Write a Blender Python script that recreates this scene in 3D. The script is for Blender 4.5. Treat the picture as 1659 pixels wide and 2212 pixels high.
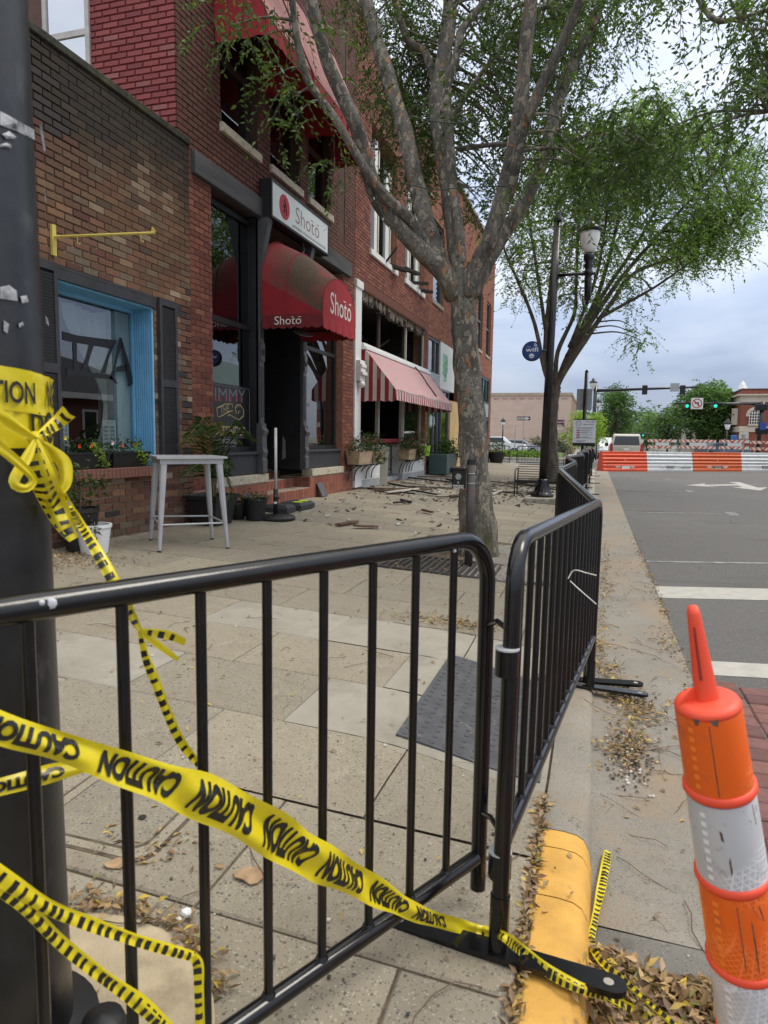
import bpy, math, random
import numpy as np
from mathutils import Vector, Matrix
random.seed(7); rng = np.random.default_rng(11)
SC = bpy.context.scene
for o in list(bpy.data.objects): bpy.data.objects.remove(o)
COL = SC.collection
# ------------------------------------------------------------------ camera
FOC, CX, CY, VPX, VPY, ROLL, H = 1480., 829.5, 1106., 1286., 952., .015, 1.37
def cv(u, v): return np.array([(u-CX)/FOC, -(v-CY)/FOC, -1.])
def nrm(a): return a/np.linalg.norm(a)
yc = nrm(cv(VPX, VPY)); zc = nrm(np.cross(cv(VPX+1000, VPY+1000*ROLL), yc))
if zc[1] < 0: zc = -zc
ROT = np.array([np.cross(yc, zc), yc, zc]); CAMP = np.array([0, 0, H])
cd = bpy.data.cameras.new('camera'); cam = bpy.data.objects.new('camera', cd); COL.objects.link(cam)
cd.sensor_fit = 'HORIZONTAL'; cd.sensor_width = 36; cd.lens = FOC/1659*36
cd.clip_start = .05; cd.clip_end = 2000
cd.dof.use_dof = True; cd.dof.focus_distance = 6; cd.dof.aperture_fstop = 9
cam.matrix_world = Matrix.Translation(Vector(CAMP)) @ Matrix(ROT.tolist()).to_4x4()
SC.camera = cam
# ------------------------------------------------------------------ sky, sun, exposure
SUN_EL, SUN_AZ = math.radians(58), math.radians(70)      # azimuth from +Y towards +X
W = bpy.data.worlds.new('World'); SC.world = W; W.use_nodes = True
nt = W.node_tree; N = nt.nodes; L = nt.links; N.clear()
def nd(t, k, **kw):
    n = t.nodes.new(k)
    for a, b in kw.items(): setattr(n, a, b)
    return n
sky = nd(nt, 'ShaderNodeTexSky', sky_type='NISHITA', sun_disc=False, sun_elevation=SUN_EL, sun_rotation=SUN_AZ, dust_density=1.6, air_density=1.2)
tc = nd(nt, 'ShaderNodeTexCoord'); mp = nd(nt, 'ShaderNodeMapping'); mp.inputs['Scale'].default_value = (1.0, 1.0, 3.2)
L.new(tc.outputs['Generated'], mp.inputs['Vector'])
no = nd(nt, 'ShaderNodeTexNoise'); no.inputs['Scale'].default_value = 2.3; no.inputs['Detail'].default_value = 5; no.inputs['Distortion'].default_value = .3
L.new(mp.outputs[0], no.inputs['Vector'])
cr = nd(nt, 'ShaderNodeValToRGB'); e = cr.color_ramp.elements
e[0].position = .36; e[0].color = (.42, .53, .84, 1); e[1].position = .62; e[1].color = (1.02, 1.08, 1.20, 1)
m_ = cr.color_ramp.elements.new(.48); m_.color = (.70, .81, 1.07, 1)
L.new(no.outputs['Fac'], cr.inputs['Fac'])
sepz = nd(nt, 'ShaderNodeSeparateXYZ'); L.new(tc.outputs['Generated'], sepz.inputs[0])
cz = nd(nt, 'ShaderNodeMath', operation='MULTIPLY_ADD', use_clamp=False); cz.inputs[1].default_value = 1.25; cz.inputs[2].default_value = .54   # overcast sky: zenith about three times the horizon
mz = nd(nt, 'ShaderNodeMath', operation='MAXIMUM'); mz.inputs[1].default_value = 0; L.new(sepz.outputs[2], mz.inputs[0]); L.new(mz.outputs[0], cz.inputs[0])
bgc = nd(nt, 'ShaderNodeBackground'); L.new(cz.outputs[0], bgc.inputs['Strength']); zf_ = nd(nt, 'ShaderNodeMapRange'); zf_.inputs[1].default_value = .25; zf_.inputs[2].default_value = .75; L.new(sepz.outputs[2], zf_.inputs[0])   # clouds whiten overhead
cmix = nd(nt, 'ShaderNodeMix', data_type='RGBA'); L.new(zf_.outputs[0], cmix.inputs[0]); L.new(cr.outputs[0], cmix.inputs[6]); cmix.inputs[7].default_value = (1.06, 1.045, 1.0, 1); L.new(cmix.outputs[2], bgc.inputs['Color'])
bgs = nd(nt, 'ShaderNodeBackground'); bgs.inputs['Strength'].default_value = .12; L.new(sky.outputs[0], bgs.inputs['Color'])
mx = nd(nt, 'ShaderNodeMixShader'); mx.inputs[0].default_value = .78
L.new(bgs.outputs[0], mx.inputs[1]); L.new(bgc.outputs[0], mx.inputs[2])
wo = nd(nt, 'ShaderNodeOutputWorld'); L.new(mx.outputs[0], wo.inputs[0])
sd = bpy.data.lights.new('sun', 'SUN'); sd.energy = 1.5; sd.angle = math.radians(22); sd.color = (1, .94, .84)
so = bpy.data.objects.new('sun', sd); COL.objects.link(so)
dv = Vector((math.sin(SUN_AZ)*math.cos(SUN_EL), math.cos(SUN_AZ)*math.cos(SUN_EL), math.sin(SUN_EL)))
so.rotation_euler = dv.to_track_quat('Z', 'Y').to_euler(); so.location = dv*60
vs = SC.view_settings; vs.view_transform = 'Standard'; vs.look = 'None'; vs.gamma = 1; vs.exposure = 0.3; vs.use_curve_mapping = False
# ------------------------------------------------------------------ pixel helpers (1659 x 2212 picture units)
def ray(u, v): return ROT @ cv(u, v)
def G(u, v, z=0.): d = ray(u, v); return CAMP + d*((z-H)/d[2])
def PX(u, v, X): d = ray(u, v); return CAMP + d*(X/d[0])
def PY(u, v, Y): d = ray(u, v); return CAMP + d*(Y/d[1])
SL = .05
def GS(u, v): d = ray(u, v); return CAMP + d*(-H/(d[2]+SL*d[0]))
def PROJ(p):
    c = ROT.T @ (np.asarray(p, float)-CAMP)
    if c[2] > -.05: return (-9999, -9999)
    return (CX+FOC*c[0]/-c[2], CY-FOC*c[1]/-c[2])
def PROJN(P):
    c = (np.asarray(P)-CAMP) @ ROT
    return np.stack([CX+FOC*c[:, 0]/-c[:, 2], CY-FOC*c[:, 1]/-c[:, 2]], 1)
def sstep(a, b, x): t = min(1, max(0, (x-a)/(b-a))); return t*t*(3-2*t)
def zg(x, y):                       # sidewalk height: rises to the shop fronts, dips at the ramp
    z = -SL*x if x < 0 else 0.
    win = sstep(2.35, 2.9, y)*(1-sstep(4.25, 4.8, y))
    return z - .10*win*sstep(-.95, -.12, x)
ZR = -.13                           # road level
# ------------------------------------------------------------------ mesh helpers
WM = {}
class MB:
    def __init__(s): s.v = []; s.f = []; s.c = []; s.col = (1, 1, 1)
    def add(s, vs, fs, col=None):
        b = len(s.v); s.v += [tuple(map(float, p)) for p in vs]; s.f += [tuple(b+i for i in f) for f in fs]; s.c += [col or s.col]*len(fs); return s
    def box(s, x0, x1, y0, y1, z0, z1, col=None):
        return s.add([(x, y, z) for z in (z0, z1) for y in (y0, y1) for x in (x0, x1)],
                     [(0, 2, 3, 1), (4, 5, 7, 6), (0, 1, 5, 4), (2, 6, 7, 3), (0, 4, 6, 2), (1, 3, 7, 5)], col)
    def obox(s, c, ax, ay, az, col=None):
        c, ax, ay, az = map(np.asarray, (c, ax, ay, az))
        return s.add([c+i*ax+j*ay+k*az for k in (-1, 1) for j in (-1, 1) for i in (-1, 1)],
                     [(0, 2, 3, 1), (4, 5, 7, 6), (0, 1, 5, 4), (2, 6, 7, 3), (0, 4, 6, 2), (1, 3, 7, 5)], col)
    def bbox(s, x0, x1, y0, y1, z0, z1, b=.01, col=None):   # box with chamfered edges
        X = (x0, x0+b, x1-b, x1); Y = (y0, y0+b, y1-b, y1); Z = (z0, z0+b, z1-b, z1)
        V = []; idx = {}
        for sx in (0, 1):
            for sy in (0, 1):
                for sz in (0, 1):
                    ox, oy, oz = X[3*sx], Y[3*sy], Z[3*sz]; ix, iy, iz = X[1+sx], Y[1+sy], Z[1+sz]
                    for k, p in enumerate(((ox, iy, iz), (ix, oy, iz), (ix, iy, oz))): idx[sx, sy, sz, k] = len(V); V.append(p)
        q = lambda *a: idx[a]
        F = []
        for t in (0, 1):
            F += [[q(t, 0, 0, 0), q(t, 1, 0, 0), q(t, 1, 1, 0), q(t, 0, 1, 0)], [q(0, t, 0, 1), q(1, t, 0, 1), q(1, t, 1, 1), q(0, t, 1, 1)], [q(0, 0, t, 2), q(1, 0, t, 2), q(1, 1, t, 2), q(0, 1, t, 2)]]
            for u in (0, 1):
                F += [[q(0, t, u, 1), q(1, t, u, 1), q(1, t, u, 2), q(0, t, u, 2)], [q(t, 0, u, 0), q(t, 1, u, 0), q(t, 1, u, 2), q(t, 0, u, 2)], [q(t, u, 0, 0), q(t, u, 1, 0), q(t, u, 1, 1), q(t, u, 0, 1)]]
        F += [[q(a, b_, c, 0), q(a, b_, c, 1), q(a, b_, c, 2)] for a in (0, 1) for b_ in (0, 1) for c in (0, 1)]
        cen = np.array([(x0+x1)/2, (y0+y1)/2, (z0+z1)/2]); A = np.array(V, float); out = []
        for f in F:
            n = np.cross(A[f[1]]-A[f[0]], A[f[2]]-A[f[0]])
            out.append(tuple(f) if np.dot(n, A[f].mean(0)-cen) > 0 else tuple(f[::-1]))
        return s.add(V, out, col)
    def tube(s, pts, rad, n=8, caps=True, col=None, flat=None):
        P = [np.asarray(p, float) for p in pts]; k = len(P)
        R_ = [rad]*k if np.isscalar(rad) else list(rad)
        T = [nrm(P[min(i+1, k-1)]-P[max(i-1, 0)]+1e-9) for i in range(k)]
        a = np.array([0, 0, 1.]) if abs(T[0][2]) < .9 else np.array([1., 0, 0])
        u = nrm(np.cross(T[0], a)); V = []
        for i in range(k):
            u = nrm(u-T[i]*np.dot(u, T[i])); w = np.cross(T[i], u)
            for j in range(n):
                t = 2*math.pi*j/n; V.append(P[i]+(u*math.cos(t)+w*math.sin(t))*R_[i])
        F = [(i*n+j, i*n+(j+1) % n, (i+1)*n+(j+1) % n, (i+1)*n+j) for i in range(k-1) for j in range(n)]
        if caps: F += [tuple(range(n))[::-1], tuple((k-1)*n+j for j in range(n))]
        return s.add(V, F, col)
    def lathe(s, prof, c=(0, 0, 0), n=24, axis=(0, 0, 1), col=None, flute=0, nf=0):
        ax = nrm(np.asarray(axis, float)); t = np.array([1., 0, 0]) if abs(ax[0]) < .9 else np.array([0, 1., 0])
        u = nrm(t-ax*np.dot(t, ax)); w = np.cross(ax, u); c = np.asarray(c, float); V = []
        for r, z in prof:
            for j in range(n):
                a = 2*math.pi*j/n; rr = r*(1-flute*(.5+.5*math.cos(a*nf))) if flute else r
                V.append(c+ax*z+(u*math.cos(a)+w*math.sin(a))*rr)
        k = len(prof)
        F = [(i*n+j, i*n+(j+1) % n, (i+1)*n+(j+1) % n, (i+1)*n+j) for i in range(k-1) for j in range(n)]
        if prof[0][0] > 1e-4: F.append(tuple(range(n))[::-1])
        if prof[-1][0] > 1e-4: F.append(tuple((k-1)*n+j for j in range(n)))
        return s.add(V, F, col)
    def prism(s, poly, d, col=None):        # closed polygon of 3-D points swept by vector d
        k = len(poly); d = np.asarray(d, float); V = [np.asarray(p, float) for p in poly]; V += [p+d for p in V]
        return s.add(V, [tuple(range(k))[::-1], tuple(range(k, 2*k))]+[(i, (i+1) % k, k+(i+1) % k, k+i) for i in range(k)], col)
    def mesh(s, name):
        me = bpy.data.meshes.new(name); me.from_pydata(s.v, [], s.f)
        if any(c != (1, 1, 1) for c in s.c):
            at = me.color_attributes.new('Col', 'FLOAT_COLOR', 'CORNER')
            arr = np.repeat(np.array([(*c, 1) for c in s.c], np.float32), [len(f) for f in s.f], axis=0)
            at.data.foreach_set('color', arr.ravel())
        me.update(); return me
    def build(s, name, mat=None, parent=None, smooth=False):
        me = s.mesh(name); return obj(name, me, mat, parent, smooth)
def obj(name, me, mat=None, parent=None, smooth=False, mw=None):
    if mat is not None and not me.materials: me.materials.append(mat)
    if smooth:
        me.polygons.foreach_set('use_smooth', [True]*len(me.polygons))
        if smooth == 'auto':
            try: me.set_sharp_from_angle(angle=math.radians(40))
            except Exception: pass
    o = bpy.data.objects.new(name, me); COL.objects.link(o)
    m = mw or Matrix.Identity(4); WM[o] = m
    if parent is not None:
        o.parent = parent; o.matrix_parent_inverse = WM[parent].inverted()
    o.matrix_basis = m
    return o
def tag(o, label, cat, group=None):
    o['label'] = label; o['category'] = cat
    if group: o['group'] = group
    return o
def struct(o): o['kind'] = 'structure'; return o
def stuff(o): o['kind'] = 'stuff'; return o
def thing(name, label, cat, loc=(0, 0, 0), group=None, rz=0.):
    o = bpy.data.objects.new(name, None); COL.objects.link(o); o.empty_display_size = .1
    m = Matrix.Translation(Vector([float(a) for a in loc])) @ Matrix.Rotation(rz, 4, 'Z'); o.matrix_basis = m; WM[o] = m
    return tag(o, label, cat, group)
def copytree(src, mw, label=None, group=None, parent=None):
    c = src.copy(); COL.objects.link(c)
    if parent is None: c.matrix_basis = mw; WM[c] = mw
    else: c.parent = parent; c.matrix_parent_inverse = src.matrix_parent_inverse.copy(); c.matrix_basis = src.matrix_basis.copy(); WM[c] = Matrix.Identity(4)
    if label: c['label'] = label
    if group: c['group'] = group
    for ch in [x for x in KIDS.get(src, [])]: copytree(ch, None, None, None, c)
    return c
KIDS = {}
def kids(root):                         # remember the tree of a prototype before copying it
    for o in bpy.data.objects:
        if o.parent is not None: KIDS.setdefault(o.parent, []); (o in KIDS[o.parent]) or KIDS[o.parent].append(o)
def fastmesh(name, V, Fq, C=None):       # V (n,3), Fq (m,k) faces of equal size, C (n,3) point colours
    me = bpy.data.meshes.new(name); n = len(V); m, k = Fq.shape
    me.vertices.add(n); me.vertices.foreach_set('co', np.ascontiguousarray(V, np.float32).ravel())
    me.loops.add(m*k); me.loops.foreach_set('vertex_index', np.ascontiguousarray(Fq, np.int32).ravel())
    me.polygons.add(m); me.polygons.foreach_set('loop_start', np.arange(0, m*k, k, dtype=np.int32)); me.polygons.foreach_set('loop_total', np.full(m, k, np.int32))
    if C is not None:
        at = me.color_attributes.new('Col', 'FLOAT_COLOR', 'POINT'); at.data.foreach_set('color', np.concatenate([C, np.ones((n, 1))], 1).astype(np.float32).ravel())
    me.update(); me.validate(); return me
def catmull(P, n=8):
    P = [np.asarray(p, float) for p in P]; Q = [2*P[0]-P[1]]+P+[2*P[-1]-P[-2]]; out = []
    for i in range(1, len(Q)-2):
        a, b, c, d = Q[i-1:i+3]
        for k in range(n):
            t = k/n; out.append(.5*((2*b)+(c-a)*t+(2*a-5*b+4*c-d)*t*t+(3*b-a-3*c+d)*t**3))
    out.append(P[-1]); return out
# ------------------------------------------------------------------ text
TXT = {}
def text2d(s, size=1., bold=0., fine=0):
    k = (s, bold, fine)
    if k not in TXT:
        cu = bpy.data.curves.new('t', 'FONT'); cu.body = s; cu.size = 1; cu.resolution_u = 3; cu.offset = bold
        o = bpy.data.objects.new('t', cu); COL.objects.link(o)
        dg = bpy.context.evaluated_depsgraph_get(); me = bpy.data.meshes.new_from_object(o.evaluated_get(dg))
        if fine:
            import bmesh
            bm = bmesh.new(); bm.from_mesh(me); bmesh.ops.triangulate(bm, faces=bm.faces[:])
            for _ in range(6):
                lo_ = [e for e in bm.edges if e.calc_length() > fine]
                if not lo_: break
                bmesh.ops.subdivide_edges(bm, edges=lo_, cuts=1); bmesh.ops.triangulate(bm, faces=bm.faces[:])
            bm.to_mesh(me); bm.free()
        v = np.array([x.co[:2] for x in me.vertices]) if len(me.vertices) else np.zeros((1, 2)); f = [tuple(p.vertices) for p in me.polygons]
        bpy.data.objects.remove(o); bpy.data.curves.remove(cu); bpy.data.meshes.remove(me); TXT[k] = (v, f)
    v, f = TXT[k]; return v*size, f
def letter(mb, s, o, ux, uy, h, wid=None, bold=0., align=.5, col=None):   # text on a plane: origin o = centre of line
    v, f = text2d(s, 1., bold); lo, hi = v.min(0), v.max(0)
    sy = h/(hi[1]-lo[1]); sx = sy if wid is None else wid/(hi[0]-lo[0])
    p = (v-np.array([lo[0]+(hi[0]-lo[0])*align, (lo[1]+hi[1])/2]))*np.array([sx, sy])
    o, ux, uy = map(lambda a: np.asarray(a, float), (o, ux, uy))
    mb.add([o+ux*a+uy*b for a, b in p], f, col)
# ------------------------------------------------------------------ materials
MATS = {}
def newmat(name):
    m = bpy.data.materials.new(name); m.use_nodes = True; t = m.node_tree; t.nodes.clear()
    out = nd(t, 'ShaderNodeOutputMaterial'); b = nd(t, 'ShaderNodeBsdfPrincipled'); t.links.new(b.outputs[0], out.inputs[0])
    return m, t, b, out
def noise(t, scale, detail=4, coord='Object', sc=(1, 1, 1), rough=.55):
    c = nd(t, 'ShaderNodeTexCoord'); n = nd(t, 'ShaderNodeTexNoise'); n.inputs['Scale'].default_value = scale; n.inputs['Detail'].default_value = detail; n.inputs['Roughness'].default_value = rough
    if sc != (1, 1, 1):
        mpn = nd(t, 'ShaderNodeMapping'); mpn.inputs['Scale'].default_value = sc; t.links.new(c.outputs[coord], mpn.inputs[0]); t.links.new(mpn.outputs[0], n.inputs['Vector'])
    else: t.links.new(c.outputs[coord], n.inputs['Vector'])
    return n.outputs['Fac']
def ramp(t, fac, stops):
    r = nd(t, 'ShaderNodeValToRGB'); el = r.color_ramp.elements
    while len(el) < len(stops): el.new(.5)
    for x, (p, c) in zip(el, stops): x.position = p; x.color = (*c, 1) if len(c) == 3 else c
    t.links.new(fac, r.inputs[0]); return r.outputs[0]
def mixc(t, a, b, fac, mode='MIX'):
    m = nd(t, 'ShaderNodeMix', data_type='RGBA', blend_type=mode)
    for i, x in ((0, fac), (6, a), (7, b)):
        if isinstance(x, (int, float)): m.inputs[i].default_value = x
        elif isinstance(x, tuple): m.inputs[i].default_value = (*x, 1)
        else: t.links.new(x, m.inputs[i])
    return m.outputs[2]
def bumpn(t, b, fac, strength, dist=.01):
    n = nd(t, 'ShaderNodeBump'); n.inputs['Strength'].default_value = strength; n.inputs['Distance'].default_value = dist
    t.links.new(fac, n.inputs['Height']); t.links.new(n.outputs[0], b.inputs['Normal']); return n
def M(name, col, rough=.6, metal=0., var=.18, vs=6., bump=0., bs=60., spec=.5, attr=False, dirt=None, dscale=2.5, dr=(.5, .7), sc=(1, 1, 1)):
    if name in MATS: return MATS[name]
    m, t, b, out = newmat(name)
    lo = tuple(c*(1-var) for c in col); hi = tuple(min(1, c*(1+var)) for c in col)
    c = ramp(t, noise(t, vs, 5, sc=sc), [(.3, lo), (.7, hi)])
    if attr:
        a = nd(t, 'ShaderNodeVertexColor', layer_name='Col'); c = mixc(t, c, a.outputs[0], 1., 'MULTIPLY')
    if dirt is not None: c = mixc(t, c, dirt, ramp(t, noise(t, dscale, 7, rough=.65), [(dr[0], (0, 0, 0)), (dr[1], (1, 1, 1))]))
    t.links.new(c, b.inputs['Base Color']); b.inputs['Roughness'].default_value = rough; b.inputs['Metallic'].default_value = metal; b.inputs['Specular IOR Level'].default_value = spec
    if bump: bumpn(t, b, noise(t, bs, 5, sc=sc), bump)
    MATS[name] = m; return m
def glassmat(name, tint=(.75, .8, .8), base=.10, rough=.01):
    m, t, b, out = newmat(name); t.nodes.remove(b)
    tr = nd(t, 'ShaderNodeBsdfTransparent'); tr.inputs[0].default_value = (*tint, 1)
    gl = nd(t, 'ShaderNodeBsdfGlossy'); gl.inputs['Roughness'].default_value = rough; gl.inputs[0].default_value = (.95, .97, 1, 1)
    fr = nd(t, 'ShaderNodeFresnel'); fr.inputs[0].default_value = 1.6
    ma0 = nd(t, 'ShaderNodeMath', operation='ADD'); ma0.inputs[1].default_value = base; t.links.new(fr.outputs[0], ma0.inputs[0]); gm = nd(t, 'ShaderNodeNewGeometry'); sb_ = nd(t, 'ShaderNodeMath', operation='SUBTRACT'); sb_.inputs[0].default_value = 1; t.links.new(gm.outputs['Backfacing'], sb_.inputs[1]); ma = nd(t, 'ShaderNodeMath', operation='MULTIPLY'); t.links.new(ma0.outputs[0], ma.inputs[0]); t.links.new(sb_.outputs[0], ma.inputs[1])
    bn = nd(t, 'ShaderNodeBump'); bn.inputs['Strength'].default_value = .03; bn.inputs['Distance'].default_value = .05; t.links.new(noise(t, 1.3, 1), bn.inputs['Height']); t.links.new(bn.outputs[0], gl.inputs['Normal'])
    mxs = nd(t, 'ShaderNodeMixShader'); t.links.new(ma.outputs[0], mxs.inputs[0]); t.links.new(tr.outputs[0], mxs.inputs[1]); t.links.new(gl.outputs[0], mxs.inputs[2]); t.links.new(mxs.outputs[0], out.inputs[0])
    return m
def emat(name, col, s):
    m, t, b, out = newmat(name); b.inputs['Base Color'].default_value = (*col, 1); b.inputs['Emission Color'].default_value = (*col, 1); b.inputs['Emission Strength'].default_value = s; return m
def leafmat(name, col, trans=.4):
    m, t, b, out = newmat(name)
    a = nd(t, 'ShaderNodeVertexColor', layer_name='Col'); c = mixc(t, col, a.outputs[0], 1., 'MULTIPLY')
    t.links.new(c, b.inputs['Base Color']); b.inputs['Roughness'].default_value = .5; b.inputs['Specular IOR Level'].default_value = .35
    tl = nd(t, 'ShaderNodeBsdfTranslucent'); t.links.new(mixc(t, c, (1., 1.15, .5), 1., 'MULTIPLY'), tl.inputs[0])
    mxs = nd(t, 'ShaderNodeMixShader'); mxs.inputs[0].default_value = trans; t.links.new(b.outputs[0], mxs.inputs[1]); t.links.new(tl.outputs[0], mxs.inputs[2]); t.links.new(mxs.outputs[0], out.inputs[0])
    return m
def barkmat(name, cols, scale=9., patch=True, moss=0.):
    m, t, b, out = newmat(name)
    c0 = ramp(t, noise(t, scale, 6, sc=(1, 1, .45)), [(.32, cols[0]), (.5, cols[1]), (.68, cols[2])])
    vo = nd(t, 'ShaderNodeTexVoronoi', feature='DISTANCE_TO_EDGE'); vo.inputs['Scale'].default_value = scale*4.2
    tcn = nd(t, 'ShaderNodeTexCoord'); mpn = nd(t, 'ShaderNodeMapping'); mpn.inputs['Scale'].default_value = (1, 1, .42); nz = nd(t, 'ShaderNodeTexNoise'); nz.inputs['Scale'].default_value = 9; nz.inputs['Detail'].default_value = 5
    t.links.new(tcn.outputs['Object'], nz.inputs['Vector']); t.links.new(mixc(t, tcn.outputs['Object'], nz.outputs['Color'], .11), mpn.inputs[0]); t.links.new(mpn.outputs[0], vo.inputs['Vector'])
    ed = ramp(t, vo.outputs['Distance'], [(.0, (0, 0, 0)), (.055, (1, 1, 1))])
    c = mixc(t, tuple(x*.55 for x in cols[0]), c0, ed)
    if patch:
        v2 = nd(t, 'ShaderNodeTexVoronoi', feature='F1'); v2.inputs['Scale'].default_value = scale*4.2; t.links.new(mpn.outputs[0], v2.inputs['Vector'])
        sp = nd(t, 'ShaderNodeSeparateColor'); t.links.new(v2.outputs['Color'], sp.inputs[0])
        c = mixc(t, c, cols[3], mixc(t, (0, 0, 0), ed, ramp(t, sp.outputs[0], [(.80, (0, 0, 0)), (.84, (.8, .8, .8))])))
        c = mixc(t, c, cols[4], mixc(t, (0, 0, 0), ed, ramp(t, sp.outputs[1], [(.93, (0, 0, 0)), (.96, (.8, .8, .8))])))
    if patch: c = mixc(t, c, tuple(k*1.15 for k in cols[3]), mixc(t, (0, 0, 0), ed, ramp(t, noise(t, scale*3.2, 3, sc=(1, 1, .6)), [(.60, (0, 0, 0)), (.63, (.75, .75, .75))])))
    if moss:
        sep = nd(t, 'ShaderNodeSeparateXYZ'); t.links.new(tcn.outputs['Object'], sep.inputs[0])
        zr = ramp(t, sep.outputs[2], [(.15, (.85, .85, .85)), (moss, (0, 0, 0))])
        mk = mixc(t, zr, ramp(t, noise(t, 5, 6), [(.42, (0, 0, 0)), (.6, (1, 1, 1))]), 1., 'MULTIPLY')
        c = mixc(t, c, (.06, .062, .016), mk)
    t.links.new(c, b.inputs['Base Color']); b.inputs['Roughness'].default_value = .85
    bm = bumpn(t, b, mixc(t, ed, noise(t, 45, 5), .5), .7, .012)
    return m
BLK = M('black_paint', (.006, .006, .007), .19, var=.3, vs=30, bump=.05, bs=25, spec=.5, dirt=(.10, .10, .11), dscale=26, dr=(.72, .78))
BLK2 = M('black_plastic', (.012, .012, .013), .5, var=.3, bump=.05)
STEEL = M('galvanised', (.42, .43, .44), .42, .8, var=.2)
GLASS = glassmat('window_glass')
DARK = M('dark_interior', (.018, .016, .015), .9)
CHAR = M('charred_wood', (.018, .015, .012), .85, var=.5, vs=25, bump=.6, bs=60)
CONC = M('kerb_concrete', (.36, .335, .285), .85, var=.2, vs=9, bump=.35, bs=160, dirt=(.15, .13, .10), dscale=5)
# ================================================================== GROUND
def aggmat(name, cols, sc=55, dark=.86, stain=(.16, .13, .09)):
    m, t, b, out = newmat(name)
    c = ramp(t, noise(t, 1.3, 6, rough=.7), [(.3, cols[0]), (.7, cols[1])])
    for s_, thr, cc in ((sc*1.5, dark, cols[2]), (sc*2.6, .84, cols[3]), (sc*3.1, .8, cols[2])):
        vo = nd(t, 'ShaderNodeTexVoronoi'); vo.inputs['Scale'].default_value = s_; tcn = nd(t, 'ShaderNodeTexCoord'); t.links.new(tcn.outputs['Object'], vo.inputs['Vector'])
        sp = nd(t, 'ShaderNodeSeparateColor'); t.links.new(vo.outputs['Color'], sp.inputs[0])
        k = mixc(t, ramp(t, sp.outputs[0], [(thr, (0, 0, 0)), (thr+.03, (.85, .85, .85))]), ramp(t, vo.outputs['Distance'], [(.3, (1, 1, 1)), (.5, (0, 0, 0))]), 1., 'MULTIPLY')
        c = mixc(t, c, cc, k)
    c = mixc(t, c, stain, ramp(t, noise(t, .9, 7, rough=.7), [(.48, (0, 0, 0)), (.72, (.7, .7, .7))]))
    c = mixc(t, c, tuple(k*.5 for k in cols[0]), ramp(t, noise(t, 4.5, 8, rough=.75), [(.58, (0, 0, 0)), (.72, (.6, .6, .6))]))
    oi = nd(t, 'ShaderNodeObjectInfo'); c = mixc(t, c, ramp(t, oi.outputs['Random'], [(0, (.86, .85, .84)), (1, (1.1, 1.07, 1.02))]), 1., 'MULTIPLY')
    t.links.new(c, b.inputs['Base Color']); b.inputs['Roughness'].default_value = .88
    bumpn(t, b, noise(t, 120, 6, rough=.7), .5, .008); return m
AGG = aggmat('aggregate_paving', [(.225, .20, .15), (.315, .285, .222), (.075, .07, .065), (.42, .39, .33)])
SMOOTH = M('smooth_flagstone', (.295, .272, .222), .85, var=.14, vs=4, bump=.2, bs=200, dirt=(.20, .18, .14), dscale=2.2)
JOINT = M('joint_dirt', (.10, .075, .05), .95, var=.4, vs=20)
def sheet(name, xs, ys, zf, mat):
    mb = MB(); nx = len(xs)
    mb.add([(x, y, zf(x, y)) for y in ys for x in xs], [(j*nx+i, j*nx+i+1, (j+1)*nx+i+1, (j+1)*nx+i) for j in range(len(ys)-1) for i in range(nx-1)])
    return struct(mb.build(name, mat))
sidewalk = sheet('sidewalk', [-5.4, -3, -1.5, -.95, -.8, -.65, -.5, -.35, -.2, -.1], [-2, 0, 1.2, 2.2]+[2.35+.15*i for i in range(17)]+[5, 7, 10, 20, 34.9], lambda x, y: zg(x, y)-.010, JOINT)
def slabmesh(x0, x1, y0, y1, zf, ox, oy, oz):
    g, b = .004, .007; mb = MB(); V = []
    for ins, dz in ((0, -.03), (0, -.006), (b, 0)):
        for x, y in ((x0+g+ins, y0+g+ins), (x1-g-ins, y0+g+ins), (x1-g-ins, y1-g-ins), (x0+g+ins, y1-g-ins)): V.append((x-ox, y-oy, zf(x, y)+dz-oz))
    F = [(8, 9, 10, 11)]
    for k in (0, 4): F += [(k+i, k+(i+1) % 4, k+4+(i+1) % 4, k+4+i) for i in range(4)]
    mb.add(V, F); return mb
SLC = {}; far = MB(); nslab = 0
PITS = [(-2.05, -.55, 6.37, 8.57), (-2.0, -.45, 21.4, 23.2)]
def inpit(x0, x1, y0, y1): return any(x1 > a+.02 and x0 < b-.02 and y1 > c+.02 and y0 < d-.02 for a, b, c, d in PITS)
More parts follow.
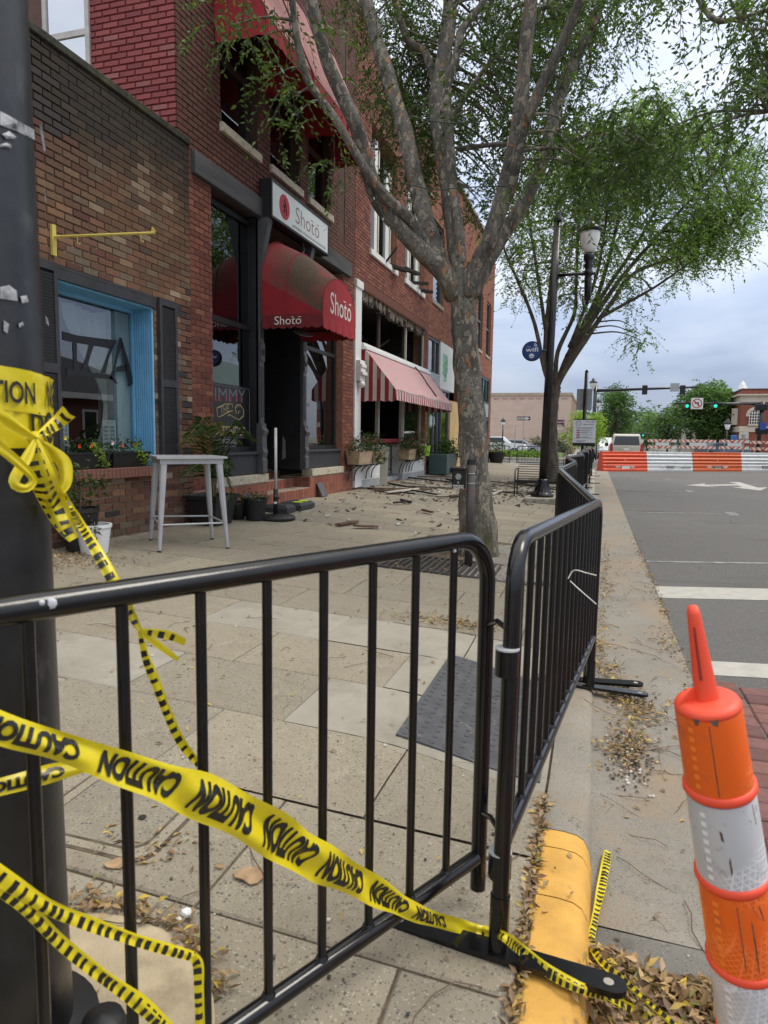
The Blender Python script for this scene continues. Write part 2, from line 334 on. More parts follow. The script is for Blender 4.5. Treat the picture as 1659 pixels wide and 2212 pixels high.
for k in range(-5, 56):
    y0 = 1.57+.6*k; y1 = y0+.6; off = (.1, .7, .4)[k % 3]; xs = [-.13]+[-off-.02-.9*i for i in range(0, 7) if -off-.02-.9*i < -.2]
    xs = [x for x in xs if x > -4.95]+[-4.97]
    for a, b in zip(xs[1:], xs[:-1]):
        if b-a < .05: continue
        pieces = [(a, b)]
        if inpit(a, b, y0, y1):
            pt = [p for p in PITS if y1 > p[2]+.02 and y0 < p[3]-.02][0]; pieces = [(p, q) for p, q in ((a, min(b, pt[0])), (max(a, pt[1]), b)) if q-p > .06]
        for p, q in pieces:
            cx_, cy_ = (p+q)/2, (y0+y1)/2; ramp_ = q > -1.0 and 2.2 < y1 and y0 < 4.9
            smooth_ = (k == 2 and q > -1.3) or (k == 4 and q > -1.65) or (k in (2,) and -2.95 < cx_ < -2.1) or (k == 3 and q > -.5)
            if nslab >= 298: far.v += []; b0 = slabmesh(p, q, y0, y1, zg, 0, 0, 0); far.add(b0.v, b0.f); continue
            if y1 < .6: continue
            nslab += 1; mt = SMOOTH if smooth_ else AGG
            if ramp_:
                gx = np.linspace(p+.004, q-.004, 6); gy = np.linspace(y0+.004, y1-.004, 5); mbr = MB()
                mbr.add([(x-cx_, y-cy_, zg(x, y)-zg(cx_, cy_)) for y in gy for x in gx], [(j*6+i, j*6+i+1, j*6+i+7, j*6+i+6) for j in range(4) for i in range(5)])
                me = mbr.mesh('paving_slab')
                me.materials.append(mt)
            else:
                key = (round(q-p, 3), smooth_)
                if key not in SLC: SLC[key] = slabmesh(-(q-p)/2, (q-p)/2, -.3, .3, lambda x, y: -SL*x, 0, 0, 0).mesh('paving_slab'); SLC[key].materials.append(mt)
                me = SLC[key]
            jz = random.uniform(-.002, .002)
            obj('paving_slab', me, None, sidewalk, mw=Matrix.Translation((cx_, cy_, zg(cx_, cy_)+jz)))
if far.v: stuff(far.build('paving_slabs_far', AGG, sidewalk))
# tactile ramp plate with domes
TACT = M('tactile_plate', (.075, .077, .083), .8, var=.25, vs=12, bump=.4, bs=220, dirt=(.24, .22, .19), dscale=9, dr=(.6, .75))
tp = thing('tactile_plate', 'dark grey studded tactile paving plate beside the barricade hinge', 'tactile paving', (-.47, 3.47, zg(-.47, 3.47)))
gx = np.linspace(-.80, -.16, 9); gy = np.linspace(2.86, 4.08, 9); mb = MB(); V = []
for dz in (-.004, .009): V += [(x, y, zg(x, y)+dz) for y in gy for x in gx]
F = [(81+j*9+i, 81+j*9+i+1, 81+j*9+i+10, 81+j*9+i+9) for j in range(8) for i in range(8)]
rim = [i for i in range(9)]+[j*9+8 for j in range(1, 9)]+[72+i for i in range(7, -1, -1)]+[j*9 for j in range(7, 0, -1)]
F += [(rim[i], rim[(i+1) % 32], 81+rim[(i+1) % 32], 81+rim[i]) for i in range(32)]
mb.add(V, F); mb.build('plate', TACT, tp)
dm = MB().lathe([(.0135, 0), (.0125, .003), (.008, .0055), (.0, .006)], n=10).mesh('dome'); dm.materials.append(TACT)
for i in range(10):
    for j in range(20):
        x, y = -.80+.032+.0625*i+(.0 if j % 2 else 0), 2.86+.031+.0605*j
        obj('dome', dm, None, tp, smooth=False, mw=Matrix.Translation((x, y, zg(x, y)+.0088)))
# kerb and gutter
YEL = M('yellow_paint', (.60, .33, .065), .75, var=.14, vs=9, bump=.35, bs=130, dirt=(.16, .12, .075), dscale=6, dr=(.6, .74))
def kerbz(y): return -.085*sstep(2.4, 2.95, y)*(1-sstep(4.3, 4.85, y))
def kerbseg(y0, y1, mat, parent, n):
    prof = [(-.122, -.12), (-.122, -.012), (-.108, .0), (-.045, .0), (.0, -.006), (.025, -.02), (.043, -.055), (.055, -.115), (.06, -.14)]
    mb = MB(); ys = np.linspace(y0+.003, y1-.003, n); V = []
    for y in ys:
        kz = kerbz(y); f = (.11+kz)/.11
        for x, z in prof: V.append((x, y, -.11+(z+.11)*max(f, .03) if z > -.11 else z))
    k = len(prof); F = [(j*k+i, j*k+i+1, (j+1)*k+i+1, (j+1)*k+i) for j in range(n-1) for i in range(k-1)]
    F += [tuple(range(k)), tuple((n-1)*k+i for i in range(k))[::-1]]
    mb.add(V, F); return mb.build('kerb_stone', mat, parent, 'auto')
kerb = struct(MB().box(-.12, .05, -1, 34.6, -.3, -.125).build('kerb', JOINT))
for a, b in ((-.6, 1.1), (1.1, 2.0), (2.0, 2.26), (2.26, 2.37)): kerbseg(a, b, YEL, kerb, 6)
GUT = aggmat('gutter_concrete', [(.19, .18, .155), (.27, .25, .215), (.07, .07, .07), (.36, .34, .29)], sc=90, dark=.88, stain=(.33, .215, .11))
kerbseg(2.37, 5.2, GUT, kerb, 22)
for i in range(10): kerbseg(5.2+3*i, min(8.2+3*i, 34.6), CONC, kerb, 3)
DGUT = aggmat('dark_gutter', [(.12, .115, .105), (.17, .165, .15), (.05, .05, .05), (.25, .24, .21)], sc=90, dark=.88, stain=(.09, .085, .075))
sheet('gutter_apron', [.045, .12, .3, .5, .66], [-1, 1.4, 2.075], lambda x, y: -.119-.012*(x-.05)/.6, DGUT)
gt = sheet('gutter', [.045, .12, .3, .5, .66], [2.0795, 2.2]+[2.4+.2*i for i in range(14)]+[6, 9, 14, 22, 36], lambda x, y: -.118+(-.012)*(x-.05)/.6+.012*math.sin(x*5+y)*.2, GUT)
# road, far ground, markings
def asphalt():
    m, t, b, out = newmat('asphalt')
    c = ramp(t, noise(t, 150, 4, rough=.75), [(.38, (.045, .043, .04)), (.5, (.095, .09, .084)), (.64, (.20, .19, .175))])
    c = mixc(t, c, (.022, .022, .024), ramp(t, noise(t, .55, 7, sc=(.55, 1.8, 1), rough=.7), [(.57, (0, 0, 0)), (.72, (.75, .75, .75))]))
    c = mixc(t, c, (.145, .14, .132), ramp(t, noise(t, .2, 4), [(.45, (0, 0, 0)), (.7, (.5, .5, .5))]))
    t.links.new(c, b.inputs['Base Color']); b.inputs['Roughness'].default_value = .85; bumpn(t, b, noise(t, 230, 4), .6, .008); return m
ASP = asphalt()
GRASS = M('far_grass', (.07, .11, .025), .95, var=.35, vs=3, bump=.5, bs=30)
struct(MB().add([(-400, -120, -.22), (400, -120, -.22), (400, 900, -.22), (-400, 900, -.22)], [(0, 1, 2, 3)]).build('ground', M('far_ground', (.22, .20, .16), .95, var=.2, vs=.3)))
rd = MB(); xs = [.655, 1.2, 2, 4, 8, 15]; ys = [-12, 0, 3, 6, 10, 18, 26, 35.6]
rd.add([(x, y, ZR+.035*sstep(.6, 6, x)*0) for y in ys for x in xs], [(j*6+i, j*6+i+1, j*6+i+7, j*6+i+6) for j in range(7) for i in range(5)]); struct(rd.build('road', ASP))
struct(MB().add([(-90, 35.6, ZR-.002), (13, 35.6, ZR-.002), (13, 52, ZR-.002), (-90, 52, ZR-.002)], [(0, 1, 2, 3)]).build('cross_street', ASP))
struct(MB().add([(-.2, 52, ZR-.004), (12, 52, ZR-.004), (12, 420, ZR-.004), (-.2, 420, ZR-.004)], [(0, 1, 2, 3)]).build('road_beyond', ASP))
RED = M('red_crosswalk', (.20, .075, .06), .85, var=.2, vs=2)
struct(MB().add([(-9, 36.2, ZR+.004), (-.6, 36.2, ZR+.004), (-.6, 39.2, ZR+.004), (-9, 39.2, ZR+.004)], [(0, 1, 2, 3)]).build('far_crosswalk', RED))
lawn = sheet('lawn', list(np.linspace(-16, -2.3, 24)), list(np.linspace(52, 62, 20)), lambda x, y: .05+.25*sstep(52, 60, y)+.03*math.sin(x*3+y), GRASS)
struct(MB().box(-40, -.3, 51.2, 52, -.2, .03).box(-2.3, -.3, 52, 90, -.2, .03).box(-40, -16, 52, 80, -.2, .03).box(12, 40, 52, 90, -.2, .03).build('far_pavement', CONC))
WP = M('road_paint', (.40, .385, .345), .8, var=.12, vs=8, bump=.2, bs=150, dirt=(.13, .13, .13), dscale=5, dr=(.6, .72))
def mark(x0, x1, y0, y1, label, mat=WP, sk=0., nm='road_line', cat='road marking', group=None):
    mb = MB().add([(x0, y0, ZR+.001), (x1, y0+sk*(x1-x0), ZR+.001), (x1, y1+sk*(x1-x0), ZR+.001), (x0, y1, ZR+.001), (x0, y0, ZR+.005), (x1, y0+sk*(x1-x0), ZR+.005), (x1, y1+sk*(x1-x0), ZR+.005), (x0, y1, ZR+.005)], [(4, 5, 6, 7), (0, 1, 5, 4), (1, 2, 6, 5), (2, 3, 7, 6), (3, 0, 4, 7)])
    return tag(mb.build(nm, mat), label, cat, group)
mark(.66, 9, 6.98, 7.53, 'broad white crosswalk line across the asphalt, the farther of the two', sk=.27)
mark(.70, 9, 4.72, 5.02, 'white crosswalk line bordering the red brick pavers', sk=.17)
FAINT = M('worn_paint', (.27, .27, .27), .85, var=.3, vs=6, dirt=(.10, .10, .105), dscale=7, dr=(.45, .7))
for i, (y, w) in enumerate(((9.05, 'nearest'), (15.3, 'second nearest'), (22.2, 'third'), (29.1, 'farthest'))):
    pl = mark(.68, 2.95, y, y+.08, 'thin worn parking bay line on the asphalt, %s from the crosswalk' % w, FAINT, nm='parking_line', group='parking bay lines', sk=.3)
    mark(2.75, 2.95, y+.35, y+1.0, '', FAINT, nm='tick_bar').parent = pl
    tb = [o for o in bpy.data.objects if o.name.startswith('tick_bar')][-1]
for o in bpy.data.objects:
    if o.name.startswith('tick_bar'):
        for k_ in ('label', 'category'): del o[k_]
C8 = lambda x, y: (1260.8+x*.24, 796.3+y*.24)
AR = [(915, 1050), (1095, 1034), (1085, 1046), (1390, 1040), (1305, 1023), (1400, 1022), (1570, 1072), (1655, 1068), (1590, 1098), (1330, 1067), (1430, 1066), (1390, 1052), (1110, 1056), (1215, 1069)]
tag(MB().prism([G(*C8(*p), ZR+.002) for p in AR], (0, 0, .004)).build('road_arrow', WP), 'white two-headed turn arrow painted on the asphalt before the barriers', 'road marking')
# red clay pavers of the crosswalk
PAV = []
for i, c in enumerate(((.15, .066, .052), (.185, .085, .066), (.125, .056, .048), (.17, .078, .07))):
    me = MB().bbox(-.113, .113, -.068, .068, -.05, .0, .008).mesh('paver'); me.materials.append(M('clay_paver_%d' % i, c, .85, var=.22, vs=18, bump=.4, bs=90, dirt=(.075, .05, .045), dscale=9, dr=(.55, .75))); PAV.append(me)
cw = struct(MB().box(.66, 3.3, -.5, 4.62, -.2, -.138).build('brick_crosswalk', JOINT))
for i in range(11):
    for j in range(23):
        y = 4.55-.142*j-(.071 if i % 2 else 0); x = .79+.236*i
        if y > 1.4: obj('paver', random.choice(PAV), None, cw, mw=Matrix.Translation((x+random.uniform(-.003, .003), y, -.119+random.uniform(-.004, .003))) @ Matrix.Rotation(random.uniform(-.015, .015), 4, 'Z'))
# tree pits: gravel and slotted grate
GRAV = aggmat('pit_gravel', [(.20, .19, .17), (.33, .31, .28), (.07, .07, .07), (.5, .48, .45)], sc=45, dark=.6)
for (a, b, c, d), w in zip(PITS, ('near', 'far')):
    p = stuff(MB().box(a, b, c, d, -.02, zg((a+b)/2, c)-.01).build('gravel', GRAV)); tag(p, 'grey gravel in the tree pit around the %s street tree' % w, 'gravel')
gr = thing('tree_grate', 'dark slotted iron grate in the pit of the near street tree', 'tree grate', (-1.3, 6.8, .07))
IRON = M('cast_iron', (.055, .05, .047), .7, .3, var=.3, vs=20)
for i in range(22):
    x = -2.02+.066*i
    MB().box(x, x+.034, 6.40, 7.15, zg(x, 7)-.01, zg(x, 7)+.012).build('grate_bar', IRON, gr)
for y in (6.38, 7.15): MB().add([(x, yy, zg(x, yy)+dz) for dz in (-.02, .014) for yy in (y, y+.04) for x in (-2.03, -.56)], [(0, 2, 3, 1), (4, 5, 7, 6), (0, 1, 5, 4), (2, 6, 7, 3), (0, 4, 6, 2), (1, 3, 7, 5)]).build('grate_frame', IRON, gr)
# ------------------------------------------------------------------ fallen leaves and twigs (uncountable)
def leafcloud(P, size, tilt=.35, cols=None, up=True, aspect=.42, fold=.12):
    n = len(P); size = np.broadcast_to(size, (n,)); yaw = rng.uniform(0, 2*np.pi, n)
    d = np.stack([np.cos(yaw), np.sin(yaw), rng.normal(0, tilt, n)], 1); d /= np.linalg.norm(d, axis=1)[:, None]
    nn = np.stack([rng.normal(0, tilt, n), rng.normal(0, tilt, n), np.ones(n)], 1); s = np.cross(d, nn); s /= np.linalg.norm(s, axis=1)[:, None]; nn = np.cross(s, d)
    a = P; b = P+d*size[:, None]; mid = P+d*(size*.45)[:, None]; w = (size*aspect*.5)[:, None]; f = nn*(size*fold)[:, None]
    V = np.stack([a, mid+s*w+f, b, mid-s*w+f], 1).reshape(-1, 3); q = np.arange(n)*4
    F = np.concatenate([np.stack([q, q+2, q+1], 1), np.stack([q, q+3, q+2], 1)]); C = np.repeat(cols, 4, axis=0); return V, F, C
LCOL = np.array([(.30, .19, .085), (.23, .14, .07), (.40, .27, .12), (.16, .10, .055), (.50, .36, .10), (.30, .21, .13), (.20, .19, .07), (.55, .38, .05)])
LP = np.array([.2, .18, .17, .14, .08, .14, .05, .04])
LITTER = leafmat('dead_leaf', (1., 1., 1.), .12)
def litter(pts, size=(.022, .042), tilt=.4, p=LP):
    pts = np.array(pts, float); n = len(pts); c = LCOL[rng.choice(len(LCOL), n, p=p)]*rng.uniform(.7, 1.25, (n, 1)); return leafcloud(pts, rng.uniform(*size, n), tilt, c)
def gz(x, y): return -.118-.02*(x-.05) if x > .05 else (kerbz(y) if x > -.12 else zg(x, y))
pts = []
for _ in range(5200):     # deep drift against the painted kerb
    x = random.uniform(.06, .80); y = 1.895+.025*math.sin(x*9)-abs(random.gauss(0, .30))
    pts.append((x, y+.03*math.sin(x*19), gz(x, y)+random.uniform(0, .05)))
def patch(u, v, rx, ry, n, z=-.11, h=.02):
    c = G(u, v, z)
    for _ in range(n):
        x, y = c[0]+random.gauss(0, rx), c[1]+random.gauss(0, ry); pts.append((x, y, gz(x, y)+.004+random.uniform(0, h)))
D5 = lambda x, y: (995.4+x*.4, 995.4+y*.4)
for a in ((840, 1235, .05, .14, 190), (950, 1330, .07, .13, 260), (930, 1500, .05, .1, 150), (890, 1570, .05, .1, 110), (745, 1010, .03, .15, 110), (780, 690, .04, .3, 110), (760, 840, .03, .3, 70), (770, 590, .04, .4, 70), (780, 490, .04, .6, 70), (1110, 970, .04, .2, 70), (1080, 760, .02, .4, 50), (760, 1120, .03, .12, 60), (830, 1110, .04, .1, 50), (1030, 630, .02, .5, 40), (770, 1540, .03, .04, 20)): patch(*D5(*a[:2]), *a[2:])
for _ in range(420): y = random.uniform(1.2, 2.75); x = -.128+random.gauss(0, .007); pts.append((x, y, zg(x, y)-.004+random.uniform(0, .012)))
for _ in range(450): y = 1.2+34*random.random()**2; x = random.uniform(-.1, .62); pts.append((x, y, gz(x, y)+.006))
for _ in range(620): y = 1.2+15*random.random()**1.4; x = random.uniform(-4.9, -.15); pts.append((x, y, zg(x, y)+.006))
for _ in range(520): y = 6.3+2.3*random.random(); x = random.uniform(-2.1, -.5); pts.append((x, y, zg(x, y)+.008+.01*random.random()))
for _ in range(520): x, y = -4.5+random.gauss(0, .28), 5.0+random.gauss(0, .25); pts.append((x, y, zg(x, y)+.006+.02*random.random()))
for _ in range(300): x, y = -.95+random.gauss(0, .22), 4.75+random.gauss(0, .07); pts.append((x, y, zg(x, y)+.006+.02*random.random()))
for _ in range(230): t_ = random.uniform(-.6, .9); x, y = -1.15+.47*math.sin(t_)+random.gauss(0, .02), 1.02+.47*math.cos(t_)+random.gauss(0, .02); pts.append((x, y, zg(x, y)+.006+.02*random.random()))
for _ in range(60): x, y = -1.3+random.gauss(0, .12), 1.75+random.gauss(0, .06); pts.append((x, y, zg(x, y)+.008))
for _ in range(420): y = 2.6+9*random.random()**1.3; x = .655+abs(random.gauss(0, .02))*random.choice((-1.8, 1)); pts.append((x, y, max(gz(x, y), ZR)+.006))
for _ in range(300): x = random.uniform(.7, 9); y = 2+25*random.random(); pts.append((x, y, ZR+.008))
n0 = 5200; V, F, C = litter(pts[:n0], (.03, .058), .45); v2, f2, c2 = litter(pts[n0:], (.022, .042)); F = np.concatenate([F, f2+len(V)]); V = np.concatenate([V, v2]); C = np.concatenate([C, c2])
tag(stuff(obj('fallen_leaves', fastmesh('fallen_leaves', V, F, C), LITTER)), 'brown and yellow fallen leaves lying in the gutter and on the sidewalk', 'leaves')
tw = MB()
for _ in range(230):
    if random.random() < .6: x, y = random.uniform(-4.7, -.2), 1.3+10*random.random()**1.3
    else: x, y = random.uniform(.05, .64), 1.9+7*random.random()
    a = random.uniform(0, 6.28); L_ = random.uniform(.06, .38); P = []; n = 5
    for i in range(n):
        a += random.gauss(0, .35); P.append((x, y, gz(x, y)+.006+.01*math.sin(i*1.3))); x += math.cos(a)*L_/n; y += math.sin(a)*L_/n
    tw.tube(P, random.uniform(.0007, .0021), 4)
tag(stuff(tw.build('fallen_twigs', M('twig', (.13, .09, .06), .9))), 'thin dry twigs scattered over the sidewalk and gutter', 'twigs')
grit = MB()
for _ in range(700):
    if random.random() < .45: x, y = G(*D5(900, 1600), -.115)[:2]+rng.normal(0, (.05, .14), 2)
    else: x, y = random.uniform(-4.8, .6), 1.4+9*random.random()**1.3
    s = random.uniform(.002, .006); c = random.choice(((.05, .05, .05), (.35, .2, .13), (.6, .58, .53), (.12, .1, .08)))
    grit.obox((x, y, gz(x, y)+.004+s*.4), (s, s*.2, 0), (-.2*s, s*.8, 0), (0, .2*s, s*.5), c)
tag(stuff(grit.build('grit', M('grit', (1, 1, 1), .9, attr=True))), 'loose grit and pebbles lying on the paving and in the gutter', 'grit')

# small things on the near paving
uc = thing('utility_cover', 'square concrete utility cover with rounded corners sunk in the near paving', 'utility cover', (*GS(280, 1760)[:2], .05))
def rrect(c, hx, hy, r, ang, n=7):
    P = []
    for sx, sy, a0 in ((1, 1, 0), (-1, 1, math.pi/2), (-1, -1, math.pi), (1, -1, 1.5*math.pi)):
        for k in range(n): a = a0+math.pi/2*k/(n-1); P.append((sx*(hx-r)+r*math.cos(a), sy*(hy-r)+r*math.sin(a)))
    ca, sa_ = math.cos(ang), math.sin(ang); return [(c[0]+x*ca-y*sa_, c[1]+x*sa_+y*ca) for x, y in P]
cc_ = GS(262, 1752)
for h_, dz, mt, nm in ((.245, .003, JOINT, 'joint_ring'), (.232, .005, AGG, 'collar'), (.196, .0062, JOINT, 'lid_joint'), (.188, .008, AGG, 'lid')): MB().prism([(x, y, zg(x, y)-.01) for x, y in rrect(cc_, h_, h_*.95, .07, .05)], (0, 0, .01+dz)).build(nm, mt, uc)
MB().lathe([(.014, 0), (.014, .0006)], (cc_[0]+.10, cc_[1]-.02, zg(*cc_[:2])+.0085), 10).build('lift_hole', DARK, uc)
def flake(u, v, r, label, mat, nm, cat, h=.004):
    c = GS(u, v); rr_ = random.Random(u); P = [(c[0]+r*rr_.uniform(.6, 1.15)*math.cos(a)*1.25, c[1]+r*rr_.uniform(.6, 1.15)*math.sin(a), zg(c[0], c[1])+.006+.004*math.sin(a*2)) for a in np.linspace(0, 2*math.pi, 11, False)]
    tag(MB().prism(P, (0, 0, h)).build(nm, mat), label, cat)
flake(541, 1893, .045, 'tan flake of bark lying behind the sagging caution tape', M('bark_flake', (.33, .22, .12), .9, var=.3, vs=30), 'bark_flake', 'bark'); flake(248, 1870, .028, 'small tan flake of bark on the paving near the pole foot', M('bark_flake', (0, 0, 0)), 'bark_flake', 'bark')
for k, (u, v, r_0, lab) in enumerate(((402, 1985, .016, 'larger crumpled scrap of white paper by the pole footing'), (384, 2000, .012, 'smaller crumpled scrap of white paper by the pole footing'))):
    c = GS(u, v); o = MB().lathe([(0, -.4*r_0), (r_0*.9, -.2*r_0), (r_0, .3*r_0), (r_0*.5, .9*r_0), (0, r_0)], (c[0], c[1], zg(*c[:2])+.008+.4*r_0), 7, (.3, .5, 1)).build('paper_scrap', M('scrap_white', (.7, .7, .7), .8)); tag(o, lab, 'paper scrap')
# ================================================================== BUILDINGS
FX = -4.95
BRK = M('brick_face', (1, 1, 1), .88, var=.22, vs=14, bump=.5, bs=110, attr=True, dirt=(.03, .022, .018), dscale=1.6, dr=(.62, .85))
MORT = M('mortar_tan', (.34, .27, .20), .92, var=.25, vs=12)
MORTR = M('mortar_red', (.27, .13, .085), .92, var=.25, vs=12)
def cells(y0, y1, z0, z1, holes):
    ys = sorted({y0, y1, *[h for H_ in holes for h in H_[:2] if y0 < h < y1]}); zs = sorted({z0, z1, *[h for H_ in holes for h in H_[2:] if z0 < h < z1]})
    for a, b in zip(ys, ys[1:]):
        for c, d in zip(zs, zs[1:]):
            if not any(h[0] < (a+b)/2 < h[1] and h[2] < (c+d)/2 < h[3] for h in holes): yield a, b, c, d
def core(parent, x0, x1, y0, y1, z0, z1, holes, mat, name='wall_core'):
    mb = MB()
    for a, b, c, d in cells(y0, y1, z0, z1, holes): mb.box(x0, x1, a, b, c, d)
    return mb.build(name, mat, parent)
def bricks(parent, axis, const, sgn, a0, a1, z0, z1, holes, colf, bl=.225, bh=.073, proud=.012, nind=300, gap=.010, name='brick', soldier=False, mat=None, zone='brick_field'):
    """bricks on a wall plane; axis 'x': plane X=const running along Y, axis 'y': plane Y=const running along X"""
    L_ = []; nrow = int(math.ceil((z1-z0)/bh))
    for r in range(nrow):
        zb = z0+r*bh; zt = min(zb+bh, z1); zm = (zb+zt)/2; a = a0-(bl/2 if r % 2 else 0)+0*random.random()
        iv = [(h[0], h[1]) for h in holes if h[2] < zm < h[3]]
        while a < a1:
            segs = [(max(a, a0), min(a+bl, a1))]; a += bl
            for p, q in iv:
                ns = []
                for u, v in segs:
                    if q <= u or p >= v: ns.append((u, v)); continue
                    if u < p: ns.append((u, p))
                    if q < v: ns.append((q, v))
                segs = ns
            for u, v in segs:
                if v-u > .035: L_.append((u, v, zb, zt))
    out = []
    for u, v, b, t in L_:
        am, zm = (u+v)/2, (b+t)/2; p = (const, am, zm) if axis == 'x' else (am, const, zm)
        px = PROJ(p); inside = -20 < px[0] < 1680 and -20 < px[1] < 2230; dist = np.linalg.norm(np.array(p)-CAMP)
        out.append((0 if inside else 1, dist/((v-u)+.05), u, v, b, t, p))
    out.sort(key=lambda x: x[:2])
    rest = MB(); cache = {}; QC = []; mat = mat or BRK
    for i, (_, _, u, v, b, t, p) in enumerate(out):
        c = colf(p, random); pr = proud+random.uniform(-.0025, .003); w, h = (v-u)/2-gap/2, (t-b)/2-gap/2
        if i < nind:
            q = QC[min(range(len(QC)), key=lambda j: sum((a-b)**2 for a, b in zip(QC[j], c)))] if len(QC) > 24 and random.random() < .9 else (QC.append(c) or c); key = (round(w, 3), round(h, 3), q)
            if key not in cache:
                m_b = MB(); e_ = .004
                if axis == 'x': V = [(0, -w, -h), (0, w, -h), (0, w, h), (0, -w, h), (sgn*.02, -w+e_, -h+e_), (sgn*.02, w-e_, -h+e_), (sgn*.02, w-e_, h-e_), (sgn*.02, -w+e_, h-e_)]
                else: V = [(w, 0, -h), (-w, 0, -h), (-w, 0, h), (w, 0, h), (w-e_, sgn*.02, -h+e_), (-w+e_, sgn*.02, -h+e_), (-w+e_, sgn*.02, h-e_), (w-e_, sgn*.02, h-e_)]
                F = [(4, 5, 6, 7), (0, 1, 5, 4), (1, 2, 6, 5), (2, 3, 7, 6), (3, 0, 4, 7)]
                m_b.add(V, F, q); cache[key] = m_b.mesh(name); cache[key].materials.append(mat)
            d_ = sgn*(pr-.02); loc = (p[0]+d_, p[1], p[2]) if axis == 'x' else (p[0], p[1]+d_, p[2])
            obj(name, cache[key], None, parent, mw=Matrix.Translation(loc))
        else:
            if axis == 'x': x = const+sgn*pr; V = [(const, u+gap/2, b+gap/2), (const, v-gap/2, b+gap/2), (const, v-gap/2, t-gap/2), (const, u+gap/2, t-gap/2)]; V += [(x, y, z) for _, y, z in V]
            else: y_ = const+sgn*pr; V = [(v-gap/2, const, b+gap/2), (u+gap/2, const, b+gap/2), (u+gap/2, const, t-gap/2), (v-gap/2, const, t-gap/2)]; V += [(x, y_, z) for x, _, z in V]
            rest.add(V, [(4, 5, 6, 7), (0, 1, 5, 4), (1, 2, 6, 5), (2, 3, 7, 6), (3, 0, 4, 7)], c)
    if rest.v: stuff(rest.build(zone, mat, parent))
def pal(cols, wts, jit=.18):
    def f(p, r):
        c = r.choices(cols, wts)[0]; j = 1+r.uniform(-jit, jit); return tuple(min(.9, k*j) for k in c)
    return f
def room(parent, x0, x1, y0, y1, z0, z1, mat=DARK, open_='x1', name='interior'):
    V = [(x, y, z) for z in (z0, z1) for y in (y0, y1) for x in (x0, x1)]
    F = [(0, 1, 3, 2), (4, 6, 7, 5), (0, 4, 5, 1), (2, 3, 7, 6), (0, 2, 6, 4)]
    return MB().add(V, F).build(name, mat, parent)
def pane(parent, x, y0, y1, z0, z1, mat=GLASS, name='pane', th=.006): return MB().box(x-th, x, y0, y1, z0, z1).build(name, mat, parent)
def frame(parent, x0, x1, y0, y1, z0, z1, w, mat, name='frame', bars=()):
    mb = MB(); mb.box(x0, x1, y0, y0+w, z0, z1).box(x0, x1, y1-w, y1, z0, z1).box(x0, x1, y0+w, y1-w, z0, z0+w).box(x0, x1, y0+w, y1-w, z1-w, z1)
    for k, v in bars:
        if k == 'z': mb.box(x0, x1, y0+w, y1-w, v-w/2, v+w/2)
        else: mb.box(x0, x1, v-w/2, v+w/2, z0+w, z1-w)
    return mb.build(name, mat, parent)
CHARCOAL = M('charcoal_paint', (.032, .033, .038), .6, var=.25, vs=9, bump=.15, bs=40)
GREYP = M('grey_paint', (.085, .088, .095), .55, var=.2, vs=8, bump=.1, bs=50)
BLUEP = M('sky_blue_paint', (.17, .44, .68), .5, var=.10, vs=5, bump=.08, bs=30, dirt=(.2, .33, .42), dscale=12, dr=(.68, .75))
WHITEP = M('white_paint', (.72, .72, .70), .55, var=.06, vs=5, dirt=(.42, .40, .36), dscale=4, dr=(.6, .8))
CREAM = M('cream_paint', (.50, .47, .38), .6, var=.12, vs=6, dirt=(.12, .10, .08), dscale=5, dr=(.58, .75))
STONE = M('sill_stone', (.50, .44, .33), .85, var=.18, vs=20, bump=.4, bs=90, dirt=(.26, .22, .17), dscale=12)
PAPER = M('paper', (.72, .73, .74), .7, var=.05)
INK = M('ink', (.015, .015, .017), .7)
# ---------------------------------------------------------------- A: brown brick shop
A = thing('brown_brick_shop', 'low brown multicoloured brick shop with sky blue window reveal and sooty parapet', 'building', (FX-.5, 5.4, .25))
AH = [(5.5, 6.98, 1.0, 2.95)]
core(A, FX-.35, FX-.012, 2.2, 7.75, .1, 3.3, AH, MORT); core(A, FX-.35, FX-.012, 2.2, 7.75, 3.3, 4.1, AH, M('grey_mortar', (.16, .12, .085), .92, var=.3)); core(A, FX-.35, FX-.012, 2.2, 7.75, 4.1, 4.93, AH, M('black_mortar', (.03, .025, .02), .92, var=.3))
browns = pal([(.17, .085, .05), (.215, .10, .058), (.25, .135, .07), (.15, .06, .042), (.20, .15, .10), (.05, .042, .04), (.46, .36, .25), (.30, .19, .11)], [22, 20, 12, 16, 12, 6, 5, 8])
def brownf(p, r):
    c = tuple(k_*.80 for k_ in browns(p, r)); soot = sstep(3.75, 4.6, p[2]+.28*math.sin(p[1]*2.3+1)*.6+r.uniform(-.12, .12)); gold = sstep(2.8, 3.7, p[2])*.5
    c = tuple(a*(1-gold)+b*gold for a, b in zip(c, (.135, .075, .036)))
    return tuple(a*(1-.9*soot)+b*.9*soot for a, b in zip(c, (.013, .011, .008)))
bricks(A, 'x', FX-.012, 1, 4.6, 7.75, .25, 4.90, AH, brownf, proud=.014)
MB().bbox(FX-.38, FX+.028, 2.2, 7.76, 4.90, 4.985, .012).build('parapet_cap', M('sooty_cap', (.028, .026, .02), .95, var=.5, vs=18, bump=.8, bs=30, dirt=(.06, .065, .02), dscale=6), A)
sb = MB().bbox(-.006, .07, -.029, .029, -.055, .055, .005).mesh('sill_brick'); sb.materials.append(M('sill_brick', (.19, .085, .06), .88, var=.3, vs=11, bump=.5, bs=90))
for i in range(27): obj('sill_brick', sb, None, A, mw=Matrix.Translation((FX-.0, 5.33+.0625*i, .945)))
MB().box(FX-.03, FX+.055, 5.30, 7.02, .89, .985).build('sill_mortar', MORT, A)
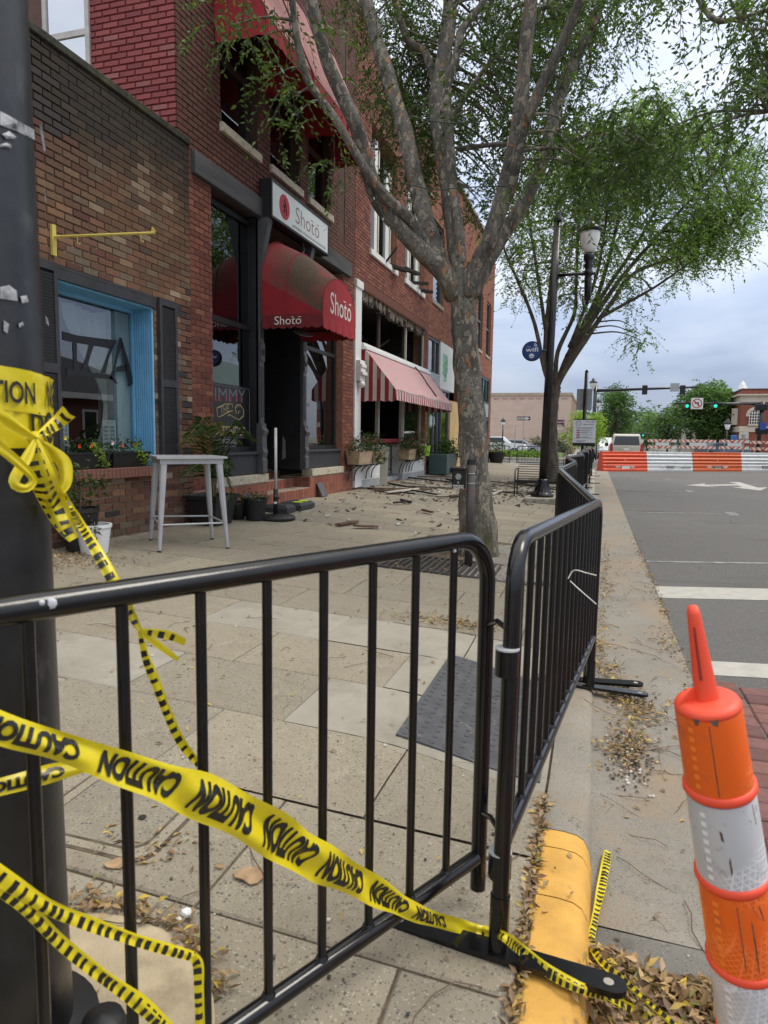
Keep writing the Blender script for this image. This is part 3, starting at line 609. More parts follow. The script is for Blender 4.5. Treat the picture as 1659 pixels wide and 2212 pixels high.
bw = frame(A, FX-.05, FX+.02, 5.38, 7.0, 2.82, 2.95, .03, CHARCOAL, 'lintel_board'); MB().box(FX-.05, FX+.018, 5.4, 6.98, 2.83, 2.94).build('lintel_panel', CHARCOAL, A)
XW = -5.24
win = MB().box(XW-.03, XW+.03, 5.5, 5.54, 1.0, 2.82).box(XW-.03, XW+.03, 6.95, 6.98, 1.0, 2.82).box(XW-.03, XW+.03, 5.54, 6.95, 1.0, 1.06).box(XW-.03, XW+.03, 5.54, 6.95, 2.76, 2.82).build('window', BLUEP, A)
pane(win, XW, 5.54, 6.95, 1.06, 2.76)
MB().box(XW+.03, FX-.02, 5.5, 6.98, 2.80, 2.822).build('reveal_head', BLUEP, A)
MB().box(XW+.03, FX-.02, 5.49, 5.505, 1.0, 2.80).build('reveal', BLUEP, A)
MB().box(XW+.03, FX-.02, 5.5, 6.98, .985, 1.0).build('reveal_sill', BLUEP, A)
for i in range(8):
    x = XW+.035+.0305*i; MB().prism([(x, 6.985, 1.0), (x+.006, 6.962, 1.0), (x+.024, 6.962, 1.0), (x+.030, 6.985, 1.0)], (0, 0, 1.80)).build('reveal_board', BLUEP, A)
MB().box(XW+.03, FX-.02, 6.98, 6.99, 1., 2.8).build('reveal_back', BLUEP, A)
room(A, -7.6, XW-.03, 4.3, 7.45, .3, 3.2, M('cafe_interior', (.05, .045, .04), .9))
SLATM = MB().obox((0, 0, 0), (.004, 0, .011), (0, .133, 0), (.010, 0, -.0035)).mesh('slat'); SLATM.materials.append(CHARCOAL)
for y0, y1 in ((7.03, 7.38), (5.10, 5.44)):
    sh = MB().box(FX+.012, FX+.05, y0, y0+.045, 1.0, 2.95).box(FX+.012, FX+.05, y1-.045, y1, 1.0, 2.95).box(FX+.012, FX+.05, y0+.045, y1-.045, 1., 1.07).box(FX+.012, FX+.05, y0+.045, y1-.045, 2.87, 2.95).box(FX+.012, FX+.05, y0+.045, y1-.045, 1.93, 2.02).box(FX+.004, FX+.012, y0, y1, 1., 2.95).build('shutter', CHARCOAL, A)
    for z in list(np.arange(1.085, 1.92, .0285))+list(np.arange(2.035, 2.86, .0285)): obj('slat', SLATM, None, sh, mw=Matrix.Translation((FX+.03, (y0+y1)/2, z)))
# lettering on the glass, traced on the pane
EW = lambda x, y: ((180+x*.2983)/1.507, (900+y*.2983)/1.507)
INKT = M('window_letter', (.012, .012, .014), .5)
lt = MB()
for poly in (((705, 660), (725, 670), (800, 960), (858, 1165), (800, 1205), (792, 1190), (800, 1150), (775, 1060), (740, 1030), (690, 1040), (655, 1110), (682, 1165), (665, 1170), (600, 1120), (590, 1100), (640, 1010), (690, 800)),):
    pass
def stroke(pts): lt.prism([PX(*EW(*p), XW+.004) for p in pts], (.0015, 0, 0))
stroke([(700, 662), (722, 668), (735, 760), (690, 850), (655, 1000), (640, 1100), (682, 1165), (665, 1172), (590, 1108), (635, 1010), (680, 790)])
stroke([(722, 668), (800, 930), (858, 1165), (800, 1205), (795, 1185), (802, 1150), (760, 980), (722, 800)])
stroke([(670, 985), (775, 960), (782, 1030), (660, 1042)])
for s_ in ([(80, 600), (250, 645), (640, 695), (662, 690), (660, 735), (600, 790), (540, 775), (200, 720), (80, 690)], [(370, 745), (420, 755), (380, 870), (340, 1030), (285, 1025), (320, 930)], [(600, 775), (650, 740), (590, 880), (545, 1060), (490, 1060), (540, 940)], [(120, 1000), (200, 1020), (330, 1035), (600, 1075), (640, 1120), (600, 1125), (250, 1080), (170, 1075), (125, 1095)], [(190, 720), (235, 725), (235, 900), (270, 1030), (200, 1020)]): stroke(s_)
lt.build('lettering', INKT, win)
# curtains and notices behind the pane
CURT = M('curtain_cloth', (.62, .63, .60), .85, var=.06)
def curtain(y0, y1, z0, z1, gather, label):
    mb = MB(); n = 40; ys = np.linspace(0, 1, n); zs = np.linspace(0, 1, 14); V = []
    for t in zs:
        z = z1+(z0-z1)*t; g = gather(t)
        for s in ys:
            y = y1-(y1-y0)*g*(1-s); V.append((XW-.16+.03*math.sin(s*34)*(.5+g*.5)+.01*math.sin(s*80), y, z+.02*math.sin(s*7)))
    mb.add(V, [(j*n+i, j*n+i+1, (j+1)*n+i+1, (j+1)*n+i) for j in range(13) for i in range(n-1)])
    return tag(mb.build('curtain', CURT, smooth=True), label, 'curtain')
curtain(6.02, 6.68, 1.05, 2.72, lambda t: 1-.92*sstep(.0, .62, t) if t < .62 else .08+.2*sstep(.62, 1, t), 'white curtain tied back to the right behind the lettered shop window')
curtain(5.45, 5.80, 1.8, 2.72, lambda t: 1-.5*t, 'white curtain corner hanging at the left of the lettered shop window')
MB().box(XW-.3, XW-.04, 6.72, 6.96, 1.05, 2.75).build('window_lining', WHITEP, A)
def notice(y0, y1, z0, z1, label, seed):
    r = random.Random(seed); t = thing('notice', label, 'notice', (XW-.02, (y0+y1)/2, z0))
    MB().box(XW-.022, XW-.020, y0, y1, z0, z1).build('sheet', PAPER, t); mb = MB(); W_ = y1-y0
    letter(mb, 'A DECLARATION' if seed == 1 else 'The Bill of Rights', (XW-.0195, (y0+y1)/2, z1-.03), (0, 1, 0), (0, 0, 1), .014, W_*.7)
    for c in (0, 1):
        z = z1-.07
        while z > z0+.02:
            for _ in range(4):
                if z > z0+.02: mb.box(XW-.0198, XW-.0194, y0+W_*(.07+.47*c), y0+W_*(.07+.47*c+r.uniform(.3, .4)), z, z+.003); z -= .0075
            z -= .014
    mb.build('print', INK, t)
notice(5.70, 5.92, 1.10, 1.52, 'pale printed sheet standing at the left inside the lettered shop window', 1)
notice(6.44, 6.66, 1.08, 1.52, 'white printed notice in two columns at the right of the shop window', 2)
# flower troughs on the window sill
def foliage(name, parent, centers, n, spread, size, cols, mat, droop=0.):
    P = []
    for c in centers: P.append(np.asarray(c)+rng.normal(0, 1, (n, 3))*np.asarray(spread))
    P = np.concatenate(P); k = len(P); cc = np.asarray(cols)[rng.integers(0, len(cols), k)]*rng.uniform(.6, 1.4, (k, 1))
    V, F, C = leafcloud(P, rng.uniform(size*.6, size*1.3, k), .7, cc, aspect=.5); return obj(name, fastmesh(name, V, F, C), mat, parent)
LEAF = leafmat('plant_leaf', (1, 1, 1), .35)
GRN = [(.03, .07, .02), (.05, .10, .03), (.025, .05, .018)]; LIME = [(.22, .34, .03), (.28, .40, .05)]
SOIL = M('soil', (.03, .022, .016), .95, var=.4, vs=40)
for i, (y0, y1) in enumerate(((5.52, 6.14), (6.18, 6.82))):
    t = thing('flower_trough', 'long black plastic flower trough on the brown brick sill, %s one' % ('left' if i == 0 else 'right'), 'planter', (FX-.07, (y0+y1)/2, 1.0), 'flower troughs')
    b0 = MB(); V = []
    for z, e in ((1.0, .03), (1.15, 0), (1.155, -.008), (1.17, -.008), (1.17, .008), (1.13, .012)): V += [(FX-.17+e, y0+e, z), (FX+.03-e, y0+e, z), (FX+.03-e, y1-e, z), (FX-.17+e, y1-e, z)]
    b0.add(V, [(3, 2, 1, 0)]+[(4*k+j, 4*k+(j+1) % 4, 4*k+4+(j+1) % 4, 4*k+4+j) for k in range(5) for j in range(4)]); b0.build('trough', BLK2, t)
    MB().box(FX-.16, FX+.02, y0+.01, y1-.01, 1.11, 1.14).build('soil', SOIL, t)
    cs = [(FX-.08, y0+.12, 1.23), (FX-.06, y0+.3, 1.22), (FX-.09, y1-.1, 1.24)]
    foliage('foliage', t, cs, 70, (.035, .06, .045), .045, GRN, LEAF)
    tr_ = [(FX+.04, (y0+y1)/2+.1+.03*k, 1.18-.035*k) for k in range(-2, 5)]
    foliage('trailing_vine', t, tr_, 22, (.02, .035, .02), .035, LIME, LEAF)
    for y, z, c, nm in ((y0+.22, 1.24, (.75, .10, .02), 'orange_flower'), (y1-.22, 1.25, (.75, .12, .03), 'orange_flower'))+(((y0+.06, 1.27, (.8, .55, .6), 'pink_flower'),) if i else ((y0+.03, 1.32, (.75, .6, .04), 'yellow_flower'),)):
        mb = MB()
        for k in range(6): a = k*1.047; mb.add([(FX-.04, y, z), (FX-.03+.005, y+.022*math.cos(a-.4), z+.022*math.sin(a-.4)), (FX-.02, y+.026*math.cos(a), z+.026*math.sin(a)), (FX-.025, y+.022*math.cos(a+.4), z+.022*math.sin(a+.4))], [(0, 1, 2, 3)])
        mb.build(nm, M(nm, c, .6, var=.1), t)
# yellow sign bracket
br = thing('sign_bracket', 'empty yellow metal sign bracket sticking out of the brown brick wall', 'bracket', (FX, 5.44, 3.2))
YM = M('yellow_metal', (.55, .44, .10), .5, var=.1)
b0_, b1_ = np.array((FX+.02, 5.44, 3.19)), np.array((FX+.80, 5.44, 3.19)); e1 = PY(333, 503, 5.6); b1_ = np.array((e1[0], 5.6, e1[2]))
MB().box(FX+.004, FX+.03, 5.415, 5.465, 3.02, 3.30).build('wall_plate', YM, br)
MB().tube([b0_, b1_], .013, 6).build('arm', YM, br)
MB().prism([b1_+(-.03, -.005, .01), b1_+(.012, -.005, .0), b1_+(.012, -.005, .02), b1_+(-.02, -.005, .055)], (0, .01, 0)).build('end_plate', YM, br)
for t_ in (.24, .87):
    p = b0_+(b1_-b0_)*t_; MB().tube([p, p+(0, 0, -.05), p+(.005, 0, -.075), p+(.022, 0, -.08), p+(.026, 0, -.06)], .005, 6).build('hook', YM, br)
# ---------------------------------------------------------------- B: restaurant with cast-iron front
B = thing('red_brick_restaurant', 'dark red brick restaurant building with round red awning and black shop front', 'building', (FX-.5, 10.7, .25))
TOPZ = 10.2
W3 = [(8.53, 9.58, 5.5, 7.9), (10.0, 11.1, 5.5, 7.9), (11.45, 12.5, 5.5, 7.9)]
SH = (8.27, 13.21, .25, 4.62); BH = [SH]+W3
core(B, FX-.4, FX-.012, 7.548, 13.88, .1, 4.6, BH, MORTR); core(B, FX-.4, FX-.012, 7.548, 13.88, 4.6, TOPZ, BH, M('sooty_mortar', (.07, .04, .03), .92, var=.3))
reds = pal([(.20, .062, .04), (.235, .078, .048), (.17, .05, .036), (.26, .10, .06)], [30, 28, 22, 10], .2)
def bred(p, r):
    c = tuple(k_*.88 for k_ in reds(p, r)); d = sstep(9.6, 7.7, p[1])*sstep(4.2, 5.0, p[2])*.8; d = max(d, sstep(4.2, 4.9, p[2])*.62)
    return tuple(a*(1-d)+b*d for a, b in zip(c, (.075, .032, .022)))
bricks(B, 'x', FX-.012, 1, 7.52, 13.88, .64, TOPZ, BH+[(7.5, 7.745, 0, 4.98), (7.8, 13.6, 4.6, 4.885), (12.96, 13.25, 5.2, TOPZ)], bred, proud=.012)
MB().box(FX-.12, FX-.10, 12.9, 13.3, 5.1, TOPZ).build('recess_back', M('recess_brick', (.06, .028, .02), .9), B)
# painted brick side wall above the low shop
PB = M('painted_brick', (1, 1, 1), .7, var=.14, vs=20, bump=.6, bs=70, attr=True, dirt=(.30, .28, .25), dscale=7, dr=(.70, .74))
pk = pal([(.27, .05, .047), (.30, .06, .055), (.24, .042, .042), (.31, .10, .09)], [4, 4, 3, 1], .1)
MB().box(-11, FX-.03, 7.535, 7.6, 4.9, TOPZ).build('side_core', M('painted_mortar', (.15, .022, .024), .9, var=.2), B)
bricks(B, 'y', 7.535, -1, -8.9, FX-.006, 4.95, 8.0, [(-7.05, -6.16, 4.9, 8.3)], pk, proud=.014, gap=.014, mat=PB, zone='painted_brick_field', name='painted_brick')
sw = MB().box(-6.86, -6.80, 7.50, 7.54, 5.2, 8.2).box(-6.22, -6.16, 7.50, 7.54, 5.2, 8.2).box(-6.80, -6.22, 7.505, 7.54, 6.24, 6.31).build('side_window', M('old_white_frame', (.5, .47, .44), .7), B)
MB().box(-7.05, -6.86, 7.49, 7.54, 5.2, 8.2).build('brown_casing', M('brown_casing', (.10, .045, .03), .7), sw)
MB().box(-6.80, -6.22, 7.525, 7.532, 5.2, 8.2).build('pane', glassmat('bright_glass', (.3, .33, .36), .55), sw)
# beam and cornice timbers
MB().bbox(FX-.05, FX+.055, 7.82, 13.57, 4.6, 4.88, .01).build('timber_beam', M('weathered_timber', (.06, .06, .064), .8, var=.4, vs=6, bump=.6, bs=25, sc=(1, .12, 1)), B)
# upper windows
WBROWN = M('window_brown', (.05, .025, .018), .6)
for y0, y1, z0, z1 in W3:
    w = frame(B, FX-.2, FX-.12, y0, y1, z0, z1, .06, WBROWN, 'window', (('z', 6.45),)); pane(w, FX-.16, y0+.06, y1-.06, z0+.06, 6.42); pane(w, FX-.13, y0+.06, y1-.06, 6.48, z1-.06)
    MB().bbox(FX-.2, FX+.05, y0-.03, y1+.06, 5.38, 5.5, .008).build('stone_sill', STONE, w)
    mb = MB(); n = 24; V = []
    for z_ in (0, 1):
        for i in range(n): yy = y0+.06+(y1-y0-.12)*i/(n-1); V.append((FX-.24+.012*math.sin(i*1.7), yy, z0+.05 if not z_ else z0+.20+.03*abs(math.sin(i*.9))+.10*(i/(n-1) < .4)))
    mb.add(V, [(i, i+1, n+i+1, n+i) for i in range(n-1)]); mb.build('lace', CURT, w)
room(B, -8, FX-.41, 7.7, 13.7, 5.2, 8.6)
# upper awnings
FADED = M('faded_awning', (.70, .40, .38), .8, var=.08, vs=3, dirt=(.58, .28, .27), dscale=5)
AWRED = M('awning_red', (.30, .015, .022), .8, var=.15, vs=4)
for i, (y0, y1) in enumerate(((8.38, 9.74), (9.86, 11.24), (11.32, 12.66))):
    t = thing('window_awning', 'faded red sloping awning over the upper restaurant window, %s of three' % ('nearest', 'middle', 'farthest')[i], 'awning', (FX, (y0+y1)/2, 7.9), 'upper window awnings')
    xo, zo, zt = FX+.78, 6.62, 8.35
    MB().add([(FX+.005, y0, zt), (FX+.005, y1, zt), (xo, y1, zo), (xo, y0, zo)], [(0, 1, 2, 3)]).prism([(FX+.005, y0, zt), (FX+.005, y1, zt), (xo, y1, zo), (xo, y0, zo)], (-.01, 0, -.004)).build('slope', FADED, t)
    for y in (y0, y1): MB().prism([(FX+.005, y, zt), (xo, y, zo), (xo, y, zo-.02), (FX+.005, y, zo-.02)], (0, .004 if y == y0 else -.004, 0)).build('side_panel', AWRED, t)
    mb = MB(); V = []; n = 33
    P = [(FX+.02+(xo-FX-.02)*k/10, y0) for k in range(11)]+[(xo, y0+(y1-y0)*k/20) for k in range(1, 21)]+[(xo-(xo-FX-.02)*k/10, y1) for k in range(1, 11)]
    for j, (x, y) in enumerate(P): V += [(x, y, zo-.02), (x, y, zo-.20-.025*abs(math.sin(j*math.pi/4)))]
    mb.add(V, [(2*j, 2*j+1, 2*j+3, 2*j+2) for j in range(len(P)-1)]); mb.build('valance', AWRED, t)
# terracotta tile base and steps
TC = [M('terracotta_%d' % i, c, .55, var=.3, vs=7, bump=.1, bs=50, dirt=(.07, .035, .028), dscale=7, dr=(.55, .7)) for i, c in enumerate(((.26, .085, .05), (.29, .10, .058), (.22, .07, .042)))]
TCM = {}
def tile(parent, c, w, h, face):
    k = (round(w, 3), round(h, 3), face, random.randrange(3))
    if k not in TCM:
        TCM[k] = (MB().bbox(-.012, .006, -w/2+.004, w/2-.004, -h/2+.004, h/2-.004, .003) if face == 'x' else MB().bbox(-w/2+.004, w/2-.004, -.006, .012, -h/2+.004, h/2-.004, .003) if face == 'y' else MB().bbox(-w/2+.004, w/2-.004, -h/2+.004, h/2-.004, -.012, .006, .003)).mesh('tile'); TCM[k].materials.append(TC[k[3]])
    obj('tile', TCM[k], None, parent, mw=Matrix.Translation(c))
GROUT = M('tile_grout', (.34, .26, .20), .9)
tb = MB().box(FX-.35, FX-.004, 7.75, 9.85, .1, .64).box(FX-.35, FX-.004, 11.58, 13.88, .1, .64).box(FX-.30, FX-.006, 9.85, 11.58, .1, .445).box(FX-.62, FX-.30, 9.85, 11.58, .1, .605).box(-6.6, FX-.62, 9.85, 11.58, .1, .765).box(FX-.6, FX-.35, 7.76, 9.85, .1, .64).box(FX-.6, FX-.35, 11.58, 13.87, .1, .64).build('tile_base', GROUT, B)
for y0, y1 in ((7.76, 9.85), (11.58, 13.88)):
    n = round((y1-y0)/.19); w = (y1-y0)/n
    for i in range(n):
        for z, h in ((.275, .07), (.39, .16), (.55, .16)): tile(tb, (FX-.003, y0+w*(i+.5), z), w, h, 'x')
for z, x, h in ((.35, FX-.005, .18), (.525, FX-.30, .16), (.685, FX-.62, .16)):
    n = 14; w = 1.73/n
    for i in range(n): tile(tb, (x, 9.85+w*(i+.5), z), w, h, 'x')
for x, h in ((FX-.08, .15), (FX-.24, .15)):
    for z in (.49, .585): tile(tb, (x, 11.577, z), .15, .09, 'y')
for y0, y1 in ((7.80, 7.95), (13.31, 13.87)): pass
for y0, y1 in ((8.3, 9.87), (11.64, 13.3)): MB().bbox(FX-.2, FX+.02, y0, y1, .645, .775, .006).build('stone_block', STONE, B)
RX = -5.12
def bayfront(y0, y1):
    MB().box(RX-.1, FX-.04, y0, y1, .776, 1.08).build('bulkhead', CHARCOAL, B); MB().bbox(RX-.1, FX-.0, y0, y1, 1.08, 1.125, .008).build('bulkhead_ledge', CHARCOAL, B)
bayfront(8.27, 9.72); bayfront(11.28, 13.2)
BG = glassmat('dark_shop_glass', (.45, .5, .5), .10)
def shopwin(y0, y1):
    w = frame(B, RX-.05, RX+.03, y0, y1, 1.13, 4.55, .07, BLK2, 'window', (('z', 2.98),)); pane(w, RX, y0+.07, y1-.07, 1.2, 2.945, BG); pane(w, RX-.01, y0+.07, y1-.07, 3.015, 4.48, BG); return w
swl = shopwin(8.27, 9.66); swr = shopwin(11.5, 13.2)
MB().box(RX-.06, FX-.02, 9.60, 9.70, 1.12, 4.6).build('corner_post', BLK2, B)
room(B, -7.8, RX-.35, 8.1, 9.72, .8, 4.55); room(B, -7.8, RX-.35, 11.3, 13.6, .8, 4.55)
MB().box(RX-.36, RX-.34, 11.5, 12.2, 1.15, 2.3).build('paper_roll', M('window_stuff', (.42, .44, .40), .8, var=.4, vs=9), swr)
MB().box(RX-.30, RX-.26, 12.4, 12.9, 1.15, 2.0).build('stacked_goods', M('window_goods', (.2, .25, .3), .8, var=.6, vs=14), swr)
room(B, -6.5, FX-.4, 9.74, 11.3, .76, 4.6, M('entry_black', (.008, .008, .009), .6))
dr_ = MB().box(-6.35, -6.30, 9.8, 11.24, .77, 3.0).build('door', M('door_black', (.010, .010, .011), .45), B)
for z0, z1 in ((.9, 1.5), (1.6, 2.8)):
    for y0 in (9.88, 10.58): MB().box(-6.30, -6.285, y0, y0+.58, z0, z1).build('door_panel', BLK2, dr_)
MB().tube([(-6.28, 10.50, 1.7), (-6.24, 10.50, 1.72), (-6.24, 10.50, 2.0), (-6.28, 10.5, 2.02)], .012, 6).build('handle', STEEL, dr_)
sidew = MB().box(-6.4, FX-.06, 11.24, 11.28, .78, 4.55).build('entry_side', BLK2, B)
MB().prism([(-5.35, 11.238, .95), (-5.28, 11.238, .98), (-5.29, 11.238, 1.3), (-5.34, 11.238, 1.38)], (0, -.002, 0)).build('bare_patch', M('bare_patch', (.2, .2, .19), .8), sidew)
# cast-iron pilasters
CI = M('pilaster_grey', (.075, .077, .082), .5, var=.2, vs=12, bump=.25, bs=45)
for y0 in (9.60, 11.24):
    p = MB().box(FX-.05, FX+.012, y0, y0+.13, 1.55, 4.6).build('pilaster', CI, B)
    pr = [(.035, .78), (.06, .80), (.06, 1.0), (.045, 1.02), (.07, 1.12), (.05, 1.18), (.05, 1.36), (.085, 1.44), (.04, 1.5), (.04, 1.56)]
    mb = MB(); V = []
    for d, z in pr: V += [(FX-.05, y0-.01, z), (FX+d, y0-.01, z), (FX+d, y0+.14, z), (FX-.05, y0+.14, z)]
    mb.add(V, [(0, 3, 2, 1)]+[(4*k+j, 4*k+(j+1) % 4, 4*k+4+(j+1) % 4, 4*k+4+j) for k in range(len(pr)-1) for j in range(4)]); mb.build('plinth', CI, p)
    MB().box(FX+.012, FX+.020, y0+.03, y0+.10, 1.65, 2.42).build('panel', CHARCOAL, p)
    MB().box(FX+.012, FX+.032, y0+.005, y0+.125, 2.5, 2.78).build('rosette_block', CI, p); MB().lathe([(.05, 0), (.05, .012), (.035, .016), (.03, .008), (.015, .018), (0, .02)], (FX+.032, y0+.065, 2.64), 14, (1, 0, 0)).build('rosette', CHARCOAL, p)
    for k in range(3): MB().box(FX+.012, FX+.020, y0+.025+.03*k, y0+.042+.03*k, 2.85, 3.1).build('flute', CHARCOAL, p)
    MB().prism([(FX+.012, y0, 3.9), (FX+.16, y0, 4.55), (FX+.16, y0, 4.6), (FX+.012, y0, 4.6)], (0, .13, 0)).build('console', CI, p)
# bartender panel
ES = lambda x, y: ((640+x*.1582)/1.507, (1150+y*.1582)/1.507)
bp = MB().box(RX+.006, RX+.012, 8.35, 9.585, 1.32, 2.10).build('painted_panel', M('panel_black', (.012, .013, .015), .35), swl)
BX = RX+.0135
CRM = M('cream_ink', (.38, .30, .13), .6); PNK = M('pink_ink', (.17, .145, .17), .6); REDI = M('red_ink', (.28, .03, .05), .6)
def pl(pts, w, mb): mb.tube([PX(*ES(*p), BX) for p in pts], w, 4)
m1 = MB(); m2 = MB(); m3 = MB()
letter(m1, 'JIMMY', (BX, 8.93, 1.915), (0, 1, .02), (0, 0, 1), .25, 1.02, 0)
letter(m3, 'THE', PX(*ES(580, 1150), BX), (0, .98, .16), (0, -.1, 1), .10, .26)
letter(m3, 'BARTENDER', (BX, 8.925, 1.435), (0, 1, 0), (0, 0, 1), .135, 1.06, .012)
for c in (410, 500, 630, 705, 830, 925): pl([(c-8, 880), (c-8, 1000)], .012, m2)
pl([(415, 1130), (600, 1040), (735, 1050), (735, 1110)], .008, m3); pl([(415, 1130), (430, 1300), (470, 1310), (700, 1190), (740, 1185)], .008, m3)
pl([(640, 1290), (680, 1265), (780, 1330), (870, 1370), (960, 1300), (965, 1160), (900, 1060), (830, 1060), (795, 1130), (815, 1240)], .009, m3); pl([(855, 1110), (890, 1070), (950, 1150)], .006, m3); pl([(855, 1250), (870, 1190), (910, 1200)], .006, m3)
m1.build('name_lettering', PNK, bp); m2.build('red_accents', REDI, bp); m3.build('cream_lettering', CRM, bp)
bd = MB(); 
for a, b in (((8.36, 2.07), (9.57, 2.07)), ((9.57, 2.07), (9.57, 1.34)), ((9.57, 1.34), (8.36, 1.34))): bd.tube([(BX, a[0], a[1]), (BX, b[0], b[1])], .004, 4)
bd.build('border_line', PNK, bp)
# things in the entry
ln = thing('wall_lantern', 'caged glass lantern on the dark back wall of the restaurant entry', 'lantern', (-6.2, 10.6, 2.6)); lp = PX(607, 806, -6.1)
MB().lathe([(.0, .22), (.02, .21), (.02, .16), (.10, .14), (.11, .12), (.075, .11), (.075, .09)], lp, 16).build('cap', GREYP, ln, 'auto'); MB().lathe([(.07, .09), (.07, -.06), (.05, -.11), (0, -.125)], lp, 16).build('globe', glassmat('lantern_glass', (.7, .7, .68), .25), ln, True)
for k in range(4): a = k*math.pi/2; MB().tube([lp+np.array((.078*math.cos(a), .078*math.sin(a), .1)), lp+np.array((.078*math.cos(a), .078*math.sin(a), -.06)), lp+np.array((.03*math.cos(a), .03*math.sin(a), -.135))], .006, 5).build('cage_bar', GREYP, ln)
MB().lathe([(.0, -.07), (.025, -.04), (.025, .02), (.012, .05)], lp, 10).build('bulb', M('bulb_white', (.75, .74, .7), .4), ln, True); MB().tube([lp+np.array((0, 0, .2)), lp+np.array((-.1, 0, .26)), lp+np.array((-.2, 0, .2))], .012, 6).build('arm', GREYP, ln)
q0, q1 = PX(571, 838, -6.25), PX(584, 884, -6.25)
mbx = thing('red_box', 'flat red box mounted in the dark restaurant entry beside the pilaster', 'box', (-6.25, (q0[1]+q1[1])/2, q1[2])); MB().bbox(-6.30, -6.2, q0[1], q1[1], q1[2], q0[2], .008).build('case', M('box_red', (.35, .012, .02), .5), mbx); MB().box(-6.2, -6.196, q0[1]+.03, q1[1]-.02, q1[2]+.03, q0[2]-.03).build('front_panel', M('box_red2', (.28, .01, .015), .5), mbx)
# round red entrance awning
def mossy():
    m, t, b, out = newmat('mossy_red_canvas'); tcn = nd(t, 'ShaderNodeTexCoord'); sp = nd(t, 'ShaderNodeSeparateXYZ'); t.links.new(tcn.outputs['Object'], sp.inputs[0])
    red = ramp(t, noise(t, 3, 4), [(.3, (.30, .022, .03)), (.7, (.38, .04, .05))])
    mr = nd(t, 'ShaderNodeMapRange'); mr.inputs[1].default_value = -4.9; mr.inputs[2].default_value = -4.1; t.links.new(sp.outputs[0], mr.inputs[0])
    k = mixc(t, ramp(t, noise(t, 1.6, 6, rough=.7), [(.30, (0, 0, 0)), (.52, (.92, .92, .92))]), ramp(t, mr.outputs[0], [(0, (.3, .3, .3)), (.6, (1, 1, 1))]), 1., 'MULTIPLY')
    c = mixc(t, red, (.075, .065, .04), k); c = mixc(t, c, (.21, .19, .11), mixc(t, k, ramp(t, noise(t, 60, 3), [(.60, (0, 0, 0)), (.7, (1, 1, 1))]), 1., 'MULTIPLY'))
    t.links.new(c, b.inputs['Base Color']); b.inputs['Roughness'].default_value = .85; return m
ea = thing('entrance_awning', 'rounded red entrance awning with mossy top and white lettering above the restaurant steps', 'awning', (FX, 10.4, 3.0))
XF = -3.94; Y0, Y1 = 9.66, 11.10; NA = 20; NX = 12; V = []; yc_, ry = (Y0+Y1)/2, (Y1-Y0)/2
for i in range(NX+1):
    s = i/NX; x = FX+.01+(XF-FX-.01)*s; sp_ = 3.72+(3.19-3.72)*s; ap = 4.42+(3.80-4.42)*s+.06*math.sin(s*math.pi)
    for j in range(NA+1): a = math.pi*j/NA; V.append((x, yc_-ry*math.cos(a), sp_+(ap-sp_)*math.sin(a)**.8))
top = MB().add(V, [(i*(NA+1)+j, i*(NA+1)+j+1, (i+1)*(NA+1)+j+1, (i+1)*(NA+1)+j) for i in range(NX) for j in range(NA)]).build('canopy', mossy(), ea, True)
for s in (0., .42, 1.): i = round(s*NX); MB().tube([np.array(V[i*(NA+1)+j])+(0, 0, .006) for j in range(NA+1)], .009, 5).build('seam', AWRED, ea)
fr_ = MB(); fr_.prism([(XF, p[1], p[2]) for p in V[NX*(NA+1):]], (.004, 0, 0)); fe = fr_.build('front_arch', M('front_red', (.40, .025, .032), .75, var=.08, vs=4), ea)
for y in (Y0, Y1): MB().prism([(FX+.01, y, 3.72), (XF, y, 3.19), (FX+.01, y, 3.19)], (0, .003, 0)).build('side_panel', AWRED, ea)
def scallop(P, zt, zb, mat, nm, amp=.03, per=.14):
    V = []; d = 0; Q = []
    for a, b in zip(P, P[1:]):
        L_ = math.dist(a, b); n = max(2, int(L_/.018))
        for k in range(n): Q.append((a[0]+(b[0]-a[0])*k/n, a[1]+(b[1]-a[1])*k/n, d+L_*k/n))
        d += L_
    Q.append((*P[-1], d))
    for x, y, s in Q: w_ = .012*math.sin(s*21); V += [(x, y, zt), (x+w_, y+w_*.4, zb-amp*abs(math.sin(s*math.pi/per)))]
    return MB().add(V, [(2*k, 2*k+1, 2*k+3, 2*k+2) for k in range(len(Q)-1)]).build(nm, mat, ea)
scallop([(FX+.01, Y0), (XF, Y0)], 3.19, 3.01, M('valance_dark', (.17, .016, .02), .8), 'side_valance'); scallop([(XF+.002, Y0), (XF+.002, Y1)], 3.19, 3.0, M('front_red', (0, 0, 0)), 'front_valance'); scallop([(XF, Y1), (FX+.01, Y1)], 3.19, 3.01, AWRED, 'far_valance')
LW = M('letter_white', (.78, .74, .68), .6, var=.04)
def shoto(mb, o, ux, uy, h, wid, th=.0):
    letter(mb, 'Shoto', o, ux, uy, h, wid, th); o, ux, uy = map(lambda a: np.asarray(a, float), (o, ux, uy))
    for k in (.17, .44): mb.add([o+ux*(wid*k+a*wid*.055)+uy*(h*.36+b*h*.03) for a, b in ((-1, -1), (1, -1), (1, 1), (-1, 1))], [(0, 1, 2, 3)])
mb = MB(); shoto(mb, ((FX+XF)/2-.05, Y0-.022, 3.10), (1, 0, 0), (0, 0, 1), .125, .44); mb.build('side_lettering', LW, ea)
mb = MB(); shoto(mb, (XF+.008, yc_+.03, 3.40), (0, 1, 0), (0, 0, 1), .32, .92, .004); mb.build('front_lettering', LW, ea)
for y in (Y0+.02, Y1-.02):
    MB().tube([(FX+.02, y, 3.15), (XF-.02, y, 3.15)], .014, 6).build('frame_tube', BLK2, ea)
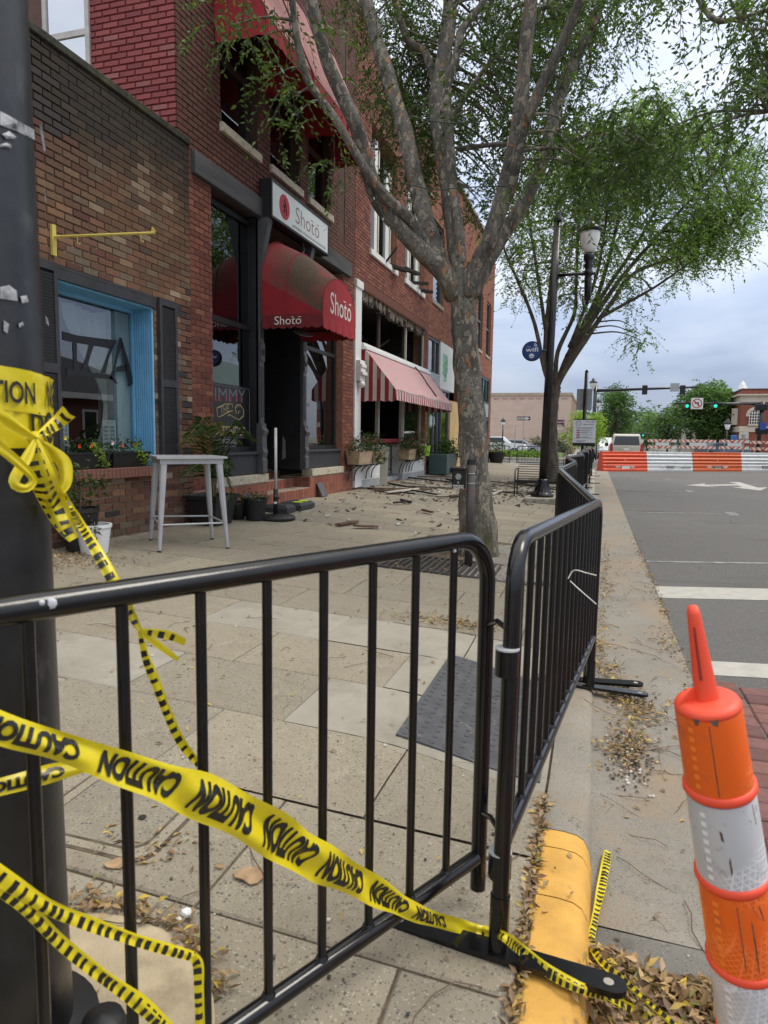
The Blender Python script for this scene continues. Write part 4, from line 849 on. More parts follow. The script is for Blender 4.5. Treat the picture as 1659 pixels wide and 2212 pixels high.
dl = thing('dish_lamp', 'pale round dish lamp under the rounded entrance awning', 'lamp', PX(654, 720, -4.6)); dp = PX(654, 720, -4.6)
MB().lathe([(.0, .03), (.03, .03), (.16, .01), (.165, 0), (.0, -.004)], dp, 20, (.35, -.25, .9)).build('dish', M('dish_grey', (.34, .35, .34), .5), dl, 'auto'); MB().tube([dp, dp+(0, 0, .35)], .006, 5).build('cord', BLK2, dl)
# sign box
sg = thing('sign_box', 'white light-box sign with red circle and thin lettering above the rounded awning', 'sign', (FX+.1, 10.76, 4.6))
SX = -4.75; sy0, sy1, sz0, sz1 = 9.61, 11.90, 4.60, 5.16
MB().bbox(FX-.0, SX-.008, sy0, sy1, sz0, sz1, .006).build('case', BLK2, sg); MB().box(SX-.008, SX, sy0+.035, sy1-.035, sz0+.035, sz1-.035).build('face', M('sign_white', (.66, .70, .72), .35, var=.05, vs=2), sg)
frame(sg, SX-.02, SX+.008, sy0, sy1, sz0, sz1, .036, BLK2, 'rim')
MB().lathe([(.185, 0), (.185, .003)], (SX, sy0+.46, 4.88), 32, (1, 0, 0)).build('red_disc', M('disc_red', (.42, .012, .03), .5), sg)
mb = MB()
for pts in (((-.02, .09), (.03, .05), (-.03, .0)), ((-.03, .03), (.0, -.02), (-.04, -.09)), ((.03, .06), (.05, -.02), (.06, -.11)), ((-.05, .0), (.02, .02)), ((-.04, -.05), (.01, -.06)), ((.0, .1), (.01, .12))): mb.tube([(SX+.004, sy0+.46+a, 4.88+b) for a, b in pts], .009, 4)
mb.build('brush_mark', INK, sg)
mb = MB(); shoto(mb, (SX+.002, sy0+1.36, 4.90), (0, 1, 0), (0, 0, 1), .25, .98, -.008); mb.build('name_lettering', M('sign_letter', (.20, .13, .12), .5), sg)
mb = MB(); letter(mb, 'JAPANESE STEAKHOUSE & SEAFOOD', (SX+.002, sy0+1.45, 4.69), (0, 1, 0), (0, 0, 1), .052, 1.42); mb.build('small_lettering', INK, sg)
MB().tube(catmull([(SX-.1, 11.0, 4.6), (SX-.09, 11.0, 4.45), (FX+.02, 10.85, 4.36)], 6), .012, 6).build('conduit', GREYP, sg)
# ---------------------------------------------------------------- C: burnt-out shop
E6 = lambda x, y: (763.1+x*.135, 763.1+y*.135)
C5 = lambda x, y: (696.7+x*.3, 464.5+y*.3)
Cb = thing('burnt_brick_shop', 'fire-gutted red brick shop with charred openings above a striped awning', 'building', (FX-.5, 17.2, .25))
CW = [(14.9, 16.95, 5.52, 8.2), (17.8, 19.8, 5.52, 8.2)]; CH = CW+[(14.3, 20.3, .25, 4.56)]
core(Cb, FX-.4, FX-.012, 13.885, 20.5, .1, 9.9, CH, MORTR)
cred = pal([(.22, .075, .048), (.26, .095, .06), (.19, .06, .042), (.15, .055, .04)], [30, 25, 20, 12], .2)
bricks(Cb, 'x', FX-.012, 1, 13.9, 20.5, .25, 9.9, CH+[(13.9, 14.3, .2, 4.66), (14.2, 20.4, 4.56, 4.78)], cred, proud=.012, nind=260)
sm = {}
for i in range(80):
    y = 14.2+.0765*i; k = i % 3
    if k not in sm: sm[k] = MB().box(-.02, .012, -.033, .033, -.10, .10, ((.2, .07, .045), (.17, .055, .038), (.13, .05, .035))[k]).mesh('soldier_brick'); sm[k].materials.append(BRK)
    obj('soldier_brick', sm[k], None, Cb, mw=Matrix.Translation((FX-.012, y, 4.67)))
# upper burnt windows
for y0, y1, z0, z1 in CW:
    ws = MB().bbox(FX-.25, FX+.05, y0-.06, y1+.06, z0-.13, z0, .008).build('window_sill', WHITEP, Cb)
    for k, (a, b, mt) in enumerate(((0, .08, CHAR), (.62, .82, WHITEP), (.90, .98, CREAM), (1.25, 1.33, CHAR), (1.5, 1.78, WHITEP), (1.86, 1.95, CREAM))): MB().box(FX-.22-.02*(k % 2), FX-.12, y0+a, min(y0+b, y1), z0, z1-.1*k).build('casing_board', mt, Cb)
    room(Cb, -7, FX-.41, y0-.3, y1+.3, z0-.3, z1+.2)
for i, (u, v, l_) in enumerate(((C5(470, 320), .7, (.25, .1, .35)), (C5(520, 375), .5, (.3, .35, -.05)), (C5(640, 405), .5, (.12, .45, .0)), (C5(690, 490), .4, (.25, .3, .03)), (C5(720, 545), .3, (.3, .25, -.02)))):
    c = PX(*u, FX+.08); d = np.array(l_); t = tag(MB().obox(c, d*.8, np.cross(d, (0, 0, 1))*.15+np.array((0, 0, .0)), np.array((0, 0, .035))).build('charred_timber', CHAR), 'charred timber end jutting over an upper burnt window sill, %s from the left' % ('first', 'second', 'third', 'fourth', 'fifth')[i], 'timber', 'charred timber ends on the upper sills')
# transom opening
room(Cb, -7.2, FX-.41, 14.1, 20.4, 3.0, 4.7, M('burnt_room', (.03, .024, .02), .95, var=.5, vs=4))
lb = MB(); y = 14.3; r_ = random.Random(3)
while y < 20.3: w_ = r_.uniform(.05, .14); lb.box(FX-.18, FX-.06+r_.uniform(-.02, .02), y, y+w_, 4.56-r_.uniform(.08, .26), 4.555); y += w_
stuff(lb.build('charred_lath', M('charred_lath', (.16, .13, .10), .9, var=.6, vs=14, dirt=(.02, .018, .015), dscale=4, dr=(.45, .6)), Cb))
for k, (y, w_, mt, x) in enumerate(((14.34, .09, CREAM, -.1), (14.50, .07, CREAM, -.16), (14.62, .05, CHAR, -.12), (18.55, .07, CREAM, -.15), (20.05, .12, CHAR, -.1), (20.22, .06, CREAM, -.08))): MB().box(FX+x-.05, FX+x, y, y+w_, 3.34, 4.45).build('burnt_stud', mt, Cb)
for u in (398, 580): p = PX(*C5(u, 950), FX-.25); MB().tube([(FX-.25, p[1], 3.2), (FX-.25, p[1], 4.6)], .055, 10).build('iron_column', M('rusty_iron', (.05, .035, .03), .8), Cb)
for i in range(14): a = r_.uniform(14.6, 19.6); b = r_.uniform(3.3, 4.3); MB().obox((FX-r_.uniform(.5, 1.8), a, b), (r_.uniform(-.1, .1), r_.uniform(.3, .8), r_.uniform(-.3, .3)), (.03, 0, 0), (0, 0, .02)).build('fallen_lath', r_.choice((CHAR, CREAM, CHAR)), Cb)
MB().bbox(FX-.1, FX+.14, 14.28, 20.36, 3.26, 3.33, .008).bbox(FX-.1, FX+.09, 14.28, 20.36, 3.33, 3.40, .006).build('cornice', WHITEP, Cb)
# white pilaster with carved bracket
wc = MB().bbox(FX-.1, FX+.03, 13.9, 14.28, .35, 4.62, .008).bbox(FX-.1, FX+.06, 13.88, 14.31, 4.50, 4.66, .008).bbox(FX-.1, FX+.06, 13.885, 14.31, .28, .85, .01).build('white_pilaster', WHITEP, Cb)
for k, (d, z0, z1) in enumerate(((.10, 2.92, 3.0), (.14, 2.84, 2.92), (.12, 2.76, 2.84), (.16, 2.68, 2.76), (.10, 2.56, 2.68))): MB().bbox(FX+.03, FX+.03+d, 13.93, 14.25, z0, z1, .01).build('bracket_moulding', WHITEP, wc)
MB().lathe([(0, 0), (.07, .02), (.09, .08), (.07, .13), (.03, .14)], (FX+.1, 14.09, 2.42), 12).build('carved_boss', WHITEP, wc, True)
# shop front below the awning
room(Cb, -7.4, FX-.5, 14.1, 20.4, .3, 2.9, M('burnt_room_low', (.02, .017, .015), .95))
CONB = M('step_concrete', (.36, .38, .39), .8, var=.15, vs=6, bump=.2, bs=80)
MB().bbox(FX-.5, FX+.03, 14.3, 16.0, .2, .42, .01).build('base_left', CONB, Cb); MB().bbox(FX-.5, FX+.02, 17.85, 20.35, .2, .40, .01).build('base_right', CONB, Cb); MB().bbox(FX-1.2, FX-.12, 16.0, 17.85, .2, .36, .01).build('door_step', CONB, Cb)
def panelled(y0, y1, z0, z1): 
    p = MB().box(FX-.5, FX-.005, y0, y1, z0, z1).build('white_panel', WHITEP, Cb); frame(p, FX-.005, FX+.012, y0, y1, z0, z1, .07, WHITEP, 'panel_frame'); return p
panelled(14.3, 15.95, .42, 1.12); panelled(17.9, 20.3, .40, 1.14)
MB().bbox(FX-.55, FX+.07, 14.28, 16.0, 1.12, 1.18, .008).bbox(FX-.55, FX+.06, 17.85, 20.35, 1.14, 1.2, .008).build('panel_ledge', CREAM, Cb)
MB().bbox(FX-.2, FX-.10, 14.3, 18.0, 1.24, 1.34, .008).build('red_rail', M('rail_red', (.30, .02, .03), .5), Cb)
for y0, y1, z0 in ((16.05, 16.9, .38), (16.95, 17.8, .38)):
    p = MB().box(FX-1.0, FX-.95, y0, y1, z0, 1.2).build('recess_panel', CREAM, Cb); frame(p, FX-.95, FX-.93, y0, y1, z0, 1.2, .08, CREAM, 'panel_frame', (('z', .8),))
for (u, v0, v1, w_, tilt) in ((385, 780, 1430, .09, .18), (780, 800, 1880, .08, 0.)):
    a, b = PX(*E6(u, v0), FX-.15), PX(*E6(u, v1), FX-.15); MB().obox(((a+b)/2), (0, 0, (a[2]-b[2])/2+.1), (0, w_*.6, 0), (.04, 0, 0)).build('cream_post', CREAM, Cb)
a = PX(*E6(335, 1200), FX-.3); MB().obox(a, (0, .02, .6), (0, .05, 0), (.03, 0, 0)).build('charred_post', CHAR, Cb)
w = frame(Cb, FX-.2, FX-.12, 18.15, 20.3, 1.2, 2.9, .08, CREAM, 'shop_window'); pane(w, FX-.16, 18.23, 20.22, 1.28, 2.82, BG)
fb = tag(MB().obox(PX(*E6(490, 1880), FX+.25), (.05, -.12, .55), (.08, .05, .0), (.01, -.02, 0)).build('fallen_board', CREAM), 'long cream board leaning out of the burnt shop doorway', 'board')
sr = thing('step_railing', 'thin black iron handrail standing in the burnt shop doorway', 'railing', (FX-.3, 16.9, .36))
pa = PX(*E6(605, 1480), FX-.2); pb = PX(*E6(605, 1920), FX-.2)
MB().tube([pa, pb], .022, 6).build('post', BLK2, sr); MB().tube([pa, pa+(-.6, .1, .1)], .015, 6).build('handrail', BLK2, sr); MB().tube([pb+(0, 0, .1), pb+(-.6, .1, .15)], .015, 6).build('lower_rail', BLK2, sr)
# striped awning
sa = thing('striped_awning', 'red and white striped canvas awning over the burnt shop front', 'awning', (FX, 17.3, 2.3))
XO = -4.14; ya, yb, zt, zo, zv = 14.32, 20.30, 3.25, 2.40, 2.20
STR = M('stripe_canvas', (1, 1, 1), .85, var=.12, vs=5, attr=True, dirt=(.33, .27, .26), dscale=2, dr=(.6, .85))
FR, FW, SR, SW = (.31, .022, .045), (.64, .55, .52), (.30, .012, .03), (.55, .51, .45)
mb = MB(); n = 84
for i in range(n):
    y0 = ya+(yb-ya)*i/n; y1 = ya+(yb-ya)*(i+1)/n; c = FR if i % 2 else FW; ns = 6
    for k in range(ns):
        s0, s1 = k/ns, (k+1)/ns; f = lambda s: (FX+.12+(XO-FX-.12)*s, zt+(zo-zt)*s-.035*math.sin(s*math.pi))
        a, b = f(s0), f(s1); sag = lambda y: .02*math.sin((y-ya)*3.3)
        mb.add([(a[0], y0, a[1]+sag(y0)*s0), (a[0], y1, a[1]+sag(y1)*s0), (b[0], y1, b[1]+sag(y1)*s1), (b[0], y0, b[1]+sag(y0)*s1)], [(0, 1, 2, 3)], c)
mb.build('slope', STR, sa, True)
mb = MB(); n = 200
for i in range(n):
    y0 = ya+(yb-ya)*i/n; y1 = ya+(yb-ya)*(i+1)/n; c = FR if (i//2) % 2 else FW; sc_ = lambda y: zv-.03*abs(math.sin((y-ya)*math.pi/.12)); sg_ = lambda y: .02*math.sin((y-ya)*3.3); xw = lambda y: XO+.015*math.sin(y*23)
    mb.add([(XO, y0, zo+sg_(y0)), (XO, y1, zo+sg_(y1)), (xw(y1), y1, sc_(y1)), (xw(y0), y0, sc_(y0))], [(0, 1, 2, 3)], c)
mb.build('front_valance', STR, sa, True)
for y in (ya, yb):
    mb = MB(); n = 44; xi = FX+.01
    for i in range(n):
        x0 = xi+(XO-xi)*i/n; x1 = xi+(XO-xi)*(i+1)/n; c = SR if (i//5) % 2 == 0 else SW; tz = lambda x: min(zt, zt+(zo-zt)*max(0, (x-FX-.12)/(XO-FX-.12))); sc_ = lambda x: 2.17-.03*abs(math.sin((x-xi)*math.pi/.16)); wy = lambda x: y+.01*math.sin(x*20)
        mb.add([(x0, y, tz(x0)), (x1, y, tz(x1)), (x1, wy(x1), sc_(x1)), (x0, wy(x0), sc_(x0))], [(0, 1, 2, 3)], c)
    mb.build('side_curtain', STR, sa, True)
MB().tube([(XO-.01, ya, zo-.01), (XO-.01, yb, zo-.01)], .014, 6).build('front_bar', STEEL, sa)
tag(MB().tube([PX(*E6(990, 220), FX+.15), PX(*E6(1080, 330), FX+.3), PX(*E6(1200, 510), FX+.5)+(0, 0, .0), PX(*E6(1330, 690), FX+.75)], .018, 5).build('fallen_pipe', CHAR), 'dark charred pole lying down the striped awning', 'pole')
# window boxes
TAN = M('tan_trough', (.42, .31, .20), .8, var=.2, vs=5, dirt=(.2, .15, .1), dscale=4)
for i, (c0, c1) in enumerate(((E6(110, 1600), E6(500, 1760)), (E6(905, 1540), E6(1110, 1670)))):
    xo = FX+.34; p0, p1 = PX(*c0, xo), PX(*c1, xo); y0, y1 = p0[1], p1[1]+.05; z1, z0 = (1.08, .80)
    t = thing('window_box', 'tan window box of drooping plants on iron brackets, %s side of the burnt doorway' % ('left' if i == 0 else 'right'), 'planter', (FX+.2, (y0+y1)/2, z0), 'window boxes')
    V = []
    for z, e in ((z0, .05), (z1-.03, .0), (z1, -.015), (z1, .02), (z1-.05, .03)): V += [(FX+.03+e*.3, y0+e, z), (xo-e, y0+e, z), (xo-e, y1-e, z), (FX+.03+e*.3, y1-e, z)]
    MB().add(V, [(3, 2, 1, 0)]+[(4*k+j, 4*k+(j+1) % 4, 4*k+4+(j+1) % 4, 4*k+4+j) for k in range(4) for j in range(4)]+[(16, 17, 18, 19)]).build('trough', TAN, t)
    for k in range(5): y = y0+.12+(y1-y0-.2)*k/4; MB().tube(catmull([(FX+.03, y, .44), (FX+.06, y, .62), (FX+.16, y, .74), (xo-.02, y, .79)], 5), .013, 5).build('iron_bracket', BLK2, t)
    MB().tube([(FX+.04, y0+.05, z0-.01), (xo, y0+.05, z0-.01), (xo, y1-.05, z0-.01), (FX+.04, y1-.05, z0-.01)], .012, 5).build('iron_tray', BLK2, t)
    MB().tube([(xo+.005, (y0+y1)/2, z1), (xo-.02, (y0+y1)/2, z0)], .01, 5).build('tie_strap', BLK2, t)
    cs = [(FX+.2, y0+(y1-y0)*k/6, 1.13+.1*((k*7) % 3)) for k in range(7)]+[(xo+.03, y0+(y1-y0)*(.55+.1*k), 1.02-.06*k) for k in range(3)]
    foliage('foliage', t, cs, 130 if i else 80, (.09, .09, .09 if i else .07), .075, [(.05, .085, .03), (.035, .06, .02), (.09, .12, .05)], LEAF)
    if i: foliage('red_blossom', t, [(FX+.25, y0+.25, 1.3), (FX+.3, y1+.05, 1.15), (FX+.3, y0+.6, 1.28)], 45, (.08, .12, .09), .04, [(.55, .04, .06), (.6, .12, .14)], LEAF)
tag(MB().lathe([(.13, 0), (.17, .3), (.16, .3), (.12, .05), (0, .05)], PX(*E6(1145, 1640), FX+.2), 14).build('lime_bucket', M('lime_plastic', (.35, .55, .05), .5)), 'lime green bucket hanging beside the right window box', 'bucket')
# ---------------------------------------------------------------- D: corner brick building
Db = thing('corner_brick_building', 'tall orange red brick corner building with green metal windows', 'building', (FX-.5, 27, .25))
DT = 10.05; g0 = PX(*C5(1165, 590), FX); g1 = PX(*C5(1205, 980), FX); h0 = PX(*C5(1095, 640), FX)
DW = [(21.0, 22.4, 5.6, 8.0), (24.0, 25.4, 5.6, 8.0), (27.0, 28.3, 5.3, 7.6), (29.3, 30.5, 5.2, 7.6), (31.7, 32.9, 5.2, 7.6)]
DS = [(20.6, 26.6, .25, 4.52), (27.2, 29.9, .25, 4.2), (30.6, 33.3, .25, 4.2)]
core(Db, FX-.4, FX-.012, 20.5, 33.85, .1, DT, DW+DS, MORTR)
dred = pal([(.30, .105, .06), (.34, .125, .07), (.26, .085, .052), (.30, .14, .09)], [30, 25, 20, 10], .2)
bricks(Db, 'x', FX-.012, 1, 20.5, 33.85, .25, DT, DW+DS, dred, nind=0)
MB().bbox(FX-.5, FX+.07, 13.9, 20.5, 9.9, 10.05, .02).build('coping', CONC, Cb); MB().bbox(FX-.5, FX+.10, 20.5, 33.9, DT, DT+.15, .02).build('coping', CONC, Db); MB().bbox(FX-.5, FX+.09, 7.45, 13.9, TOPZ, TOPZ+.15, .02).build('coping', CONC, B)
MB().box(-18, FX-.5, 7.62, 33.8, 8.5, 9.3).build('flat_roof', DARK, Db)
GRNM = M('green_metal', (.055, .095, .09), .45, var=.1); BLUEG = M('pale_steel', (.30, .36, .40), .5, var=.15, vs=3)
for y0, y1, z0, z1 in DW:
    w = frame(Db, FX-.15, FX-.06, y0, y1, z0, z1, .08, GRNM, 'window', (('z', (z0+z1)/2),)); pane(w, FX-.1, y0+.08, y1-.08, z0+.08, z1-.08, BG); MB().bbox(FX-.15, FX+.04, y0-.05, y1+.05, z0-.12, z0, .008).build('window_sill', CONC, w)
    tm = MB()
    for k in range(int((z1-z0)/.146)): tm.box(FX-.02, FX+.03, y1+.01, y1+.10, z0+.146*k, z0+.146*k+.066, (.30, .105, .06))
    stuff(tm.build('toothed_brick', BRK, Db))
room(Db, -8, FX-.41, 20.6, 33.6, .3, 8.4, M('dark_room', (.02, .022, .022), .9))
sf = frame(Db, FX-.12, FX-.03, 20.6, 23.95, .35, 4.5, .09, GREYP, 'storefront', (('y', 21.6), ('y', 22.2), ('y', 22.75)))
for a, b in ((20.69, 21.56), (21.64, 22.16), (22.24, 22.71)): pane(sf, FX-.08, a, b, 3.47, 4.41, BG)
for a, b in ((20.69, 22.71), (22.79, 23.86)): pane(sf, FX-.08, a, b, .5, 2.92, BG)
MB().box(FX-.13, FX-.01, 20.6, 23.95, 2.95, 3.42).build('steel_band', BLUEG, sf); MB().box(FX-.1, FX+.01, 22.25, 24.6, 3.0, 4.5).build('banner_board', M('banner_white', (.68, .70, .68), .6, var=.05), sf)
mb = MB()
for k in range(9): a, b = 22.6+.12*(k % 4), 3.5+.22*(k//3); mb.tube(catmull([(FX+.015, a, b), (FX+.015, a+.15, b+.22), (FX+.015, a+.3, b-.05), (FX+.015, a+.2, b-.2)], 5), .028, 4)
mb.build('green_scrawl', M('scrawl_green', (.25, .50, .36), .7), sf)
mb = MB(); tp_ = PX(*E6(1250, 1090), FX-.06)
for k in range(7): a, b = tp_[1]-.25+.09*k, tp_[2]+.06*math.sin(k*2.1); mb.tube(catmull([(FX-.065, a, b-.15), (FX-.065, a+.09, b+.15), (FX-.065, a+.16, b-.08), (FX-.065, a+.03, b-.02)], 4), .018, 4)
mb.build('glass_graffiti', M('graffiti_pale', (.55, .68, .66), .6), sf)
MB().box(FX-.1, FX-.0, 24.05, 26.6, .25, 2.7).build('plywood_board', M('plywood', (.56, .38, .17), .75, var=.15, vs=3), Db)
for y0, y1 in ((27.2, 29.9), (30.6, 33.3)):
    w = frame(Db, FX-.12, FX-.03, y0, y1, .3, 4.2, .1, GRNM, 'shop_window', (('y', y0+.9), ('y', y0+1.8), ('z', 3.05), ('z', 2.3))); pane(w, FX-.08, y0+.1, y1-.1, .4, 4.1, BG); MB().box(FX-.06, FX-.02, y0+.1, y1-.1, 2.4, 3.0).build('steel_panel', BLUEG, w)
# planter trough by the storefront
pt = thing('steel_planter', 'dark green metal planter trough with bushy plant beside the storefront', 'planter', (FX+.35, 21.4, .23)); q = GS(*E6(1160, 1930)); 
MB().bbox(FX+.03, FX+.62, 20.75, 21.2, .26, .88, .015).build('end_cabinet', GRNM, pt)
V = []
for z, e in ((.42, .06), (.9, 0), (.9, .03), (.84, .04)): V += [(FX+.03+e*.2, 21.2+e, z), (FX+.62-e, 21.2+e, z), (FX+.62-e, 22.6-e, z), (FX+.03+e*.2, 22.6-e, z)]
MB().add(V, [(3, 2, 1, 0)]+[(4*k+j, 4*k+(j+1) % 4, 4*k+4+(j+1) % 4, 4*k+4+j) for k in range(3) for j in range(4)]+[(12, 13, 14, 15)]).build('trough', GRNM, pt)
for y in (21.25, 22.4): MB().box(FX+.1, FX+.5, y, y+.1, .24, .46).build('leg', GRNM, pt)
foliage('foliage', pt, [(FX+.35, 21.4+.25*k, 1.05+.12*math.sin(k)) for k in range(6)]+[(FX+.6, 22.4, .85)], 160, (.14, .13, .13), .085, [(.05, .10, .02), (.09, .15, .03), (.03, .06, .015)], LEAF)
# ---------------------------------------------------------------- fire debris on the sidewalk
r_ = random.Random(21); spots = []
for i in range(34):
    if i < 20: x, y = r_.uniform(-4.6, -2.4), r_.uniform(13.6, 20)
    elif i < 28: x, y = r_.uniform(-2.2, -1.3), r_.uniform(15.5, 20)
    else: x, y = r_.uniform(-3.4, -1.8), r_.uniform(8.5, 13)
    a = r_.uniform(-1.2, 1.2)+1.2; l_ = r_.uniform(.25, .95) if i < 28 else r_.uniform(.12, .3); w_ = r_.uniform(.02, .06); h_ = r_.uniform(.008, .02)
    spots.append((x, y, a, l_, w_, h_))
order = sorted(range(34), key=lambda i: spots[i][1]); names = ['%d%s' % (k+1, 'st' if k in (0, 20, 30) else 'nd' if k in (1, 21, 31) else 'rd' if k in (2, 22, 32) else 'th') for k in range(34)]
for k, i in enumerate(order):
    x, y, a, l_, w_, h_ = spots[i]; z = zg(x, y)+h_+.006+r_.uniform(0, .03); d = np.array((math.sin(a), math.cos(a), r_.uniform(-.03, .03)-SL*math.sin(a)))
    P = []; nn = 5; sx = np.cross(d, (0, 0, 1)); mb = MB(); V = []
    for j in range(nn+1):
        c = np.array((x, y, z))+d*l_*(2*j/nn-1); ww = w_*(1+r_.uniform(-.25, .15))*(1 if 0 < j < nn else r_.uniform(.3, .9)); V += [c-sx*ww+(0, 0, -h_), c+sx*ww+(0, 0, -h_), c+sx*ww*.9+(0, 0, h_), c-sx*ww*.9+(0, 0, h_*r_.uniform(.6, 1.1))]
    mb.add(V, [(0, 1, 2, 3), tuple(4*nn+q for q in (3, 2, 1, 0))]+[(4*j+q, 4*j+(q+1) % 4, 4*j+4+(q+1) % 4, 4*j+4+q) for j in range(nn) for q in range(4)])
    tag(mb.build('charred_plank', r_.choice((CHAR, CHAR, CHAR, M('scorched_wood', (.10, .055, .035), .85, var=.5, vs=9, bump=.4), CREAM))), 'burnt plank lying on the sidewalk debris, %s nearest of the planks' % names[k], 'plank', 'burnt planks on the sidewalk')
db = MB()
for _ in range(900):
    m_ = r_.random()
    if m_ < .6: x, y = r_.uniform(-4.85, -2.2), r_.gauss(17, 2.2)
    elif m_ < .9: x, y = r_.gauss(-1.6, .35), r_.gauss(17, 1.6)
    else: x, y = r_.uniform(-4.4, -1.6), r_.uniform(8.5, 14)
    if x > -.5 or x < -4.9: continue
    s = r_.uniform(.01, .05); a = r_.uniform(0, 3.14); c = r_.choice(((.02, .018, .015), (.05, .035, .025), (.2, .16, .12), (.4, .4, .38), (.5, .56, .56), (.09, .05, .035)))
    db.obox((x, y, zg(x, y)+.008+r_.uniform(0, .03)), (s*math.cos(a), s*math.sin(a), .2*s), (-s*.4*math.sin(a), s*.4*math.cos(a), 0), (0, 0, r_.uniform(.002, .008)), c)
tag(stuff(db.build('fire_debris', M('fire_debris', (1, 1, 1), .85, attr=True))), 'broken glass, ash and charred scraps spread before the burnt shop', 'debris')
# ================================================================== BARRICADES
CHIP = M('paint_chip', (.50, .52, .54), .5, .3, var=.2)
BAR_R = .0105
def barricade(label, L_=2.4, zb=.30, zt=1.10, feet=(True, True), chips=(), leg=(.05, .05), rz=.13, group='black crowd barricades', nb=None, near=False, off=.09):
    t = thing('crowd_barricade', label, 'barricade', (0, 0, 0), group); n = 14 if near else 8; R_ = .0225; c = rz
    P = [(0, 0, leg[0])]+[(0, 0, zt-c)]+[(c-c*math.cos(a), 0, zt-c+c*math.sin(a)) for a in np.linspace(.2, math.pi/2, 7)]+[(L_-c+c*math.sin(a), 0, zt-c+c*math.cos(a)) for a in np.linspace(0, math.pi/2-.2, 7)]+[(L_, 0, zt-c), (L_, 0, leg[1])]
    MB().tube(P, R_, n).build('frame_tube', BLK, t, 'auto'); MB().tube([(R_*.8, 0, zb), (L_-R_*.8, 0, zb)], R_*.95, n).build('bottom_rail', BLK, t, 'auto')
    nb = nb or int(round((L_-.1)/.1455)); me = MB().tube([(0, 0, zb), (0, 0, zt-.012)], BAR_R, 10 if near else 6).mesh('bar'); me.materials.append(BLK)
    wl = MB().lathe([(BAR_R+.006, .0), (BAR_R+.001, .010)], n=10).mesh('weld'); wl.materials.append(BLK)
    for k in range(nb):
        x = off+(L_-.18)*k/(nb-1); b = obj('bar', me, None, t, smooth='auto', mw=Matrix.Translation((x, 0, 0)))
        if near:
            for z in (zb+R_*.82,): obj('weld', wl, None, b, mw=Matrix.Translation((x, 0, z)))
    for i, x in enumerate((0, L_)):
        if feet[i]:
            s_ = MB().tube([(x, 0, .018), (x, 0, leg[i]+.14)], R_+.004, n).build('foot_socket', BLK, t, 'auto'); a = .29; V = []; w = .034
            out = [(x+w*math.cos(q), a+w*math.sin(q)) for q in np.linspace(0, math.pi, 9)]+[(x+w*math.cos(q), -a+w*math.sin(q)) for q in np.linspace(math.pi, 2*math.pi, 9)]
            MB().prism([(p, q, .004) for p, q in out], (0, 0, .016)).build('foot_plate', BLK, t)
            for q in (a-.01, -a+.01): MB().lathe([(.013, 0), (.013, .0006)], (x, q, .0203), 12).build('foot_hole', CONC, t)
    for x, z, s in chips: MB().obox((x, -R_-.0005, z), (s, 0, 0), (0, .0012, 0), (s*.2, 0, s*.6)).build('paint_chip', CHIP, t)
    return t
def place(t, a, b): 
    a, b = np.asarray(a, float), np.asarray(b, float); d = nrm(b-a); s = np.cross((0, 0, 1), d); s = nrm(s); u = np.cross(d, s)
    m = Matrix(((d[0], s[0], u[0], a[0]), (d[1], s[1], u[1], a[1]), (d[2], s[2], u[2], a[2]), (0, 0, 0, 1))); t.matrix_basis = m; WM[t] = m; return m
def shear_place(t, a, b):             # keep posts upright on a gentle slope
    a, b = np.asarray(a, float), np.asarray(b, float); yaw = math.atan2(b[1]-a[1], b[0]-a[0]); m = Matrix.Translation(Vector(a)) @ Matrix.Rotation(yaw, 4, 'Z') @ Matrix.Rotation(-math.atan2(b[2]-a[2], math.hypot(b[0]-a[0], b[1]-a[1])), 4, 'Y'); t.matrix_basis = m; WM[t] = m; return m
b1 = barricade('nearest black steel crowd barricade crossing the foreground in front of the pole', 2.4, .17, 1.105, (False, True), leg=(.07, .05), near=True, group=None, off=.151)
A1 = np.array((-.268, 1.87, .0)); D1v = nrm(np.array((-.43, -.83, 0))); shear_place(b1, A1, A1+D1v*2.4)
b2 = barricade('black steel crowd barricade on the kerb hooked to the foreground one', 2.42, .31, 1.105, (True, True), leg=(.03, .03), near=True, group=None)
shear_place(b2, (-.185, 1.70, .008), (.035, 4.1, -.088))
# hooks joining the two (parts of the first barricade)
M1i = WM[b1].inverted()
def local(o, P): m = WM[o].inverted(); return [np.array(m @ Vector([float(a) for a in p])) for p in P]
for z in (.86, .31):
    p = np.array((-.262, 1.855, z)); q = np.array((-.19, 1.72, z)); MB().tube(local(b1, [p, p+(q-p)*.5+(0, 0, .03), q+(0, 0, .03), q+(0, -.0, -.03)]), .008, 8).build('hook', BLK, None, 'auto').parent = b1
    mb = MB().tube(local(b2, [q+(0, 0, -.09), q+(0, 0, -.02)]), .031, 12); o = mb.build('hook_sleeve', BLK, None, 'auto'); o.parent = b2
    mb = MB().tube(local(b2, [q+(0, 0, -.022), q+(0, 0, -.018)]), .0315, 12); o = mb.build('worn_rim', CHIP, None); o.parent = b2
def chip(t, P, s, seed=0):
    for p in P:
        k = random.Random(seed+len(P)); c = local(t, [p])[0]; mb = MB(); n = 9
        mb.lathe([(s*.9, 0), (s*.95, .0008), (s*.5, .0025), (0, .003)], c, 9, local(t, [np.asarray(p)+nrm(CAMP-np.asarray(p))*.01])[0]-c); o = mb.build('paint_chip', CHIP, None); o.parent = t
def railpt(t_, u, v, A_=A1, D_=D1v, r=.0218):        # point of the barricade-1 plane seen at a pixel, brought to the tube surface
    d = ray(u, v); n_ = np.array((D_[1], -D_[0], 0)); s = np.dot(A_-CAMP, n_)/np.dot(d, n_); p = CAMP+d*s; return p-nrm(d)*r
